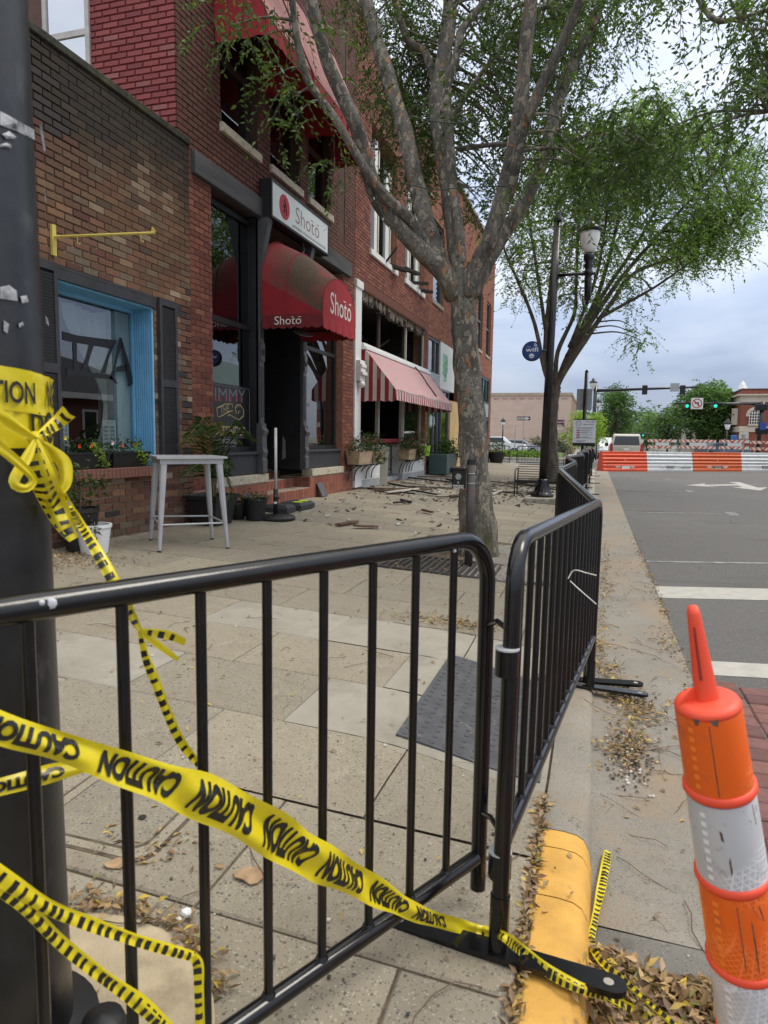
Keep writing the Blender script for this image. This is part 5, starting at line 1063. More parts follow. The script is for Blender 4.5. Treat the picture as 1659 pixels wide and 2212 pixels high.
chip(b1, [railpt(b1, 110, 1303)], .0095); chip(b1, [railpt(b1, 90, 1302)], .005); chip(b1, [railpt(b1, 984, 1172)], .008); chip(b1, [railpt(b1, 720, 1212)], .004); chip(b1, [railpt(b1, 566, 1238)], .004); chip(b1, [railpt(b1, 1062, 1252)], .008); chip(b1, [railpt(b1, 1047, 1865)], .010); chip(b1, [railpt(b1, 1050, 1820)], .007); chip(b1, [railpt(b1, 982, 1190)], .005)
b3 = barricade('black steel crowd barricade angled back to the sidewalk behind the kerb one', 2.3, .28, 1.09, (True, True), leg=(.03, .03), group='black crowd barricades'); shear_place(b3, (.02, 4.2, -.085), (-.29, 6.35, .015))
kids(b3)
line = [(-.29, 6.45), (-.22, 8.8), (-.42, 11.1), (-.20, 13.4), (-.36, 15.8), (-.16, 18.2), (-.34, 20.6), (-.12, 23.0), (-.28, 25.4), (-.08, 27.8), (-.2, 30.2)]
for k in range(len(line)-1):
    o = copytree(b3, Matrix.Identity(4), 'black crowd barricade in the row along the kerb, %s beyond the angled one' % ('first', 'second', 'third', 'fourth', 'fifth', 'sixth', 'seventh', 'eighth', 'ninth', 'tenth')[k]); shear_place(o, (*line[k], zg(*line[k])), (*line[k+1], zg(*line[k+1])))
fl = [(-6.4, 35.0), (-3.9, 35.15), (-3.75, 35.2), (-1.2, 35.3), (-8.9, 34.9)]
for k, (i, j) in enumerate(((0, 1), (2, 3), (4, 0))):
    o = copytree(b3, Matrix.Identity(4), 'thin black barricade across the sidewalk end, %s' % ('middle of three', 'rightmost of three', 'leftmost of three')[k], 'barricades across the far sidewalk end'); shear_place(o, (*fl[i], -.05), (*fl[j], -.05))
tag(MB().tube(catmull([PY(1227, 1250, 2.55), PY(1240, 1232, 2.55), PY(1268, 1238, 2.5), PY(1288, 1243, 2.46)], 5), .0022, 5).tube(catmull([PY(1232, 1255, 2.55), PY(1250, 1272, 2.52), PY(1288, 1305, 2.46)], 5), .002, 5).build('cable_tie', M('tie_white', (.68, .66, .6), .5)), 'white plastic cable ties hanging on the kerb barricade', 'cable tie')
# ================================================================== SIGNAL POLE
PC = np.array((-1.15, 1.02)); PR = .150
sp_ = thing('signal_pole', 'thick black steel pole standing close at the left picture edge', 'pole', (PC[0], PC[1], .03))
MB().lathe([(PR+.004, .03), (PR, .3), (PR-.006, 1.2), (PR-.013, 2.4), (PR-.03, 6.5)], (*PC, 0), 48).build('shaft', M('pole_black', (.013, .0135, .015), .36, var=.4, vs=20, bump=.06, bs=60, dirt=(.05, .05, .055), dscale=9, dr=(.6, .72)), sp_, True)
MB().lathe([(.45, -.05), (.45, .055), (.435, .065), (0, .066)], (*PC, 0), 56).build('footing', M('footing_concrete', (.44, .36, .235), .9, var=.16, vs=7, bump=.4, bs=120, dirt=(.26, .20, .13), dscale=4), sp_)
MB().lathe([(.205, .066), (.205, .10), (.17, .115), (PR, .13)], (*PC, 0), 40).build('base_flange', BLK2, sp_, 'auto')
for k in range(4):
    a = math.radians(20+90*k); c = (PC[0]+.225*math.cos(a), PC[1]+.225*math.sin(a)); MB().lathe([(.05, .066), (.05, .12), (.04, .145), (.0, .15)], (*c, 0), 16).build('bolt_cover', BLK2, sp_, True)
def onpole(u, v, r):
    d = ray(u, v); o2 = CAMP[:2]-PC; a = d[0]**2+d[1]**2; b = 2*np.dot(o2, d[:2]); c = np.dot(o2, o2)-r*r; q = b*b-4*a*c
    if q < 0: q = 0
    return CAMP+d*((-b-math.sqrt(q))/(2*a))
ALU = M('sticker_remnant', (.36, .37, .38), .6, .2, var=.5, vs=60, dirt=(.10, .10, .11), dscale=30, dr=(.5, .62))
def polepatch(poly, mat, nm):
    c = np.mean(poly, 0); P = [onpole(*(c+(np.array(p)-c)), PR+.0012-.010*max(0, min(1, (onpole(*p, PR)[2]-.3)/2))) for p in poly]; MB().add(P+[onpole(*c, PR-.004)], [(i, (i+1) % len(P), len(P)) for i in range(len(P))]).build(nm, mat, sp_)
for poly in (((0, 240), (12, 246), (34, 258), (40, 262), (74, 280), (75, 302), (40, 285), (0, 270)), ((4, 290), (20, 283), (36, 296), (30, 300), (14, 300)), ((0, 312), (14, 308), (27, 314), (24, 320), (0, 318)), ((85, 270), (90, 266), (98, 320), (96, 330), (88, 290)), ((0, 620), (20, 616), (36, 628), (38, 650), (20, 648), (0, 645)), ((44, 640), (58, 638), (62, 652), (48, 655)), ((8, 692), (20, 700), (16, 720), (8, 715)), ((40, 700), (50, 694), (52, 704), (42, 708)), ((98, 680), (104, 690), (106, 704), (100, 698)), ((96, 400), (99, 420), (100, 440), (97, 430))): polepatch(poly, ALU, 'sticker_remnant')
# ================================================================== CAUTION TAPE
def tapemat(nm, col, tr):
    m, t, b, out = newmat(nm); t.links.new(ramp(t, noise(t, 9, 3), [(.3, tuple(k*.9 for k in col)), (.7, col)]), b.inputs['Base Color']); b.inputs['Roughness'].default_value = .32; bumpn(t, b, noise(t, 22, 3, sc=(1, 1, 1)), .5, .006)
    tl = nd(t, 'ShaderNodeBsdfTranslucent'); tl.inputs[0].default_value = (*col, 1); mxs = nd(t, 'ShaderNodeMixShader'); mxs.inputs[0].default_value = tr; t.links.new(b.outputs[0], mxs.inputs[1]); t.links.new(tl.outputs[0], mxs.inputs[2]); t.links.new(mxs.outputs[0], out.inputs[0]); return m
TAPE = tapemat('caution_yellow', (.80, .66, .02), .22); TINK = M('tape_ink', (.012, .012, .012), .35)
CAMF = ROT @ np.array((0, 0, -1.))
def ribbon(parent, P, W_, nm='strand', text='CAUTION', s0=.05, pitch=.30, flip=True, ripple=.012, hgt=.62, bars=False, twist=0.):
    """P world points along the strand, W_ widths in metres; the sheet faces the camera with ripples"""
    P = [np.asarray(p, float) for p in P]; Q = catmull(P, 10); wq = [p[0] for p in catmull([(w, 0, 0) for w in W_], 10)]; n = len(Q); NC = 10
    T = [nrm(Q[min(i+1, n-1)]-Q[max(i-1, 0)]) for i in range(n)]; S = np.concatenate([[0], np.cumsum([np.linalg.norm(Q[i+1]-Q[i]) for i in range(n-1)])])
    def frame_(i): f = nrm(Q[i]-CAMP); s = nrm(np.cross(T[i], f)); s = s*math.cos(twist*S[i])+f*math.sin(twist*S[i]); nn = nrm(np.cross(s, T[i])); nn = nn if np.dot(nn, Q[i]-CAMP) < 0 else -nn; return s, nn
    FR_ = [frame_(i) for i in range(n)]
    for i in range(1, n):
        if np.dot(FR_[i][0], FR_[i-1][0]) < 0: FR_[i] = (-FR_[i][0], FR_[i][1])
    if FR_[0][0][2] < 0: FR_ = [(-a, b) for a, b in FR_]
    def surf(s, t, off=0.):
        s = min(max(s, 0), S[-1]-1e-6); i = int(np.searchsorted(S, s, 'right')-1); i = min(max(i, 0), n-2); k = (s-S[i])/(S[i+1]-S[i])
        c = Q[i]*(1-k)+Q[i+1]*k; sd = nrm(FR_[i][0]*(1-k)+FR_[i+1][0]*k); nn = nrm(FR_[i][1]*(1-k)+FR_[i+1][1]*k); w = wq[i]*(1-k)+wq[i+1]*k
        return c+sd*(t*w*.5*(1+.06*math.sin(s*31)))+nn*(off+ripple*(w/.075)*(math.sin(t*3.2+s*16)+.35*math.sin(t*4-s*24)))
    mb = MB(); NS = max(12, int(S[-1]/.007)); V = [surf(S[-1]*i/NS, -1+2*j/NC) for i in range(NS+1) for j in range(NC+1)]
    mb.add(V, [(i*(NC+1)+j, i*(NC+1)+j+1, (i+1)*(NC+1)+j+1, (i+1)*(NC+1)+j) for i in range(NS) for j in range(NC)]); o = mb.build(nm, TAPE, parent, True)
    lt_ = MB()
    if text:
        s = s0
        while s < S[-1]-.03:
            v, f = text2d(text, 1., .055, .16); lo, hi = v.min(0), v.max(0); Lt = pitch*.80; vv = []
            if s+Lt > S[-1]: break
            for a, b in v:
                x = (a-lo[0])/(hi[0]-lo[0])*Lt; y = ((b-lo[1])/(hi[1]-lo[1])-.5)*2*hgt
                vv.append(surf(s+(Lt-x if flip else x), -y if flip else y, .0024))
            MB().add(vv, f).build('word', TINK, o); s += pitch
    if bars:
        s = .015
        while s < S[-1]-.01:
            w_ = random.uniform(.007, .013); lt_.add([surf(s, -.95, .0014), surf(s+w_, -.95, .0014), surf(s+w_, .55, .0014), surf(s, .55, .0014), surf(s, -.2, .0014), surf(s+w_, -.2, .0014)], [(0, 1, 5, 4), (4, 5, 2, 3)]); s += random.uniform(.016, .026)
    if lt_.v: lt_.build('print', TINK, o)
    return o
def bplane(u, v, k=.965):
    p = CAMP+(railpt(None, u, v, r=0)-CAMP)*k; g = G(u, v, .035); return p if np.linalg.norm(p-CAMP) < np.linalg.norm(g-CAMP) or v < 1900 else g
def wpx(P, px): return [w*np.dot(np.asarray(p)-CAMP, CAMF)/FOC for p, w in zip(P, px)]
t1 = thing('caution_tape', 'long yellow caution tape sagging across the foreground barricade to the kerb', 'tape', bplane(440, 1720))
pts1 = [(-70, 1540), (20, 1580), (130, 1612), (250, 1655), (440, 1722), (560, 1782), (660, 1845), (780, 1908), (900, 1972), (1000, 2002), (1060, 2015)]; P1 = [bplane(*p) for p in pts1]
ribbon(t1, P1, wpx(P1, [60, 62, 62, 66, 92, 90, 84, 62, 36, 26, 20]), s0=.02, pitch=.205, ripple=.010, hgt=.70)
PG = [bplane(1030, 2008), bplane(1062, 2014), PY(1090, 2024, 1.63), G(1130, 2055, .035), G(1185, 2098, .03), G(1250, 2132, .03), G(1310, 2152, -.02), G(1375, 2185, -.07), G(1470, 2225, -.09)]; ribbon(t1, PG, wpx(PG, [18, 19, 20, 24, 26, 22, 20, 18, 18]), 'rope_strand', None, bars=True, ripple=.006)
t2 = thing('caution_tape', 'two yellow tape strands crossing low at the bottom left corner', 'tape', bplane(200, 2050))
P2 = [bplane(*p, .97) for p in ((-60, 1850), (30, 1912), (110, 1962), (200, 1998), (290, 2030), (360, 2050), (418, 2066))]; ribbon(t2, P2, wpx(P2, [34, 34, 30, 26, 24, 22, 18]), 'strand', None, bars=True, ripple=.006)
P2 = [bplane(*p, .972) for p in ((-60, 1885), (40, 1945), (130, 2035), (220, 2108), (300, 2165), (360, 2220), (400, 2260))]; ribbon(t2, P2, wpx(P2, [26, 30, 26, 26, 30, 28, 26]), 'strand', None, bars=True, ripple=.006)
P2 = [bplane(*p, .972) for p in ((416, 2064), (428, 2085), (430, 2140), (433, 2230))]; ribbon(t2, P2, wpx(P2, [16, 22, 20, 22]), 'hanging_end', None, bars=True, ripple=.004)
t3 = thing('caution_tape', 'wide yellow tape wrapped round the black pole with a knot and loose ends', 'tape', onpole(75, 950, PR))
bandm = MB(); VB = []; zs = [1.30, 1.335, 1.37, 1.405, 1.44]; na = 40
p0 = onpole(110, 890, PR); ang0 = math.atan2(p0[1]-PC[1], p0[0]-PC[0])
def band(z0, z1, a0, a1, r, nm, tilt=0.):
    V = []
    for i in range(na+1):
        a = a0+(a1-a0)*i/na
        for j in range(5): z = z0+(z1-z0)*j/4+tilt*(a-ang0); rr = r+.0022*math.sin(a*9+j*2)+.0012*math.sin(j*3+a*31); V.append((PC[0]+rr*math.cos(a), PC[1]+rr*math.sin(a), z))
    return MB().add(V, [(i*5+j, i*5+j+1, (i+1)*5+j+1, (i+1)*5+j) for i in range(na) for j in range(4)]).build(nm, TAPE, t3, True)
zt_, zb_ = onpole(120, 822, PR)[2], onpole(120, 966, PR)[2]
w1 = band(zb_, zb_+.075, ang0-3.0, ang0+1.2, PR+.002, 'wrap', .0); w2 = band(zb_+.055, zt_, ang0-3.0, ang0+1.2, PR+.005, 'wrap', -.012)
def poletext(s, a_start, z, h, wid, r, parent):
    v, f = text2d(s, 1., .02); lo, hi = v.min(0), v.max(0); vv = []
    for a, b in v: q = a_start+(a-lo[0])/(hi[0]-lo[0])*wid/r; zz = z+((b-lo[1])/(hi[1]-lo[1])-.5)*h; vv.append((PC[0]+r*math.cos(q), PC[1]+r*math.sin(q), zz))
    MB().add(vv, f).build('print', TINK, parent)
aD = math.atan2(*(onpole(62, 905, PR)[:2]-PC)[::-1]); poletext('DO NOT CROSS', aD, zb_+.038, .062, .40, PR+.006, w1); poletext('CAUTION', aD-.95, zt_-.032, .04, .16, PR+.009, w2); poletext('NOT', aD+.30, zt_-.03, .05, .07, PR+.009, w2)
def near(u, v, k): p = onpole(min(u, 150), v, PR); return CAMP+ray(u, v)*(np.linalg.norm(p-CAMP)/np.linalg.norm(ray(u, v)))*k
KN = near(76, 948, .97); MB().lathe([(0, -.012), (.012, -.006), (.014, .004), (.0, .012)], KN, 10, (1, -.4, .3)).build('knot', TAPE, t3, True)
for pts, wd, tx in ((((76, 946), (100, 930), (125, 912), (148, 890)), (12, 24, 34, 42), 'b'), (((76, 948), (110, 975), (138, 1000), (143, 1040), (132, 1062)), (12, 30, 36, 30, 20), None), (((76, 950), (60, 985), (30, 1040), (55, 1055), (72, 1035), (40, 1000), (-20, 950)), (12, 24, 26, 22, 22, 26, 26), None), (((76, 950), (82, 990), (95, 1040), (118, 1090), (140, 1135), (160, 1165)), (14, 44, 62, 66, 46, 26), 'b'), (((76, 946), (40, 925), (0, 895), (-40, 870)), (12, 26, 28, 28), None), (((78, 950), (95, 985), (118, 1030)), (12, 22, 26), None)):
    PK = [near(*p, .962-.004*i) for i, p in enumerate(pts)]; ribbon(t3, PK, wpx(PK, [q_*.82 for q_ in wd]), 'loose_end', None, bars=tx == 'b', ripple=.010)
t4 = thing('caution_tape', 'narrow twisted yellow tape running from the pole knot down behind the barricade rail', 'tape', bplane(300, 1360, 1.03))
PK = [near(90, 965, .965), near(122, 1045, .97), near(150, 1095, 1.0), bplane(185, 1150, 1.12), bplane(240, 1245, 1.05), bplane(285, 1330, 1.04), bplane(302, 1362, 1.03)]; ribbon(t4, PK, wpx(PK, [18, 20, 18, 20, 26, 20, 10]), 'strand', None, bars=True, ripple=.006)
PK = [bplane(*p, 1.03) for p in ((302, 1362), (315, 1420), (335, 1470), (370, 1560), (396, 1610), (430, 1652))]; ribbon(t4, PK, wpx(PK, [10, 16, 20, 20, 18, 14]), 'strand', None, bars=True, ripple=.005)
for pts, wd in ((((302, 1362), (340, 1368), (370, 1374), (400, 1388)), (10, 18, 18, 14)), (((302, 1362), (335, 1388), (365, 1410), (385, 1425)), (10, 14, 12, 8))): PK = [bplane(*p, 1.03) for p in pts]; ribbon(t4, PK, wpx(PK, wd), 'loose_end', None, bars=wd[1] == 18, ripple=.005)
t6 = thing('caution_tape', 'short yellow tape strand behind the barricade bars left of the sagging tape', 'tape', bplane(90, 1675, 1.04)); PK = [bplane(*p, 1.04) for p in ((-60, 1715), (40, 1690), (120, 1668), (210, 1650))]; ribbon(t6, PK, wpx(PK, [34, 36, 40, 20]), 'strand', 'CAUTION', .0, .17, ripple=.006)
t5 = thing('caution_tape', 'thin yellow tape lying in the gutter beside the painted kerb', 'tape', G(1290, 1960, -.1)); PK = [G(u, v, z) for u, v, z in ((1313, 1838, -.1), (1306, 1880, -.095), (1296, 1930, -.09), (1284, 1990, -.085), (1277, 2035, -.08), (1300, 2078, -.065), (1350, 2120, -.06), (1400, 2165, -.06), (1470, 2225, -.06))]; ribbon(t5, PK, wpx(PK, [14, 20, 17, 14, 17, 15, 13, 12, 12]), 'strand', None, bars=True, ripple=.004)
# ================================================================== DELINEATOR POST
dc = thing('delineator_post', 'leaning orange and white striped delineator post with grab handle in the road', 'traffic cone', G(1655, 2420, ZR))
T_ = PY(1527, 1512, 1.36); Bp = np.array(G(1668, 2460, ZR)); ax = nrm(Bp-T_); LT = np.linalg.norm(Bp-T_); up = -ax
ORG = M('fluorescent_orange', (.78, .10, .012), .42, var=.08, vs=10, dirt=(.34, .10, .05), dscale=9, dr=(.68, .78)); ORB = M('orange_rubber', (.80, .075, .03), .5, var=.06)
def sheeting(nm, col, dirt):
    m, t, b, out = newmat(nm); tcn = nd(t, 'ShaderNodeTexCoord'); mpn = nd(t, 'ShaderNodeMapping'); mpn.inputs['Rotation'].default_value = (.3, .5, .78); t.links.new(tcn.outputs['Object'], mpn.inputs[0])
    vo = nd(t, 'ShaderNodeTexVoronoi', feature='DISTANCE_TO_EDGE'); vo.inputs['Scale'].default_value = 95; vo.inputs['Randomness'].default_value = .05; t.links.new(mpn.outputs[0], vo.inputs['Vector'])
    c = mixc(t, col, tuple(min(1, k*1.5+.05) for k in col), mixc(t, ramp(t, vo.outputs['Distance'], [(.04, (1, 1, 1)), (.12, (0, 0, 0))]), ramp(t, noise(t, 7, 2), [(.42, (0, 0, 0)), (.56, (.8, .8, .8))]), 1., 'MULTIPLY'))
    c = mixc(t, c, dirt, ramp(t, noise(t, 13, 7, rough=.7), [(.56, (0, 0, 0)), (.74, (.85, .85, .85))])); t.links.new(c, b.inputs['Base Color']); b.inputs['Roughness'].default_value = .38; return m
SHO = sheeting('orange_sheeting', (.78, .115, .006), (.36, .09, .04)); SHW = sheeting('white_sheeting', (.50, .50, .51), (.17, .16, .15))
rr = lambda d: .0575+.018*d/.9
edges = [0.0, .178, .375, .575, .775, LT]
for k in range(5):
    a, b = edges[k], edges[k+1]; MB().lathe([(rr(a)*(1 if k else .97), a+(.012 if k else .004)), (rr(a)+.001, a+.016), (rr(b), b-.004)], T_, 40, ax).build('sleeve', SHO if k % 2 == 0 else SHW, dc, 'auto')
    if k: MB().lathe([(rr(a), a-.010), (rr(a)+.0045, a-.007), (rr(a)+.0055, a+.003), (rr(a)+.002, a+.009), (rr(a)-.004, a+.011)], T_, 40, ax).build('rib', ORB, dc, True)
MB().lathe([(0, -.006), (.045, -.005), (.055, .0), (.0585, .006), (.0575, .014)], T_, 40, ax).build('top_cap', ORB, dc, True)
hs = nrm(np.cross(up, CAMF)); hs = hs if hs[0] > 0 else -hs; tipc = PY(1496, 1310, 1.36)
hb = MB(); nl = np.cross(hs, up); V = []; NH = 14
for i in range(NH+1):          # tapered paddle with rounded edges
    k = i/NH; c = T_*(1-k)+tipc*k; w = .0215*(1-k)+.0105*k; d_ = .019*(1-k)+.011*k
    if k > .93: w *= .78; d_ *= .8
    for j in range(16): a = 2*math.pi*j/16; V.append(c+hs*w*math.copysign(abs(math.cos(a))**.6, math.cos(a))+nl*d_*math.sin(a))
hb.add(V, [(i*16+j, i*16+(j+1) % 16, (i+1)*16+(j+1) % 16, (i+1)*16+j) for i in range(NH) for j in range(16)]+[tuple(NH*16+j for j in range(16))])
hb.build('grab_handle', ORB, dc, True)
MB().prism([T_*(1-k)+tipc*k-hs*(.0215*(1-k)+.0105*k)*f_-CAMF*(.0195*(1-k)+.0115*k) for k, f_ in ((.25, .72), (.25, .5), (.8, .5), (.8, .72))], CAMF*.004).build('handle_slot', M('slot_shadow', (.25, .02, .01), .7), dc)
MB().prism([T_-hs*.055, T_-hs*.018, T_-hs*.018+up*.03], CAMF*.008).build('handle_gusset', ORB, dc)
MB().lathe([(.17, 0), (.17, .03), (.10, .05), (.08, .06)], Bp+(0, 0, .0), 8).build('rubber_base', BLK2, dc)
ref = nrm(np.cross(ax, np.cross(CAMP-T_, ax))); sdv = np.cross(ax, ref); sdv = sdv if sdv[0] > 0 else -sdv
def conep(ang, d, off=.0008): return T_+ax*d+(ref*math.cos(ang)+sdv*math.sin(ang))*(rr(d)+off)
GLO = M('painted_orange_glint', (.95, .22, .02), .3, var=.05); GLW = M('painted_white_glint', (.8, .8, .82), .3, var=.05); SCU = M('black_scuff', (.11, .075, .055), .7, var=.6, vs=80)
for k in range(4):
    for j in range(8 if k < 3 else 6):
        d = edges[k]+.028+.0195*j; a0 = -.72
        if d+.011 < edges[k+1]-.014: MB().add([conep(a0, d), conep(a0+.17, d), conep(a0+.17, d+.010), conep(a0, d+.010)], [(0, 1, 2, 3)]).build('painted_glint', GLO if k % 2 == 0 else GLW, dc)  # square highlights painted as lighter patches down each band
for poly in (((.30, .43), (.33, .44), (.335, .50), (.31, .57), (.29, .52)), ((.38, .40), (.62, .405), (.7, .44), (.5, .425)), ((.55, .20), (.95, .195), (1.0, .24), (.75, .225)), ((-.2, .235), (-.12, .24), (-.10, .26), (-.18, .255)), ((-.05, .30), (.0, .29), (.01, .325), (-.04, .33)), ((.0, .008), (.25, .006), (.2, .022), (.05, .018)), ((-.5, .008), (-.3, .007), (-.35, .02), (-.45, .022)), ((.6, .60), (1.0, .60), (1.0, .70), (.8, .74))): MB().add([conep(a_, d_) for a_, d_ in poly], [tuple(range(len(poly)))]).build('scuff', SCU, dc)
MB().tube([conep(-.05, .02+.018*k, .0006) for k in range(9)], .0009, 4).build('sheet_seam', SCU, dc); MB().tube([conep(-.02, .40+.018*k, .0006) for k in range(9)], .0009, 4).build('sheet_seam', SCU, dc)
MB().prism([T_+ax*.03+hs*.06, T_+ax*.16+hs*.062, T_+ax*.16+hs*.061], (0, .001, 0)).build('scuff', CHIP, dc)
# ================================================================== STREET FURNITURE
C4 = lambda x, y: (398.1+x*.24, 663.6+y*.24)
C6 = lambda x, y: (1028.5+x*.38, 431.3+y*.38)
C7 = lambda x, y: (995.4+x*.24, 796.3+y*.24)
# lamp post with hanging lantern and round sign
LB, LTOP = np.array((-1.03, 14.84, zg(-1.03, 14.84))), np.array((-.93, 14.84, 6.0)); lpz = lambda z: LB+(LTOP-LB)*((z-LB[2])/(LTOP[2]-LB[2]))
lm = thing('street_lamp', 'tall fluted black lamp post with a white lantern on a scrolled arm', 'street lamp', LB)
axl = nrm(LTOP-LB)
MB().bbox(LB[0]-.34, LB[0]+.34, LB[1]-.34, LB[1]+.34, .0, LB[2]+.12, .02).build('plinth', CONC, lm)
MB().lathe([(.24, .12), (.24, .17), (.19, .20), (.16, .30), (.115, .42), (.12, .46), (.10, .50)], LB, 32, axl, flute=.05, nf=16).build('bell_base', BLK, lm, True)
MB().lathe([(.088, .48), (.080, 3.0), (.066, 5.75)], LB, 64, axl, flute=.10, nf=16).build('shaft', BLK, lm, True)
MB().lathe([(.075, 5.72), (.08, 5.76), (.075, 5.80), (.06, 5.84), (.05, 5.90), (.0, 5.96)], LB, 24, axl).build('finial', BLK, lm, True)
hx = PY(*C6(638, 420), 14.84); za = hx[2]; ar0 = lpz(za); arm = MB().tube([ar0, (hx[0]+.14, 14.84, za)], .032, 10).build('arm', BLK, lm, True)
for s_, r0 in ((0, .10), (1, .08)):
    c = np.array((ar0[0]+.14+.26*s_, 14.84, za-.12)); MB().tube([c+np.array((math.cos(a), 0, math.sin(a)))*r0*(1-a/14) for a in np.linspace(1.2 if s_ else 0, 8.5, 26)], .012, 6).build('scroll', BLK, arm)
hc = np.array((hx[0], 14.84, za)); ll = MB().lathe([(.0, -.62), (.035, -.60), (.045, -.57), (.03, -.54), (.06, -.52), (.075, -.1), (.06, -.06), (.085, -.03), (.085, .05), (.06, .08), (.10, .14), (.07, .20), (.11, .28), (.11, .36), (.09, .40)], hc, 24).build('lantern_stem', BLK, lm, True)
gz0 = .40; MB().lathe([(.10, gz0), (.14, gz0+.08), (.185, gz0+.24), (.20, gz0+.36), (.20, gz0+.42)], hc, 32, flute=.02, nf=32).build('globe', M('globe_white', (.75, .75, .73), .25, var=.06, vs=4), ll, True)
MB().lathe([(.205, gz0+.40), (.24, gz0+.42), (.235, gz0+.47), (.17, gz0+.52), (.11, gz0+.55), (.085, gz0+.58), (.075, gz0+.66), (.05, gz0+.71), (0, gz0+.72)], hc, 32).build('cap', BLK, ll, True)
sc = PY(*C6(318, 862), 14.84); srad = .203
MB().tube([lpz(sc[2]), sc], .028, 8).build('sign_arm', BLK, lm)
rs = thing('wifi_sign', 'round dark blue city wifi sign on the lamp post', 'sign', sc)
MB().lathe([(srad-.012, -.05), (srad, -.045), (srad, .045), (srad-.012, .05)], sc, 40, (0, -1, 0)).build('drum', BLK2, rs, 'auto'); MB().lathe([(srad-.02, .052), (srad-.02, .054)], sc, 40, (0, -1, 0)).build('face', M('sign_blue', (.012, .045, .20), .4), rs)
mb = MB(); fy = sc[1]-.056; letter(mb, 'wifi', (sc[0]+.0, fy, sc[2]+.03), (1, 0, 0), (0, 0, 1), .095, .26, .02); letter(mb, 'city', (sc[0]-.07, fy, sc[2]+.085), (1, 0, 0), (0, 0, 1), .03, .10)
for r0 in (.035, .065):
    A_ = np.linspace(.2, 1.35, 7); mb.add([(sc[0]+.03+rr_*math.cos(a), fy, sc[2]+.08+rr_*math.sin(a)) for rr_ in (r0, r0+.018) for a in A_], [(i, i+1, i+8, i+7) for i in range(6)])
mb.add([(sc[0]+.055*math.cos(a), fy, sc[2]-.105+.055*math.sin(a)) for a in np.linspace(0, math.pi, 12)], [tuple(range(12))]); mb.add([(sc[0]+a, fy, sc[2]-.115+b) for a, b in ((-.06, 0), (.06, 0), (.05, -.008), (-.05, -.008))], [(0, 1, 2, 3)]); mb.add([(sc[0]+.042*math.cos(a), fy, sc[2]-.126-.02*math.sin(a)) for a in np.linspace(0, math.pi, 8)], [tuple(range(8))])
mb.build('lettering', M('sign_ink_white', (.68, .70, .74), .5), rs)
# wire bench
bn = thing('wire_bench', 'low black wire bench behind the lamp post base amid debris', 'bench', (-1.2, 16.1, .06)); Bk = BLK2; bx0, bx1, by0, by1 = -1.72, -.72, 15.85, 16.4
for x in (bx0, bx1):
    MB().tube(catmull([(x, by0, .06), (x, by0+.02, .44), (x, by0+.05, .66), (x, by1-.1, .70), (x, by1+.1, .66), (x, by1+.06, .40), (x, by1, .06)], 5), .016, 6).build('end_frame', Bk, bn)
for k in range(9): y = by0+.02+(by1-by0)*k/9; MB().tube([(bx0, y, .45-.01*k), (bx1, y, .45-.01*k)], .009, 5).build('seat_wire', Bk, bn)
for k in range(7): z = .46+.055*k; MB().tube([(bx0, by1+.03+.02*k, z), (bx1, by1+.03+.02*k, z)], .009, 5).build('back_wire', Bk, bn)
MB().box(bx0, bx1, by0+.02, by0+.05, .38, .44).build('seat_edge', Bk, bn)
# ticket box on a pipe post
mp_ = thing('ticket_box_post', 'brown pipe post with a black parking ticket box in front of the tree', 'ticket box', (-1.365, 7.72, .07)); px_, py_ = GS(1012, 1222)[:2]
MB().tube([(px_, py_, .02), (px_, py_, 1.13)], .042, 18).build('pipe', M('brown_pipe', (.065, .05, .045), .5, var=.2), mp_, True); MB().lathe([(.044, 0), (.044, .05), (0, .052)], (px_, py_, 1.11), 18).build('pipe_cap', BLK2, mp_, 'auto')
bxm = MB().bbox(px_-.185, px_-.05, py_-.07, py_+.03, .86, 1.07, .008).build('box', BLK, mp_); MB().bbox(px_-.19, px_-.045, py_-.08, py_+.035, 1.045, 1.085, .01).build('lid', BLK, bxm)
MB().lathe([(.034, 0), (.034, .002)], (px_-.117, py_-.071, .985), 6, (0, -1, 0)).build('label_plate', M('label_grey', (.25, .25, .25), .6, var=.5, vs=60), bxm); MB().lathe([(.010, 0), (.010, .004), (0, .006)], (px_-.117, py_-.071, .925), 12, (0, -1, 0)).build('lock', STEEL, bxm)
mb = MB(); letter(mb, 'PARKING', (px_-.117, py_-.0715, .893), (1, 0, 0), (0, 0, 1), .018, .11, .02); letter(mb, 'TICKETS', (px_-.117, py_-.0715, .871), (1, 0, 0), (0, 0, 1), .018, .11, .02); mb.build('lettering', LW, bxm)
for z in (.91, 1.01): MB().lathe([(.044, 0), (.0455, .002), (.0455, .01), (.044, .012)], (px_, py_, z), 18).build('hose_clamp', STEEL, mp_)
# bar table
FEET = [(-4.09, 5.78), (-3.65, 6.34), (-4.07, 6.73), (-4.55, 6.28)]; tc_ = np.mean(FEET, 0); ttz = 1.15
tbl = thing('bar_table', 'tall pale grey metal bar table on the sidewalk before the brown brick wall', 'table', (*tc_, zg(*tc_)))
GREYM = M('table_grey', (.40, .41, .42), .45, .15, var=.1, vs=6, dirt=(.22, .21, .20), dscale=9, dr=(.65, .8)); cn = [tc_+(np.array(f)-tc_)*1.02 for f in FEET]
def ngon(cs, z0, z1, ins=0.): 
    c_ = np.mean(cs, 0); P = [c_+(np.asarray(c)-c_)*(1-ins) for c in cs]; return MB().prism([(*p, z0) for p in P], (0, 0, z1-z0))
ngon(cn, ttz-.022, ttz).build('table_top', GREYM, tbl); ngon(cn, ttz-.075, ttz-.0225, .10).build('apron', GREYM, tbl)
LEGS = []
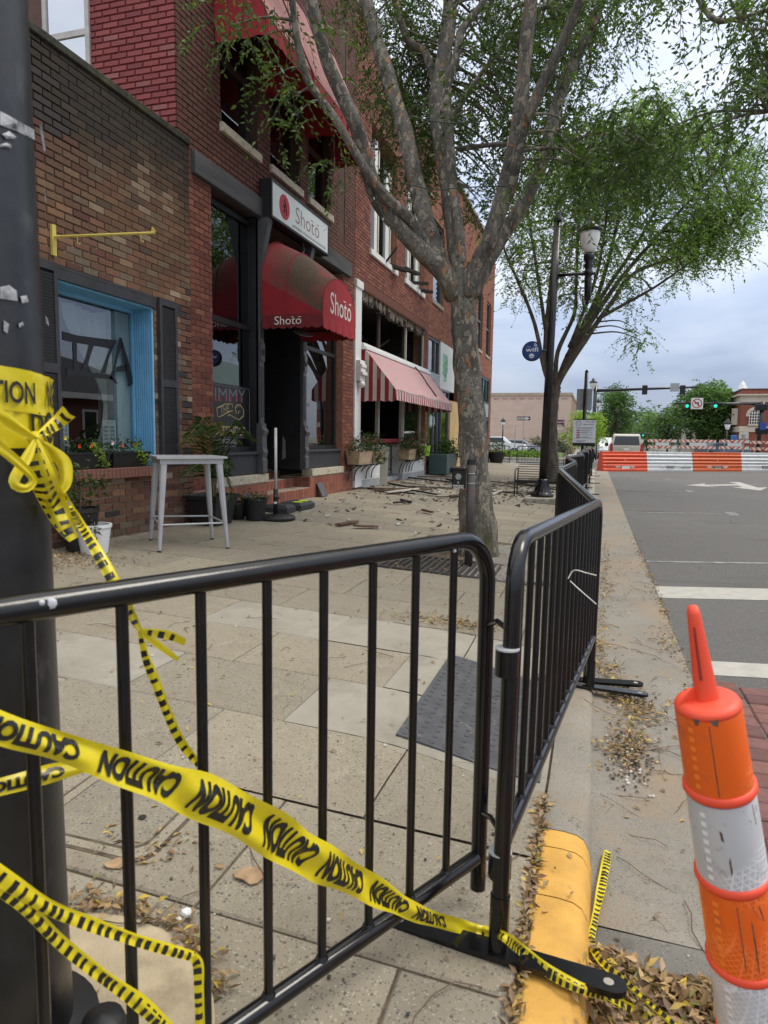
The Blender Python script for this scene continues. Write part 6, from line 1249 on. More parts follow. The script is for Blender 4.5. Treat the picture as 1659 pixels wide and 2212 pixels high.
for f in FEET:
    f = np.array(f); top_ = tc_+(f-tc_)*.80; a = np.array((*top_, ttz-.03)); b = np.array((*f, zg(*f)+.015)); LEGS.append((a, b))
    lg = MB().tube([a, a*.5+b*.5, b], [.038, .031, .018], 8).build('leg', GREYM, tbl, 'auto'); MB().lathe([(.02, -.018), (.02, 0)], b, 10).build('rubber_foot', BLK2, lg)
    MB().tube([a*.35+b*.65+(.012, -.028, 0), b+(.004, -.016, .03)], .006, 5).build('pressed_rib', GREYM, lg)
for k in range(4): p = LEGS[k][0]*.28+LEGS[k][1]*.72; q = LEGS[(k+1) % 4][0]*.28+LEGS[(k+1) % 4][1]*.72; MB().tube([p, q], .010, 8).build('stretcher', GREYM, tbl)
# pots
def roundpot(name, label, c, r0, r1, h, mat, group=None, cat='plant pot'):
    t = thing(name, label, cat, c, group); MB().lathe([(r0*.9, 0), (r0, .01), (r1, h*.88), (r1*1.06, h*.9), (r1*1.06, h), (r1*.94, h), (r1*.92, h*.85), (0, h*.84)], c, 28).build('pot', mat, t, 'auto'); MB().lathe([(r1*.91, h*.86), (0, h*.87)], c, 20).build('soil', SOIL, t); return t
gp = lambda u, v: GS(u, v)
wp = gp(212, 1203); t = roundpot('plant_pot', 'white plastic pot with a dead twig against the brown brick wall', (wp[0]-.14, wp[1]+.12, wp[2]), .12, .155, .29, M('pot_white', (.66, .67, .68), .5, var=.05, dirt=(.35, .33, .3), dscale=8, dr=(.65, .8))); w0 = np.array((wp[0]-.14, wp[1]+.12, wp[2]+.26))
MB().tube(catmull([w0, w0+(.05, -.05, .06), w0+(.13, -.14, .03), w0+(.15, -.16, -.05)], 4), .004, 5).build('dead_twig', M('twig', (0, 0, 0)), t); foliage('dry_leaves', t, [w0+np.array((.14, -.15, -.02)), w0+np.array((.0, -.02, .03))], 14, (.02, .02, .03), .05, [(.06, .05, .03), (.04, .04, .025)], LEAF)
bp_ = np.array((-4.72, 5.42, zg(-4.72, 5.42))); t = roundpot('plant_pot', 'tall black pot with a leafy shrub half hidden behind the signal pole', bp_, .13, .17, .42, BLK2); foliage('foliage', t, [bp_+np.array((.02, .02, .55)), bp_+np.array((.03, .06, .68)), bp_+np.array((0, -.05, .62))], 60, (.09, .09, .08), .07, [(.04, .075, .025), (.08, .12, .03)], LEAF); MB().tube([bp_+(0, 0, .35), bp_+(.01, .02, .66)], .008, 5).build('stem', M('twig', (0, 0, 0)), t)
pp = np.array((-4.66, 7.72, zg(-4.66, 7.72))); t = thing('palm_planter', 'black square tub holding a drooping palm beside the bar table', 'plant pot', pp)
V = []
for z, e in ((0, .16), (.33, .21), (.335, .235), (.38, .24), (.38, .22), (.33, .21)): V += [pp+np.array((a*e, b*e*1.25, z)) for a, b in ((-1, -1), (1, -1), (1, 1), (-1, 1))]
MB().add(V, [(3, 2, 1, 0)]+[(4*k+j, 4*k+(j+1) % 4, 4*k+4+(j+1) % 4, 4*k+4+j) for k in range(5) for j in range(4)]+[(20, 21, 22, 23)]).build('tub', BLK2, t)
STEM = M('palm_stem', (.16, .15, .06), .7); FROND = leafmat('palm_leaf', (1, 1, 1), .3); fr = random.Random(5)
tips = [(C4(620, 1180), -4.25), (C4(560, 1110), -4.3), (C4(480, 1190), -4.35), (C4(180, 1130), -4.5), (C4(60, 1120), -4.5), (C4(10, 1210), -4.55), (C4(130, 1060), -4.6), (C4(400, 1420), -4.3), (C4(30, 1480), -4.4), (C4(410, 1700), -4.25), (C4(300, 1100), -4.5)]
for (uv, X_) in tips:
    tip = PX(*uv, X_); base = pp+np.array((fr.uniform(-.04, .04), fr.uniform(-.05, .05), .36)); mid = base*.45+tip*.55; mid[2] = max(base[2]+.25, tip[2]+.06 if tip[2] > .8 else tip[2]+.3); Q = catmull([base, base*.7+mid*.3+(0, 0, .12), mid, tip], 10); fd = MB(); fd.tube(Q, [.007*(1-.8*i/len(Q)) for i in range(len(Q))], 5); fo = fd.build('frond_stem', STEM, t)
    Vv = []; Ff = []; Cc = []; col = fr.choice(((.04, .085, .02), (.05, .10, .025), (.15, .16, .05), (.20, .18, .07)))
    for i in range(10, len(Q), 1):
        T_0 = nrm(Q[min(i+1, len(Q)-1)]-Q[i-1]); k = (i-10)/(len(Q)-10); ln = .22*(1-.45*k)
        for sg_ in (-1, 1):
            sd = nrm(np.cross(T_0, (0, 0, 1)))*sg_; d = nrm(T_0*.75+sd*.75+np.array((0, 0, fr.uniform(-.35, .15)))); w = nrm(np.cross(d, (.2, .1, 1)))*.007; b0 = len(Vv); e = Q[i]+d*ln+np.array((0, 0, -.05*ln/.2))
            Vv += [Q[i], Q[i]+d*ln*.5+w, e, Q[i]+d*ln*.5-w]; Ff += [(b0, b0+1, b0+2), (b0, b0+2, b0+3)]; Cc += [col]*4
    obj('frond', fastmesh('frond', np.array(Vv), np.array(Ff), np.array(Cc)), FROND, fo)
for i, (uv, r_0, h, lab) in enumerate(((C4(600, 1925), .165, .30, 'small round black pot with trailing flowers beside the parasol stand'), (C4(435, 1915), .14, .24, 'small black pot of ivy just behind the bar table leg'))):
    c = np.array(gp(*uv)); c = c+(-.0, .12, 0); t = roundpot('plant_pot', lab, c, r_0*.75, r_0, h, BLK2, 'small black pots'); foliage('foliage', t, [c+np.array((a, b, h+.03)) for a, b in ((-.08, 0), (.05, .05), (.1, -.05), (0, -.1))], 40, (.06, .06, .035), .045, [(.06, .10, .03), (.12, .15, .06), (.16, .10, .08)], LEAF)
# parasol stand
us = np.array(gp(*C4(795, 1915)))+(0, .1, 0); t = thing('parasol_stand', 'white parasol pole stub in a round black base before the steps', 'parasol base', us)
MB().lathe([(.27, 0), (.275, .03), (.25, .055), (.05, .075), (.0, .08)], us, 32).build('base_disc', BLK2, t, 'auto'); MB().tube([us+(0, 0, .06), us+(0, 0, .42)], .035, 14).build('socket', BLK2, t, True); MB().tube([us+(0, 0, .4), us+(0, 0, 1.27)], .020, 12).build('pole', M('pole_white', (.6, .6, .58), .4), t, True)
for z in (.16, .30): MB().lathe([(.022, 0), (.022, .03), (.0, .032)], us+(.03, -.02, z), 10, (1, -.6, 0)).build('knob', BLK2, t)
MB().obox(us+(.012, -.034, .235), (.02, .01, 0), (.001, -.002, 0), (0, 0, .014)).build('sticker', PAPER, t)
# rubber kerb blocks with yellow reflectors
rb = np.array((-4.50, 9.85, .0)); t = thing('rubber_block', 'black rubber base block with two fluorescent yellow patches before the steps', 'rubber base', (rb[0], rb[1], .22)); zf = lambda x: -SL*x
for dx, dy, L2 in ((-.02, -.45, .32), (.0, .12, .55)):
    c = rb+np.array((dx, dy, 0)); z0 = zf(c[0])+.004; V = []
    for z, e in ((0, 0), (.07, .0), (.115, .05)): V += [(c[0]-.2+e, c[1]-L2/2+e, z0+z), (c[0]+.2-e, c[1]-L2/2+e, z0+z-SL*.4*0), (c[0]+.2-e, c[1]+L2/2-e, z0+z), (c[0]-.2+e, c[1]+L2/2-e, z0+z)]
    MB().add(V, [(3, 2, 1, 0), (8, 9, 10, 11)]+[(4*k+j, 4*k+(j+1) % 4, 4*k+4+(j+1) % 4, 4*k+4+j) for k in range(2) for j in range(4)]).build('block', M('rubber', (.03, .032, .036), .7, var=.2), t)
    if L2 > .4:
        for a in (-.11, .12): MB().add([(c[0]+.15, c[1]+a-.07, z0+.1165), (c[0]+.15, c[1]+a+.07, z0+.1165), (c[0]-.0, c[1]+a+.07, z0+.1165), (c[0]-.0, c[1]+a-.07, z0+.1165)], [(0, 1, 2, 3)]).build('reflector', M('fluoro_yellow', (.62, .85, .0), .5, var=.05), t)
# slate plaques leaning on the tiles
for i, (uv, lab) in enumerate(((C4(1270, 1695), 'grey slate plaque leaning on the terracotta tiles right of the steps'), (C4(625, 1790), 'grey slate plaque leaning on the terracotta tiles behind the small pots'))):
    c = PX(*uv, FX+.14); y = c[1]; t = tag(MB().obox((FX+.075, y, .25+.13), (.055, 0, -.125), (.0, .14, 0), (.008, 0, .004)).build('slate_plaque', M('slate', (.10, .09, .10), .7, var=.3, vs=20, bump=.3)), lab, 'plaque', 'leaning slate plaques')
# parking sign, blank sign
E3 = lambda x, y: ((1860+x*.12056)/1.507, (1340+y*.12056)/1.507)
YS = 21.4; a, b = PY(*E3(60, 200), YS), PY(*E3(640, 930), YS); t = thing('parking_sign', 'white sign board of opening hours on a perforated post among the barricades', 'sign', (PY(*E3(335, 1950), YS)[0], YS, .0)); xm = PY(*E3(335, 1500), YS)[0]
MB().box(a[0], b[0], YS-.012, YS, b[2], a[2]).build('board', M('board_white', (.62, .65, .68), .45, var=.04), t); W_, H_ = b[0]-a[0], a[2]-b[2]; fy = YS-.0135; bx = lambda u, v: (a[0]+W_*u, fy, a[2]-H_*v)
def rect(mb, u0, u1, v0, v1): mb.add([bx(u0, v1), bx(u1, v1), bx(u1, v0), bx(u0, v0)], [(0, 1, 2, 3)])
mb = MB(); rect(mb, 0, 1, 0, .035); rect(mb, 0, 1, .885, 1.0); letter(mb, '7 DAYS A WEEK', bx(.74, .105), (1, 0, 0), (0, 0, 1), .035, W_*.38, .02); letter(mb, '10:00 AM - MIDNIGHT', bx(.68, .20), (1, 0, 0), (0, 0, 1), .035, W_*.5, .02)
for v, u0, u1 in ((.31, .1, .9), (.345, .15, .85), (.40, .35, .85), (.43, .35, .72), (.48, .35, .85), (.51, .35, .62), (.575, .35, .85), (.65, .35, .65), (.68, .35, .78), (.80, .13, .6), (.83, .18, .55)): rect(mb, u0, u1, v, v+.012)
rect(mb, 0, 1, .725, .733); mb.build('print', INK, t)
mb = MB()
for v in (.40, .485, .57, .655): P_ = [bx(.14+.025+.0*k, v) for k in range(1)]; mb.add([bx(.235+.09*math.copysign(abs(math.cos(q))**.5, math.cos(q)), v+.025+.028*math.copysign(abs(math.sin(q))**.7, math.sin(q))) for q in np.linspace(0, 2*math.pi, 16, False)], [tuple(range(16))])
mb.build('red_capsules', M('capsule_red', (.35, .07, .10), .6), t); mb = MB(); c0_ = np.array(bx(.23, .165)); mb.add([c0_+np.array((r_9*math.cos(q_), 0, r_9*math.sin(q_))) for r_9 in (.066, .080) for q_ in np.linspace(0, 2*math.pi, 25)], [(i, i+1, i+26, i+25) for i in range(24)]); letter(mb, 'Social', bx(.23, .15), (1, 0, .06), (0, 0, 1), .025, .09, .0); letter(mb, 'District', bx(.23, .185), (1, 0, .06), (0, 0, 1), .022, .09); mb.build('badge', M('badge_dark', (.16, .05, .06), .6), t)
mb = MB(); rect(mb, .55, .88, .91, .925); rect(mb, .48, .88, .94, .955); rect(mb, .44, .88, .97, .98); mb.build('footer_print', LW, t)
MB().box(xm-.03, xm+.03, YS, YS+.035, -.05, 1.3).build('post', STEEL, t)
for k in range(24): MB().lathe([(.009, 0), (.009, .002)], (xm, YS, .0+.05*k), 8, (0, -1, 0)).build('post_hole', BLK2, t)
YB = 24.2; a, b = PY(*E5(1325, 25), YB) if 'E5' in globals() else PY(1246, 840, YB), PY(1278, 886, YB); t = thing('blank_sign', 'large sign seen from its pale grey back on a thick black post', 'sign', (b[0], YB, 0))
a = PY(1246.5, 840, YB); xm = PY(1261, 900, YB)[0]; MB().bbox(a[0], b[0], YB, YB+.015, b[2], a[2], .006).build('panel', M('sign_back', (.36, .38, .38), .5, .2, var=.1), t); MB().tube([(xm, YB-.06, .0), (xm+.03, YB-.06, PY(1261, 806, YB)[2])], .06, 14).build('post', BLK, t, True); MB().lathe([(.05, 0), (.06, .05), (0, .12)], (xm+.03, YB-.06, PY(1261, 806, YB)[2]), 12).build('post_cap', BLK, t, True)
# ================================================================== TREES
def leaves_dir(P, D, size, cols, aspect=.42):
    n = len(P); D = D/np.linalg.norm(D, axis=1)[:, None]; r = rng.normal(0, 1, (n, 3)); s = np.cross(D, r); s /= np.linalg.norm(s, axis=1)[:, None]; nn = np.cross(s, D); size = np.broadcast_to(size, (n,))
    mid = P+D*(size*.42)[:, None]+nn*(size*.05)[:, None]; w = (size*aspect*.5)[:, None]
    V = np.stack([P, mid+s*w, P+D*size[:, None], mid-s*w], 1).reshape(-1, 3); q = np.arange(n)*4
    return V, np.concatenate([np.stack([q, q+1, q+2], 1), np.stack([q, q+2, q+3], 1)]), np.repeat(cols, 4, axis=0)
def crownleaves(centers, rad, ntw, nlf, tl, size, cols, droop=.5, squash=.8):
    C_ = np.repeat(np.asarray(centers), ntw, axis=0); R_ = np.repeat(np.asarray(rad), ntw); n = len(C_)
    O = C_+rng.normal(0, .5, (n, 3))*R_[:, None]*np.array((1, 1, squash)); T = rng.normal(0, 1, (n, 3)); T[:, 2] = T[:, 2]*.5-droop; T /= np.linalg.norm(T, axis=1)[:, None]
    L_ = tl*rng.uniform(.5, 1.3, n); k = np.tile(np.linspace(.1, 1, nlf), (n, 1)); bend = np.array((0, 0, -.35))
    Q = O[:, None, :]+T[:, None, :]*(L_[:, None]*k)[:, :, None]+bend*((L_[:, None]*k**2)[:, :, None]); side = np.cross(T, (0, 0, 1.)); side /= np.linalg.norm(side, axis=1)[:, None]+1e-6
    alt = np.where(np.arange(nlf) % 2, 1., -1.); D = T[:, None, :]*.7+side[:, None, :]*alt[None, :, None]*.8+rng.normal(0, .35, (n, nlf, 3))+np.array((0, 0, -.3))
    P = Q.reshape(-1, 3); D = D.reshape(-1, 3); m = len(P); shade = np.repeat(np.repeat(rng.uniform(.65, 1.35, len(centers)), ntw), nlf); cc = np.asarray(cols)[rng.integers(0, len(cols), m)]*rng.uniform(.7, 1.3, (m, 1))*shade[:, None]
    V, F, C = leaves_dir(P, D, size*rng.uniform(.6, 1.25, m), cc); return V, F, C, O, T, L_
def limb(mb, P, R_, n=14, sub=6, bump=.075):
    Q = catmull(P, sub); r = [x[0] for x in catmull([(a, 0, 0) for a in R_], sub)]; b0 = len(mb.v); mb.tube(Q, r, n, False)
    for i in range(len(Q)):
        for j in range(n):
            k = b0+i*n+j; v = np.array(mb.v[k]); c = Q[i]; a = v-c; f = 1+bump*(math.sin(v[2]*7+j*1.9)+.6*math.sin(v[0]*23+v[2]*17)+.5*math.sin(j*2.4+v[2]*3)); mb.v[k] = tuple(c+a*f)
    return Q, r
def inpoly(u, v, poly):
    c = False; j = len(poly)-1
    for i in range(len(poly)):
        if (poly[i][1] > v) != (poly[j][1] > v) and u < (poly[j][0]-poly[i][0])*(v-poly[i][1])/(poly[j][1]-poly[i][1])+poly[i][0]: c = not c
        j = i
    return c
def mktree(name, label, base, trunkP, trunkR, limbs, clusters, bark, leafm, cols, ntw, nlf, tl, size, crad, twr=.004, twigs=True, brad=.014, group='street trees', n=14, bsub=5, extra=()):
    t = thing(name, label, 'tree', base, group); mb = MB(); S_ = []; Q, r = limb(mb, trunkP, trunkR, n+6, 8); S_ += list(Q[len(Q)//2:]); mb.build('trunk', bark, t, True)
    for P, R_ in limbs: mb = MB(); Q, r = limb(mb, P, R_, n, 6); mb.f.append(tuple(range(n))[::-1]); mb.c.append((1, 1, 1)); S_ += [q for q in Q]; mb.build('limb', bark, t, True)
    SA = np.array(S_); br = MB()
    for c in list(clusters)+[c_ for e_ in extra for c_ in e_[0]]:
        d = np.linalg.norm(SA-c, axis=1)+1.2*np.maximum(0, SA[:, 2]-c[2]-.3)+.4*np.abs(d0 if False else 0); p = SA[np.argmin(d)]; c = np.asarray(c); L_ = np.linalg.norm(c-p)
        if L_ < .2: continue
        mid = (p+c)/2+np.array((random.gauss(0, .08), random.gauss(0, .08), .10))*L_; Q = catmull([p, mid, c], bsub); br.tube(Q, [brad*(1+.35*L_)*(1-.75*i/len(Q)) for i in range(len(Q))], 5, False)
    V, F, C, O, T, L_ = crownleaves(clusters, np.full(len(clusters), crad) if np.isscalar(crad) else crad, ntw, nlf, tl, size, cols)
    for cl_, nt2, cr2 in extra:
        v2, f2, c2, o2, t2_, l2 = crownleaves(cl_, np.full(len(cl_), cr2), nt2, nlf, tl, size, cols, .75); F = np.concatenate([F, f2+len(V)]); V = np.concatenate([V, v2]); C = np.concatenate([C, c2]); O = np.concatenate([O, o2]); T = np.concatenate([T, t2_]); L_ = np.concatenate([L_, l2])
    stuff(br.build('branchlets', bark, t, True))
    if twigs:
        k = np.array([0, .5, 1.]); Q = O[:, None, :]+T[:, None, :]*(L_[:, None]*k)[:, :, None]+np.array((0, 0, -.35))*((L_[:, None]*k**2)[:, :, None]); n_ = len(O); off = np.array([(1, 0, 0), (-.5, .8, 0), (-.5, -.8, 0)])*twr
        VT = (Q[:, :, None, :]+off[None, None, :, :]*np.array([1, .7, .3])[None, :, None, None]).reshape(-1, 3); base_ = np.arange(n_)*9; FT = []
        for a in range(2):
            for j in range(3): FT.append(np.stack([base_+a*3+j, base_+a*3+(j+1) % 3, base_+a*3+3+(j+1) % 3, base_+a*3+3+j], 1))
        stuff(obj('twigs', fastmesh('twigs', VT, np.concatenate(FT)), M('twig_bark', (.06, .05, .04), .9), t))
    stuff(obj('crown', fastmesh('crown', V, F, C), leafm, t)); return t
BARK1 = barkmat('elm_bark', [(.062, .056, .047), (.125, .113, .094), (.20, .18, .15), (.28, .245, .185), (.31, .14, .055)], 6.2, True, 1.9)
BARK2 = barkmat('brown_bark', [(.055, .045, .035), (.11, .09, .07), (.17, .145, .115), (.2, .15, .1), (.2, .1, .05)], 7, False)
LEAF1 = leafmat('elm_leaf', (1, 1, 1), .42); LCOLS = [(.085, .145, .034), (.066, .118, .026), (.11, .175, .042), (.056, .10, .022)]
LW_ = .80
def pl_(pts, y0, y1, hw0, hw1, dep=None):
    n = len(pts); P = []; R_ = []
    for i, (u, v) in enumerate(pts):
        k = i/(n-1); Y = y0+(y1-y0)*k; p = PY(u, v, Y); P.append(p); R_.append((hw0+(hw1-hw0)*k)*LW_*np.dot(p-CAMP, CAMF)/FOC)
    return P, R_
def dpt(v): return 7.72
TB = np.array((-1.2, 7.75, zg(-1.2, 7.75)))
tr1 = [(1034, 1205), (1032, 1150), (1026, 1050), (1019, 900), (1008, 780), (1003, 690), (1000, 620), (1002, 570)]; tw1 = [48, 39, 33, 29, 27, 28, 31, 24]
TP = [PY(u, v, 7.75) for u, v in tr1]; TP[0][2] = 0.0; TR = [w*np.dot(p-CAMP, CAMF)/FOC for w, p in zip(tw1, TP)]
L1 = [pl_(p, *a) for p, a in (
 ([(990, 640), (955, 585), (914, 546), (848, 475), (812, 420), (786, 330), (762, 255), (707, 132), (676, 22), (660, -90)], (7.7, 6.7, 27, 15)),
 ([(925, 545), (888, 475), (840, 430), (795, 375), (729, 264), (663, 167), (636, 44), (625, -90)], (7.55, 6.3, 14, 9)),
 ([(978, 640), (948, 560), (905, 420), (874, 286), (848, 198), (808, 66), (770, -90)], (7.75, 8.8, 25, 17)),
 ([(1000, 640), (990, 560), (975, 440), (949, 286), (945, 198), (967, 66), (978, -90)], (7.8, 9.3, 27, 18)),
 ([(945, 200), (918, 114), (883, 88), (852, 0), (835, -90)], (9.0, 9.8, 12, 8)),
 ([(1000, 600), (990, 500), (977, 400), (970, 264), (966, 190), (988, 110), (997, 66), (1046, 0), (1070, -90)], (7.75, 8.6, 14, 9)),
 ([(1010, 640), (1032, 570), (1059, 519), (1094, 387), (1120, 264), (1134, 123), (1147, 0), (1152, -90)], (7.7, 7.2, 24, 16)),
 ([(1085, 450), (1103, 400), (1128, 290), (1155, 220), (1217, 88), (1253, 0), (1285, -90)], (7.6, 6.7, 16, 13)),
 ([(1020, 640), (1050, 570), (1090, 505), (1164, 374), (1204, 220), (1261, 88), (1300, 0), (1335, -90)], (7.8, 8.8, 21, 12)),
 ([(990, 322), (1081, 312), (1182, 321), (1261, 295), (1330, 285), (1400, 312)], (8.2, 8.0, 7, 3)),
 ([(980, 250), (1037, 163), (1094, 88), (1125, 44), (1180, 10)], (8.4, 9.0, 7, 4)),
 ([(1335, -90), (1440, -130), (1505, -10), (1545, 42), (1600, 38), (1680, 15), (1760, -10)], (8.8, 7.0, 10, 4)), ([(1598, 38), (1632, 90), (1650, 160), (1662, 240)], (7.6, 7.2, 3, 1.5)), ([(1690, -120), (1700, 0), (1715, 120), (1722, 240)], (7.2, 7.2, 6, 2)))]
def region(u0, u1, v0, v1, y0, y1, n): return [PY(random.uniform(u0, u1), random.uniform(v0, v1), random.uniform(y0, y1)) for _ in range(n)]
def polyreg(poly, y0, y1, n):
    us = [p[0] for p in poly]; vs_ = [p[1] for p in poly]; out = []
    while len(out) < n:
        u, v = random.uniform(min(us), max(us)), random.uniform(min(vs_), max(vs_))
        if inpoly(u, v, poly): out.append(PY(u, v, random.uniform(y0, y1)))
    return out
CL = polyreg([(700, -60), (1000, -60), (1000, 280), (860, 270), (790, 130)], 8.4, 11.2, 40)+region(850, 1000, 260, 390, 8.6, 10.6, 11)+polyreg([(1000, -60), (1440, -60), (1400, 20), (1310, 90), (1250, 150), (1230, 235), (1000, 250)], 7.6, 11.5, 56)+region(1050, 1240, 240, 370, 8.8, 11.5, 18)+polyreg([(1190, 280), (1300, 260), (1390, 235), (1460, 290), (1455, 390), (1330, 415), (1240, 390)], 7.0, 8.4, 20)+region(1040, 1130, 380, 500, 9, 11, 5)
CL += [PY(u, v, y) for u, v, y in zip(rng.uniform(600, 1500, 46), rng.uniform(-600, -110, 46), rng.uniform(6.8, 11, 46))]
LFT = [PY(u, v, y) for u, v, y in ((484, 60, 6.3), (478, 0, 6.2), (590, 165, 6.5), (625, 215, 6.6), (640, 250, 6.6), (735, 345, 7.0), (560, 85, 6.4), (700, 60, 7), (590, 20, 6.4))]
RGT = region(1575, 1740, -60, 130, 6.4, 8.2, 17)+region(1600, 1720, 130, 265, 6.4, 8.0, 9)+region(1450, 1560, -100, -20, 6.0, 7.5, 4)
mktree('street_tree', 'near street tree with patchy grey trunk forking into many limbs over the sidewalk', TB, TP, TR, L1, CL, BARK1, LEAF1, LCOLS, 22, 12, .36, .064, .48, extra=[(LFT, 11, .30), (RGT, 11, .34)])
# far street tree
t2b = np.array((-1.22, 22.4, .05)); Y2 = 22.4
T2 = [(1197, 1047), (1194, 1000), (1192, 930), (1195, 870), (1199, 835)]; P2_ = [PY(u, v, Y2) for u, v in T2]; P2_[0][2] = 0.; R2 = [w*Y2*.985/FOC for w in (14, 12, 11, 11.5, 12)]
L2 = [pl_(p, *a) for p, a in (
 ([(1195, 900), (1195, 850), (1175, 795), (1155, 700), (1120, 610), (1090, 540), (1080, 470)], (22.4, 21.4, 8, 2)), ([(1195, 900), (1195, 845), (1185, 760), (1165, 620), (1150, 520), (1130, 400)], (22.4, 23.6, 8, 2)), ([(1195, 900), (1199, 840), (1205, 760), (1240, 680), (1245, 610), (1250, 480), (1262, 340)], (22.4, 22.8, 8, 2)),
 ([(1195, 900), (1203, 830), (1240, 740), (1290, 640), (1320, 540), (1345, 430), (1380, 300)], (22.4, 23.4, 9, 2)), ([(1195, 900), (1205, 830), (1264, 735), (1317, 659), (1370, 590), (1465, 555), (1522, 522), (1598, 470)], (22.4, 21.2, 9, 2)), ([(1215, 800), (1280, 690), (1350, 590), (1430, 500), (1520, 400), (1600, 330)], (22.4, 22.8, 8, 2)),
 ([(1225, 770), (1300, 640), (1380, 520), (1440, 400), (1480, 290)], (22.4, 24.2, 7, 2)), ([(1230, 750), (1250, 700), (1290, 590), (1310, 470), (1320, 350)], (22.4, 21, 6, 2)), ([(1175, 800), (1180, 700), (1190, 600), (1200, 480), (1210, 380)], (22.4, 21.6, 6, 2)), ([(1290, 690), (1380, 640), (1430, 610), (1500, 560)], (22, 21, 5, 2)))]
PL2 = [(1092, 430), (1080, 600), (1150, 650), (1240, 640), (1300, 690), (1360, 650), (1430, 600), (1500, 590), (1530, 535), (1570, 530), (1635, 470), (1645, 400), (1640, 330), (1560, 270), (1480, 220), (1400, 200), (1280, 260), (1150, 360)]; CL2 = []
while len(CL2) < 350:
    u, v = random.uniform(1075, 1650), random.uniform(190, 700)
    if inpoly(u, v, PL2) and random.random() < (1.0 if v < 560 else .55): CL2.append(PY(u, v, random.uniform(19.8, 25.2)))
CL2 += [PY(u, v, 21.5) for u, v in ((1372, 720), (1385, 735), (1365, 705), (1590, 530))]
mktree('street_tree', 'vase-shaped far street tree with bright green crown behind the lamp post', t2b, P2_, R2, L2, CL2, BARK2, leafmat('elm_leaf_far', (1, 1, 1), .55), [(.17, .27, .06), (.145, .24, .05), (.22, .33, .085), (.115, .20, .045)], 15, 11, .60, .105, .64, .006, True, .02, n=10)
# string of small lights wound round the near tree
sl = thing('string_lights', 'dark green string of small bulbs strung between the near tree limbs', 'string lights', PY(1000, 390, 7.0)); WIRE = M('wire_green', (.012, .03, .02), .6)
for pts in (((870, 395), (940, 410), (1000, 405), (1095, 402)), ((880, 250), (960, 265), (1040, 262), (1120, 240)), ((1100, 400), (1150, 440), (1200, 330)), ((800, 400), (830, 470), (850, 490))): q = catmull([PY(u, v, 7.1) for u, v in pts], 8); MB().tube(q, .006, 4).build('wire', WIRE, sl); [MB().lathe([(0, 0), (.008, .01), (.006, .03), (0, .035)], p+(0, 0, -.03), 6, (.2, .1, -1)).build('bulb', M('bulb_clear', (.5, .5, .48), .3), sl) for p in q[2::5]]
# ================================================================== BEYOND THE CORNER
E7 = lambda x, y: ((2250+x*.2626)/1.507, (1200+y*.2626)/1.507)
E5 = lambda x, y: ((1560+x*.2411)/1.507, (1260+y*.2411)/1.507)
# water-filled barriers across the road
BO = M('barrier_orange', (.72, .075, .02), .5, var=.07, vs=2, dirt=(.42, .07, .03), dscale=2); BO2 = M('barrier_orange_dull', (.62, .10, .018), .5, var=.07, vs=2, dirt=(.38, .09, .03), dscale=2); BWm = M('barrier_white', (.62, .65, .66), .5, var=.06, vs=2, dirt=(.42, .44, .44), dscale=2)
bpx = [1295.5, 1390.5, 1489, 1593.5, 1697]; GPT = [G(u, 1017.5, ZR) for u in bpx]; LETT = M('barrier_plate', (.05, .06, .09), .6)
labs = ['bright orange water-filled barrier at the left end of the row by the gutter', 'white water-filled barrier with stencilled letters beside the bright orange one', 'dull orange water-filled barrier between the two white ones', 'white water-filled barrier at the right picture edge']
for i in range(4):
    a, b = GPT[i], GPT[i+1]; d = b-a; L_ = np.linalg.norm(d); d = d/L_; s = np.array((d[1], -d[0], 0)); s = s if s[1] < 0 else -s; t = thing('road_barrier', labs[i], 'barrier', (a+b)/2, 'water-filled road barriers'); mt = (BO, BWm, BO2, BWm)[i]; HH = .97
    prof = [(.28, 0), (.28, .10), (.25, .14), (.25, .30), (.20, .36), (.235, .42), (.235, .46), (.17, .52), (.205, .60), (.205, .63), (.14, .70), (.17, .78), (.17, .82), (.12, .86), (.12, HH), (.10, HH+.01)]
    mb = MB(); V = []
    for e in (0.012, L_-.012):
        for p, z in prof: V.append(a+d*e+s*p+np.array((0, 0, z)))
        for p, z in prof[::-1]: V.append(a+d*e-s*p+np.array((0, 0, z)))
    k = 2*len(prof); mb.add(V, [(j, (j+1) % k, k+(j+1) % k, k+j) for j in range(k)]+[tuple(range(k))[::-1], tuple(range(k, 2*k))]); mb.build('shell', mt, t)
    f0 = lambda u, z, off=.004: a+d*(L_*u)+s*(.255+off)+np.array((0, 0, z))
    for u in (.33, .66): mb = MB(); mb.prism([f0(u+.055*math.cos(q)*1.0, .27+.10*math.sin(q)*1. if math.sin(q) < 0 else .27) for q in np.linspace(math.pi, 2*math.pi, 9)], s*.004); mb.build('fork_slot', M('slot_pale', (.62, .60, .56), .6) if i != 1 else BWm, t)
    if i: MB().prism([f0(.42, .1), f0(.58, .1), f0(.58, .28), f0(.42, .28)], s*.004).build('maker_plate', LETT, t); mb = MB(); letter(mb, 'TRITON', f0(.5, .22, .012), d, (0, 0, 1), .07, L_*.14, .02); letter(mb, 'BARRIER', f0(.5, .145, .012), d, (0, 0, 1), .05, L_*.14, .02); mb.build('plate_lettering', LW, t)
    else: MB().prism([f0(.42, .08), f0(.6, .08), f0(.6, .27), f0(.42, .27)], s*.004).build('white_patch', PAPER, t)
    if i == 1: mb = MB(); letter(mb, 'NCDOT', f0(.84, .17, .008), d, (0, 0, 1), .12, L_*.22, .02); mb.build('stencil', M('stencil_grey', (.10, .10, .11), .7), t)
    MB().lathe([(.03, 0), (.03, .01)], a+d*L_*.5+s*.21+np.array((0, 0, .55)), 10, s).build('drain_plug', PAPER if i % 2 == 0 else BWm, t)
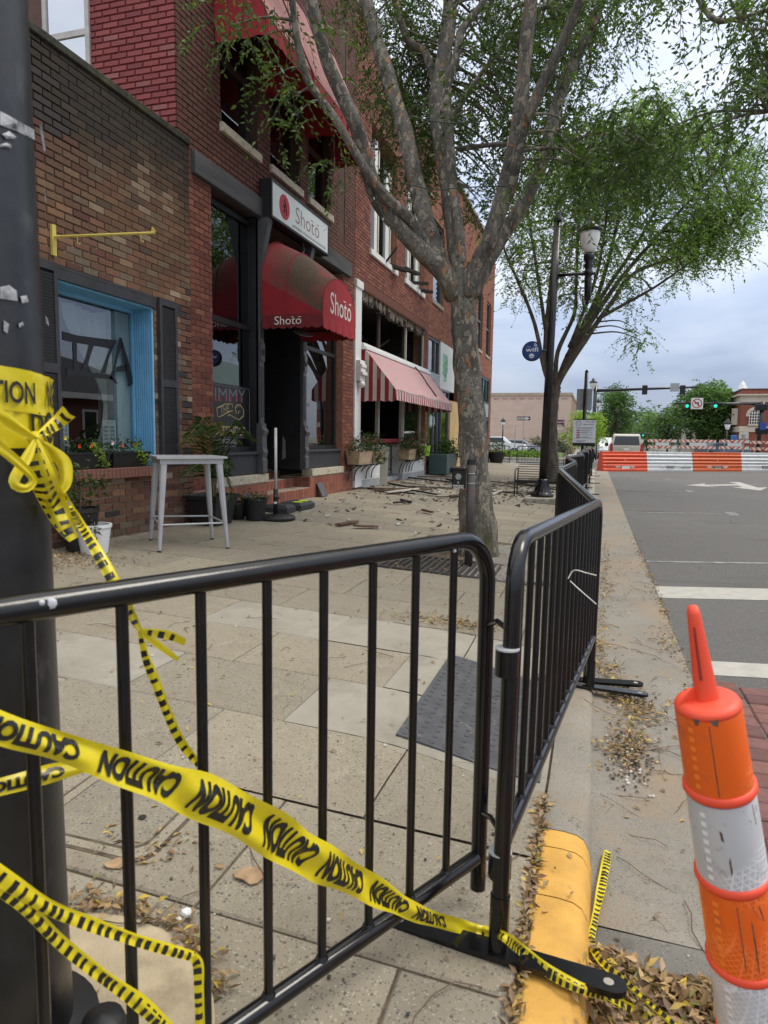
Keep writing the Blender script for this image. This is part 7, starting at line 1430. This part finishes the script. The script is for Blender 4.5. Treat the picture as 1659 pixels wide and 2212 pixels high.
# board barricades with diagonal stripes
C8r = [(465, 540, 637, 48.), (578, 838, 635, 58.), (862, 1192, 637, 58.), (1222, 1492, 640, 58.), (1500, 1760, 650, 58.)]; RW = M('rail_white', (.66, .66, .64), .5, var=.05); RO = M('rail_orange', (.62, .13, .03), .5, var=.05)
for i, (x0, x1, yt, Y) in enumerate(C8r):
    Y = 56.; a, b = PY(*C8(x0, yt), Y), PY(*C8(x1, yt), Y); t = thing('board_barricade', 'striped orange and white three-board road barricade, %s from the left' % ('first', 'second', 'third', 'fourth', 'fifth')[i], 'barricade', ((a[0]+b[0])/2, Y, ZR), 'striped board barricades')
    for k in range(3):
        z1 = a[2]-.47*k; z0 = z1-.21; bd_ = MB().box(a[0], b[0], Y-.03, Y, z0, z1).build('board', RW, t); n = int((b[0]-a[0])/.34); mb = []
        for j in range(n+1):
            xx = a[0]+.34*j-.06; dirn = 1 if j < n/2 else -1; P_ = [(xx, z1), (xx+.15, z1), (xx+.15+dirn*.17, z0), (xx+dirn*.17, z0)]; P_ = [(min(max(p, a[0]), b[0]), q) for p, q in P_]
            MB().prism([(p, Y-.032, q) for p, q in P_], (0, -.003, 0)).build('stripe', RO, bd_)
    for u in (.18, .8): x = a[0]+(b[0]-a[0])*u; MB().box(x-.025, x+.025, Y, Y+.05, ZR, a[2]+.1).build('upright', STEEL, t); MB().box(x-.03, x+.03, Y-.6, Y+.6, ZR, ZR+.05).build('foot', STEEL, t)
    if i in (1, 2, 3): MB().box(a[0]+(b[0]-a[0])*.28, a[0]+(b[0]-a[0])*.75, Y-.05, Y-.04, a[2]-.47, a[2]-.23).build('white_panel', RW, t)
# vehicles
def car(name, label, x, y, ang, Lc, Wc, Hc, body, prof, glassp, wheels, group=None, pts=()):
    t = thing(name, label, 'car', (x, y, ZR), group); c_, s_ = math.cos(ang), math.sin(ang); tf = lambda p: (x+p[0]*c_-p[1]*s_, y+p[0]*s_+p[1]*c_, ZR+p[2])
    def slab(prof, w, mat, nm, tum=.0, ztum=9): 
        n = len(prof); V = []
        for sg_ in (-1, 1):
            for px, pz in prof: V.append(tf((px, sg_*(w/2-tum*max(0, pz-ztum)), pz)))
        return MB().add(V, [tuple(range(n))[::-1], tuple(range(n, 2*n))]+[(i, (i+1) % n, n+(i+1) % n, n+i) for i in range(n)]).build(nm, mat, t)
    slab(prof, Wc, body, 'body', .28, Hc*.55); slab(glassp, Wc+.012, M('car_glass', (.02, .025, .03), .08, var=.1), 'side_windows', .28, Hc*.55)
    tw_ = M('tyre', (.015, .015, .016), .8)
    for wx in wheels:
        for sg_ in (-1, 1): w = MB().lathe([(.22, -.12), (.36, -.12), (.38, -.08), (.38, .08), (.36, .12), (.22, .12)], tf((wx, sg_*(Wc/2-.08), .38)), 24, (-s_, c_, 0)).build('wheel', tw_, t, 'auto'); MB().lathe([(.23, -.125), (.23, .125)], tf((wx, sg_*(Wc/2-.08), .38)), 16, (-s_, c_, 0)).build('rim', STEEL, w)
    return t, tf, slab
CHAMP = M('champagne_paint', (.50, .47, .39), .3, .2, var=.03); WH = M('car_white', (.68, .69, .70), .3, var=.03); SILV = M('car_silver', (.35, .37, .40), .3, .3, var=.03)
SP = [(-2.55, .45), (-2.6, .75), (-2.55, 1.15), (-2.35, 1.85), (-2.1, 1.95), (.6, 1.95), (1.35, 1.30), (2.45, 1.15), (2.6, .8), (2.55, .45)]
t, tf, slab = car('parked_suv', 'champagne coloured SUV seen from behind over the orange barrier', PY(1349, 980, 48)[0]+.0, 48, math.pi/2, 5.2, 2.0, 1.95, CHAMP, SP, [(-2.25, 1.30), (-2.1, 1.78), (.5, 1.78), (1.1, 1.30)], (-1.55, 1.6))
q = lambda *P: [tf(p) for p in P]
MB().prism(q((-2.53, -.78, 1.26), (-2.53, .78, 1.26), (-2.37, .68, 1.80), (-2.37, -.68, 1.80)), (0, -.012, 0)).build('rear_window', M('car_glass', (0, 0, 0)), t); MB().box(*sorted((tf((-2.6, -.98, 0))[0], tf((-2.6, .98, 0))[0])), 48-2.72, 48-2.55, ZR+.42, ZR+.72).build('bumper', M('bumper', (.36, .34, .30), .5), t)
for sg_ in (-1, 1):
    MB().prism(q((-2.6, sg_*.80, .85), (-2.6, sg_*.99, .85), (-2.5, sg_*.97, 1.35), (-2.5, sg_*.82, 1.35)), (0, -.015, 0)).build('tail_light', M('tail_red', (.35, .01, .015), .25), t); MB().tube(q((-2.0, sg_*.72, 1.98), (-1.9, sg_*.72, 2.03), (.3, sg_*.72, 2.03), (.4, sg_*.72, 1.98)), .02, 6).build('roof_rail', BLK2, t); MB().bbox(*sorted((tf((0, sg_*1.02, 0))[0], tf((0, sg_*1.25, 0))[0])), 48+1.0, 48+1.12, ZR+1.15, ZR+1.4, .02).build('mirror', BLK2, t)
MB().prism(q((-2.62, -.36, .88), (-2.62, .36, .88), (-2.6, .42, 1.12), (-2.6, -.42, 1.12)), (0, -.02, 0)).build('plate_recess', CHAMP, t); MB().prism(q((-2.63, -.16, .92), (-2.63, .16, .92), (-2.62, .16, 1.07), (-2.62, -.16, 1.07)), (0, -.025, 0)).build('number_plate', PAPER, t); MB().prism(q((-2.62, -.10, 1.13), (-2.62, .10, 1.13), (-2.62, .12, 1.17), (-2.62, -.08, 1.17)), (0, -.02, 0)).build('badge', YM, t); MB().tube(q((-2.52, -.05, 1.30), (-2.50, -.45, 1.32)), .012, 5).build('wiper', BLK2, t)
TPf = [(-2.7, .5), (-2.75, 1.05), (-.9, 1.1), (-.8, 1.75), (.55, 1.78), (1.25, 1.18), (2.55, 1.08), (2.75, .75), (2.7, .5)]
car('parked_pickup', 'white pickup truck parked by the pink wall beyond the lawn', PY(1082, 965, 64)[0]-.4, 64, 0, 5.5, 1.95, 1.8, WH, TPf, [(-.65, 1.2), (-.6, 1.65), (.5, 1.65), (.95, 1.2)], (-1.7, 1.75), 'cars by the pink wall')
CPf = [(-2.2, .45), (-2.2, .95), (-1.6, 1.1), (-.9, 1.5), (.5, 1.5), (1.2, 1.05), (2.1, .9), (2.2, .45)]
car('parked_car', 'silver car parked just right of the white pickup', PY(1118, 965, 67)[0], 67, 0.12, 4.4, 1.8, 1.5, SILV, CPf, [(-1.2, 1.1), (-.8, 1.42), (.4, 1.42), (.9, 1.1)], (-1.35, 1.4), 'cars by the pink wall')
car('distant_car', 'small dark car beyond the right striped barricades', PY(1560, 975, 70)[0], 70, 0.2, 4.4, 1.8, 1.5, M('car_dark', (.08, .10, .13), .3), CPf, [(-1.2, 1.1), (-.8, 1.42), (.4, 1.42), (.9, 1.1)], (-1.35, 1.4))
car('distant_pickup', 'white truck nose peeping out left of the SUV', PY(1312, 975, 62)[0], 62, -math.pi/2+.1, 4.9, 1.85, 1.7, WH, TPf, [(-.65, 1.2), (-.6, 1.55), (.5, 1.55), (.95, 1.2)], (-1.5, 1.5))
# pink building and right-hand bank
YP = 74; a = PY(*E5(160, 112), YP); b = PY(*E5(1252, 82), YP); c = PY(*E5(1312, 82), YP+6)
pkb = thing('pink_building', 'long windowless pale pink painted brick wall beyond the corner', 'building', (b[0]-6, YP+5, 0)); PINK = M('pink_paint', (.60, .45, .37), .85, var=.06, vs=.6, bump=.3, bs=6, sc=(1, 1, 6), dirt=(.53, .39, .32), dscale=.5)
MB().box(-34, b[0], YP, YP+24, ZR-.1, b[2]-.25).build('wall', PINK, pkb); MB().box(-34.1, b[0]+.1, YP-.12, YP+24, b[2]-.25, b[2]+.05).build('parapet', M('parapet_buff', (.42, .33, .26), .85), pkb); MB().box(b[0], b[0]+.03, YP+.3, YP+23, ZR, b[2]-.26).build('side_wall', M('buff_brick', (.26, .17, .11), .9), pkb)
for k in range(9): x = PY(*E5(235+115*k, 140), YP)[0]; [MB().box(x-.28+.14*j, x-.19+.14*j, YP-.03, YP, b[2]-.62, b[2]-.50).build('wall_vent', M('vent_shadow', (.30, .21, .17), .9), pkb) for j in range(4)]
pb_ = PY(*E5(1015, 442), YP-1); pe_ = PY(*E5(1150, 530), YP-1); bn_ = thing('wall_banner', 'plum purple banner board on the pink wall', 'banner', (pe_[0], YP-1, pe_[2])); MB().box(pb_[0], pe_[0], YP-1.05, YP-1, pe_[2], pb_[2]).build('cloth', M('plum', (.10, .02, .055), .7), bn_); mb = MB(); [letter(mb, s_, (pb_[0]+.5*(pe_[0]-pb_[0]), YP-1.06, pb_[2]-.22-.33*k), (1, 0, 0), (0, 0, 1), .18, w_) for k, (s_, w_) in enumerate((('Church', 1.0), ('Mills', .7), ('Plaza', .8)))]; mb.build('lettering', LW, bn_); [MB().tube([(x, YP-1, ZR), (x, YP-1, pb_[2])], .04, 6).build('post', STEEL, bn_) for x in (pb_[0]+.1, pe_[0]-.1)]
YK = 78.; RB = M('bank_brick', (.24, .075, .05), .85, var=.15, vs=3, bump=.2, bs=8); LS = M('bank_stone', (.56, .50, .42), .8, var=.08, vs=2)
k0, k1, k2 = PY(*E7(520, 300), YK+6), PY(*E7(648, 248), YK), PY(*E7(935, 248), YK); bk = thing('corner_bank', 'red brick corner bank with pale stone bands and an arched white window', 'building', (k1[0]+2, YK+3, 0)); zt_ = k1[2]; zc1, zc0 = PY(*E7(650, 335), YK)[2], PY(*E7(650, 415), YK)[2]; zs1, zs0 = PY(*E7(650, 715), YK)[2], PY(*E7(650, 785), YK)[2]
foot_ = [(k1[0], YK), (k2[0]+6, YK), (k2[0]+6, YK+14), (k0[0]-1.6, YK+14), (k0[0], YK+5)]
def belt(z0, z1, grow, mat, nm): cx_ = np.mean([p[0] for p in foot_]); cy_ = np.mean([p[1] for p in foot_]); return MB().prism([(p[0]+grow*np.sign(p[0]-cx_), p[1]+grow*np.sign(p[1]-cy_), z0) for p in foot_], (0, 0, z1-z0)).build(nm, mat, bk)
belt(ZR, zs0, 0, RB, 'ground_floor'); belt(zs0, zs1, .12, LS, 'stone_belt'); belt(zs1, zc0, 0, RB, 'upper_floor'); belt(zc0, zc1, .18, LS, 'frieze'); belt(zc1, zc1+.14, .5, LS, 'cornice'); belt(zc1+.14, zt_-.1, .05, RB, 'parapet'); belt(zt_-.1, zt_, .12, M('dark_coping', (.05, .035, .03), .8), 'coping')
aw, ab = PY(*E7(787, 515), YK), PY(*E7(787, 690), YK); hw = abs(PY(*E7(850, 690), YK)[0]-PY(*E7(725, 690), YK)[0])/2; cx_ = aw[0]; zsp = PY(*E7(787, 575), YK)[2]
def archp(r, z0): return [(cx_-r, z0)]+[(cx_+r*math.cos(q), zsp+(aw[2]-zsp+(r-hw))*math.sin(q)) for q in np.linspace(math.pi, 0, 13)]+[(cx_+r, z0)]
w = MB().prism([(p, YK-.03, z) for p, z in archp(hw*1.65, zsp-.15)], (0, -.08, 0)).build('arch_surround', LS, bk); w2_ = MB().prism([(p, YK-.115, z) for p, z in archp(hw, ab[2])], (0, -.03, 0)).build('arched_window', M('car_glass', (0, 0, 0)), bk)
for j in range(5): x = cx_-hw+hw*2*j/4; MB().box(x-.03, x+.03, YK-.18, YK-.15, ab[2], aw[2]-.25*abs(j-2)**2*.35).build('muntin', WHITEP, w2_)
for j in range(5): z = ab[2]+(aw[2]-ab[2])*j/5; MB().box(cx_-hw, cx_+hw, YK-.182, YK-.152, z-.03, z+.03).build('muntin', WHITEP, w2_)
MB().box(cx_-hw*1.2, cx_+hw*1.2, YK-.25, YK, ab[2]-.15, ab[2]).build('sill', LS, w2_)
for u in (535, 575, 612):
    p0, p1 = PY(*E7(u-10, 700), YK+4), PY(*E7(u+10, 500), YK+4); MB().obox(((p0[0]+p1[0])/2-.1, YK+2.6, (p0[2]+p1[2])/2), (.3, -.4, 0), (.06, .05, 0), (0, 0, (p1[2]-p0[2])/2)).build('lancet_window', LS, bk)
tag(MB().box(k2[0]-.3, k2[0]+3, YK-6, YK-5, ZR, zt_-.2).build('tan_brick_pier', M('tan_brick', (.36, .17, .05), .85, var=.2, vs=4, bump=.3, bs=12)), 'tan brick wall at the far right picture edge beside the bank', 'wall')
sp0, sp1 = PY(*E7(636, 245), 160), PY(*E7(640, 145), 160); tag(MB().lathe([(1.0, -2), (.9, 0), (.55, (sp1[2]-sp0[2])*.5), (.0, sp1[2]-sp0[2])], (sp0[0], 160, sp0[2]), 8).build('church_spire', WHITEP), 'thin white spire rising behind the bank roof', 'spire')
wl_ = thing('white_building', 'narrow pale building behind the far right tree beside the bank', 'building', (k0[0]-3, 96, 0)); MB().box(k0[0]-3.6, k0[0]-.6, 96, 104, ZR, 6.2).build('wall', M('pale_stucco', (.50, .47, .42), .8, var=.1, vs=.8), wl_); MB().box(k0[0]-3.8, k0[0]-.4, 95.8, 104, 6.2, 6.5).build('cornice', LS, wl_)
for k in range(2):
    for j in range(2): MB().box(k0[0]-3.1+1.2*k, k0[0]-2.4+1.2*k, 95.95, 96, 1+2.4*j, 2.6+2.4*j).build('window', M('car_glass', (0, 0, 0)), wl_)
# traffic signals
GREENL = emat('signal_green', (.02, .75, .5), 1.1)
def signal(u, v0, v1, Y, parent, lit=None):
    a, b = PY(u, v0, Y), PY(u, v1, Y); w_ = .17; h = MB().bbox(a[0]-w_, a[0]+w_, Y-.12, Y+.12, b[2], a[2], .03).build('signal_head', BLK, parent)
    if lit: MB().lathe([(.13, 0), (.11, .04), (0, .055)], (a[0], Y-.13, b[2]+.22), 16, (0, -1, 0)).build('green_lens', GREENL, h, True); MB().lathe([(.2, -.01), (.2, .16), (.185, .16), (.185, .0)], (a[0], Y-.13, b[2]+.22), 16, (0, -1, 0)).build('visor', BLK, h)
ms = thing('signal_mast', 'black traffic signal mast arm reaching right over the road behind the lamp posts', 'traffic signal', (PY(1287, 960, 50)[0], 50, 0)); Ym = 50; pa, pb2 = PY(1286, 844, Ym), PY(*C6(1270, 1065), Ym)
MB().tube([pa, pb2], [.11, .06], 12).build('mast_arm', BLK, ms, True); MB().tube([(pa[0], Ym, ZR), (pa[0]+.0, Ym, pa[2]+.4)], .13, 14).build('mast_pole', BLK, ms, True)
for u in (960, 1175): signal(C6(u, 0)[0], C6(0, 1055)[1], C6(0, 1108)[1], Ym, ms)
pl0, pl1 = PY(*C6(1103, 1045), Ym), PY(*C6(1152, 1092), Ym); MB().box(pl0[0], pl1[0], Ym-.2, Ym-.17, pl1[2], pl0[2]).build('sign_back', M('sign_back', (0, 0, 0)), ms)
lc = PY(*C6(666, 1055), Ym); MB().lathe([(.06, -.35), (.12, -.3), (.13, -.2), (.2, -.1), (.25, .12), (.25, .16)], lc, 16).build('globe', M('globe_white', (0, 0, 0)), ms, True); MB().lathe([(.28, .15), (.26, .22), (.12, .34), (.1, .44), (0, .5)], lc, 16).build('lantern_cap', BLK, ms, True)
m2s = thing('signal_mast', 'black signal mast arm with two green lights and a no left turn sign', 'traffic signal', (PY(*C8(1590, 640), 60)[0], 60, 0)); Ym = 60; pa, pb2 = PY(*C8(1598, 318), Ym), PY(*C8(835, 312), Ym); MB().tube([pa, pb2], [.11, .06], 12).build('mast_arm', BLK, m2s, True); MB().tube([(pa[0], Ym, ZR), (pa[0]+.1, Ym, PY(*C8(1595, 297), Ym)[2])], .17, 14).build('mast_pole', BLK, m2s, True)
for u in (932, 1188): signal(C8(u, 0)[0], C8(0, 298)[1], C8(0, 362)[1], Ym, m2s, True)
nl = PY(*C8(1017, 315), Ym); hh = .44; MB().box(nl[0]-hh, nl[0]+hh, Ym-.22, Ym-.2, nl[2]-hh, nl[2]+hh).build('turn_sign', RW, m2s); ts = [o for o in bpy.data.objects if o.name.startswith('turn_sign')][-1]
mb = MB(); A_ = np.linspace(0, 2*math.pi, 25); mb.add([(nl[0]+r*math.cos(q), Ym-.225, nl[2]+r*math.sin(q)) for r in (.30, .37) for q in A_], [(i, i+1, i+26, i+25) for i in range(24)]); mb.prism([(nl[0]-.25, Ym-.225, nl[2]+.20), (nl[0]-.20, Ym-.225, nl[2]+.25), (nl[0]+.25, Ym-.225, nl[2]-.20), (nl[0]+.20, Ym-.225, nl[2]-.25)], (0, -.003, 0)); mb.build('red_ring', M('ring_red', (.42, .02, .03), .6), ts); mb = MB(); mb.prism([(nl[0]+x, Ym-.222, nl[2]+z) for x, z in ((x_*.66, z_*.66) for x_, z_ in ((-.32, .08), (-.1, .24), (-.1, .14), (.2, .14), (.2, -.3), (.08, -.3), (.08, .02), (-.1, .02), (-.1, -.08)))], (0, -.002, 0)); mb.build('arrow', INK, ts)
for k, (u, v) in enumerate(((1595, 345), (1600, 560))): p = PY(*C8(u, v), Ym); MB().bbox(p[0]-.45, p[0]+.45, Ym-.25, Ym+.1, p[2]-.28, p[2]+.22, .03).build('signal_cabinet', BLK, m2s)
p = PY(*C8(1608, 518), Ym); MB().box(p[0]-.2, p[0]+.22, Ym-.3, Ym-.28, p[2]-.28, p[2]+.28).build('blue_sign', M('sign_blue2', (.02, .06, .3), .5), m2s)
m3s = thing('signal_mast', 'small distant signal arm with two green lights above the striped barricades', 'traffic signal', (PY(*C8(850, 640), 105)[0], 105, 0)); Ym = 105; pa, pb2 = PY(*C8(850, 590), Ym), PY(*C8(430, 585), Ym); MB().tube([pa, pb2], .09, 8).build('mast_arm', BLK, m3s); MB().tube([(pa[0], Ym, ZR), (pa[0], Ym, pa[2]+.6)], .25, 10).build('mast_pole', BLK, m3s)
for u in (535, 665): signal(C8(u, 0)[0], C8(0, 582)[1], C8(0, 614)[1], Ym, m3s, True)
# distant lamps and small signs
def lamp(label, u, vt, vb, Y, sc=1.):
    a = PY(u, vt, Y); t = thing('street_lamp', label, 'street lamp', (a[0], Y, ZR), 'distant black street lamps'); MB().tube([(a[0], Y, ZR), (a[0], Y, a[2]-.75*sc)], .06, 8).build('shaft', BLK, t, True); c = np.array((a[0], Y, a[2]-.75*sc)); MB().lathe([(.08*sc, 0), (.12*sc, .1*sc), (.2*sc, .38*sc)], c, 14).build('globe', M('globe_white', (0, 0, 0)), t, True); MB().lathe([(.24*sc, .36*sc), (.22*sc, .44*sc), (.08*sc, .6*sc), (0, .75*sc)], c, 14).build('cap', BLK, t, True)
lamp('distant black lamp post with white globe left of the wifi post before the pink wall', E5(325, 405)[0], E5(0, 405)[1], 0, 60); lamp('black lamp with white globe half hidden beside the signal mast, upper one', C8(135, 0)[0], C8(0, 258)[1], 0, 56); lamp('black lamp with white globe half hidden beside the signal mast, lower one', C8(148, 0)[0], C8(0, 368)[1], 0, 78); lamp('black lamp with pale globe before the bank corner', C8(1300, 0)[0], C8(0, 440)[1], 0, 70, 1.5); lamp('tiny lamp with white globe between the right trees', C8(905, 0)[0], C8(0, 565)[1], 0, 100, 1.4)
YO = 53; a, b = PY(*E5(512, 398), YO), PY(*E5(690, 450), YO); ow = thing('one_way_sign', 'black one way arrow sign on a thin post before the pink wall', 'sign', ((a[0]+b[0])/2, YO, 0)); MB().box(a[0], b[0], YO-.02, YO, b[2], a[2]).build('panel', INK, ow); w_, h_ = b[0]-a[0], a[2]-b[2]; f = lambda u, v: (a[0]+w_*u, YO-.023, b[2]+h_*v)
MB().prism([f(*p) for p in ((.04, .24), (.68, .24), (.68, .06), (.97, .5), (.68, .94), (.68, .76), (.04, .76))], (0, -.003, 0)).build('arrow', RW, ow); mb = MB(); letter(mb, 'ONE WAY', f(.37, .5), (1, 0, 0), (0, 0, 1), h_*.34, w_*.56, .02); mb.v = [(x, y-.006, z) for x, y, z in mb.v]; mb.build('lettering', INK, ow); MB().tube([((a[0]+b[0])/2, YO+.03, ZR), ((a[0]+b[0])/2, YO+.03, a[2]+.35)], .03, 6).build('post', STEEL, ow)
p = PY(*E5(488, 515), 56); tag(MB().tube([(p[0], 56, ZR), (p[0], 56, p[2])], .04, 6).bbox(p[0]-.045, p[0]+.045, 55.955, 56.045, p[2]-.05, p[2]+.03, .01).build('bare_post', STEEL), 'bare grey post left of the one way sign', 'post')
a, b = PY(*E7(597, 790), 66), PY(*E7(708, 878), 66); hs_ = thing('notice_sign', 'pale historic notice sign before the bank', 'sign', ((a[0]+b[0])/2, 66, 0)); MB().bbox(a[0], b[0], 66, 66.1, b[2], a[2], .03).build('panel', M('notice_pale', (.45, .45, .41), .6), hs_); mb = MB(); [mb.box(a[0]+.2, b[0]-.2-.1*(k % 2), 65.985, 65.995, a[2]-.25-.14*k, a[2]-.20-.14*k) for k in range(6)]; mb.build('print', GREYP, hs_); MB().box((a[0]+b[0])/2-.06, (a[0]+b[0])/2+.06, 66.02, 66.1, ZR, b[2]).build('post', STEEL, hs_)
a, b = PY(*E7(508, 825), 67), PY(*E7(566, 880), 67); tag(MB().bbox(a[0], b[0], 67, 67.5, b[2]-.9, a[2], .03).bbox(a[0]+.1, b[0]-.1, 66.98, 67.0, b[2]-.1, a[2]-.2, .004).build('blue_box', M('box_blue', (.02, .14, .42), .5)), 'bright blue box standing before the bank corner', 'box')
a = PY(*E5(205, 880), 33.6); c = np.array((a[0], 33.6, .2)); t = roundpot('flower_tub', 'large dark tub of red flowers behind the far barricade at the corner', np.array((PY(1072, 1004, 33.6)[0], 33.6, PY(1072, 1004, 33.6)[2])), .26, .42, .62, BLK2, cat='plant pot'); c = np.array(WM[t].translation); foliage('foliage', t, [c+np.array((.15*k-.25, 0, .85)) for k in range(4)], 60, (.15, .15, .16), .12, [(.05, .09, .03), (.07, .12, .03)], LEAF); foliage('red_blossom', t, [c+np.array((-.2, -.1, .75)), c+np.array((.05, -.15, .7))], 30, (.12, .1, .08), .07, [(.35, .04, .05)], LEAF)
for i, (u, v, r0) in enumerate(((770, 780, 1.0), (1095, 780, .95))): c = PY(*E5(u, v), 68); t = thing('shrub', 'dark round shrub at the foot of the pink wall, %s one' % ('left' if i == 0 else 'right'), 'shrub', (c[0], 68, ZR), 'shrubs by the pink wall'); foliage('foliage', t, [c+np.array((math.sin(k*2.3)*.6, 0, math.cos(k*1.7)*.5-.4)) for k in range(8)], 120, (.4, .3, .35), .22, [(.03, .06, .022), (.045, .085, .03)], LEAF)
fb_ = leafcloud(np.stack([rng.uniform(-9, -3, 1500), rng.uniform(52.3, 54, 1500), rng.uniform(.05, .5, 1500)], 1), rng.uniform(.12, .3, 1500), .8, np.array([(.16, .26, .03)])*rng.uniform(.5, 1.3, (1500, 1))); tag(stuff(obj('flower_bed', fastmesh('flower_bed', *fb_), LEAF)), 'yellow green bedding plants along the front of the far lawn', 'plants')
# distant trees
def bgtree(label, u0, u1, v0, v1, Y, col, trunk=True, n=5200, ls=None, name='background_tree', blobs=16):
    a, b = PY(u0, v1, Y), PY(u1, v0, Y); cx_, w_ = (a[0]+b[0])/2, (b[0]-a[0])/2; z0, z1 = a[2], b[2]; t = thing(name, label, 'tree', (cx_, Y, ZR), 'trees down the street'); r = random.Random(int(u0+Y)); cs = []; rad = []
    for k in range(blobs*3):
        q, zz = r.uniform(-1, 1), r.uniform(-1, 1); yy = r.uniform(-1, 1)
        if q*q+zz*zz+yy*yy*.5 < 1: cs.append((cx_+q*w_*.86, Y+yy*w_*.8, (z0+z1)/2+zz*(z1-z0)*.45)); rad.append(w_*r.uniform(.22, .42))
    ls = ls or w_*.14; nt_ = max(4, int(n/len(cs)/6)); V, F, C, O, T, L_ = crownleaves(cs, rad, nt_, 6, ls*3.2, ls, [col, tuple(k*.75 for k in col), tuple(k*1.25 for k in col)], .15, 1.); stuff(obj('crown', fastmesh('crown', V, F, C), LEAF1, t)); mb = MB()
    limb(mb, [(cx_, Y, ZR), (cx_+.1, Y, z0*.6), (cx_, Y, (z0+z1)/2)], [w_*.09, w_*.07, w_*.03], 8, 4); mb.build('trunk', BARK2, t, True); bl = MB()
    for c in cs[::2]: bl.tube(catmull([(cx_, Y, max(z0*.7, .5)), ((cx_+c[0])/2, (Y+c[1])/2, (z0+c[2])/2), c], 4), [w_*.04*(1-.1*i) for i in range(9)], 5, False)
    stuff(bl.build('limbs', BARK2, t)); return t
bgtree('large dark green tree behind the signal mast left of the gap in the treeline', 1284, 1372, 826, 965, 72, (.085, .16, .045), n=9000, blobs=26)
bgtree('bright yellow green young tree behind the hours sign', 1212, 1316, 884, 962, 44, (.24, .36, .035), n=5200, ls=.15, name='young_tree', blobs=16)
bgtree('pale green distant tree in the middle of the street view', 1366, 1432, 884, 966, 120, (.13, .22, .065), n=5200); bgtree('mid green tree left of the tall right-hand tree', 1404, 1482, 872, 968, 98, (.10, .18, .05), n=6500, blobs=20); bgtree('tall spreading green tree beside the bank', 1458, 1594, 818, 952, 84, (.10, .185, .05), n=11000, blobs=30); bgtree('dark low tree behind the SUV roof', 1330, 1402, 915, 975, 135, (.09, .16, .05), n=4200); bgtree('small dark tree in front of the white building', 1528, 1572, 896, 965, 88, (.035, .065, .02), n=3800)
V, F, C, *_ = crownleaves([(random.uniform(-30, 30), random.uniform(190, 230), random.uniform(1, 9)) for _ in range(120)], np.full(120, 3.), 10, 6, 3, 1.3, [(.07, .13, .05), (.05, .10, .04)], .1, 1.); tag(stuff(obj('far_wood', fastmesh('far_wood', V, F, C), LEAF1)), 'far band of green woodland closing the end of the street', 'woodland')
# houses on the opposite side of the street (seen only as reflections in the shop windows)
def opp(label, x, y0, y1, h, wall, roof, hip, win=True):
    t = thing('opposite_house', label, 'building', (x+4, (y0+y1)/2, 0), 'houses opposite the shops'); MB().box(x, x+9, y0, y1, ZR, h).build('wall', wall, t); rf = MB(); rf.add([(x-.4, y0-.4, h), (x-.4, y1+.4, h), (x+9.4, y1+.4, h), (x+9.4, y0-.4, h), (x+4.5, y0+3, h+hip), (x+4.5, y1-3, h+hip)], [(0, 1, 5, 4), (1, 2, 5), (2, 3, 4, 5), (3, 0, 4), (3, 2, 1, 0)]); rf.build('roof', roof, t)
    MB().box(x-.45, x-.3, y0-.45, y1+.45, h-.25, h+.02).build('eaves', WHITEP, t)
    for k in range(int((y1-y0)/2.2)): y = y0+.8+2.2*k; w = MB().box(x-.06, x, y, y+1.0, 1.0, 2.5).build('window', WHITEP, t); MB().box(x-.07, x-.06, y+.1, y+.9, 1.1, 2.4).build('pane', M('car_glass', (0, 0, 0)), w)
opp('low brick house with dark hipped roof across the street', 13, 20, 34, 3.2, M('opp_brick', (.16, .06, .045), .9), M('opp_roof', (.03, .03, .033), .9), 2.4)
opp('long white building with green metal roof across the street', 14, 37, 55, 4.2, WHITEP, M('opp_green', (.17, .25, .22), .6, var=.3, vs=3, sc=(1, 6, 1)), 3.0)
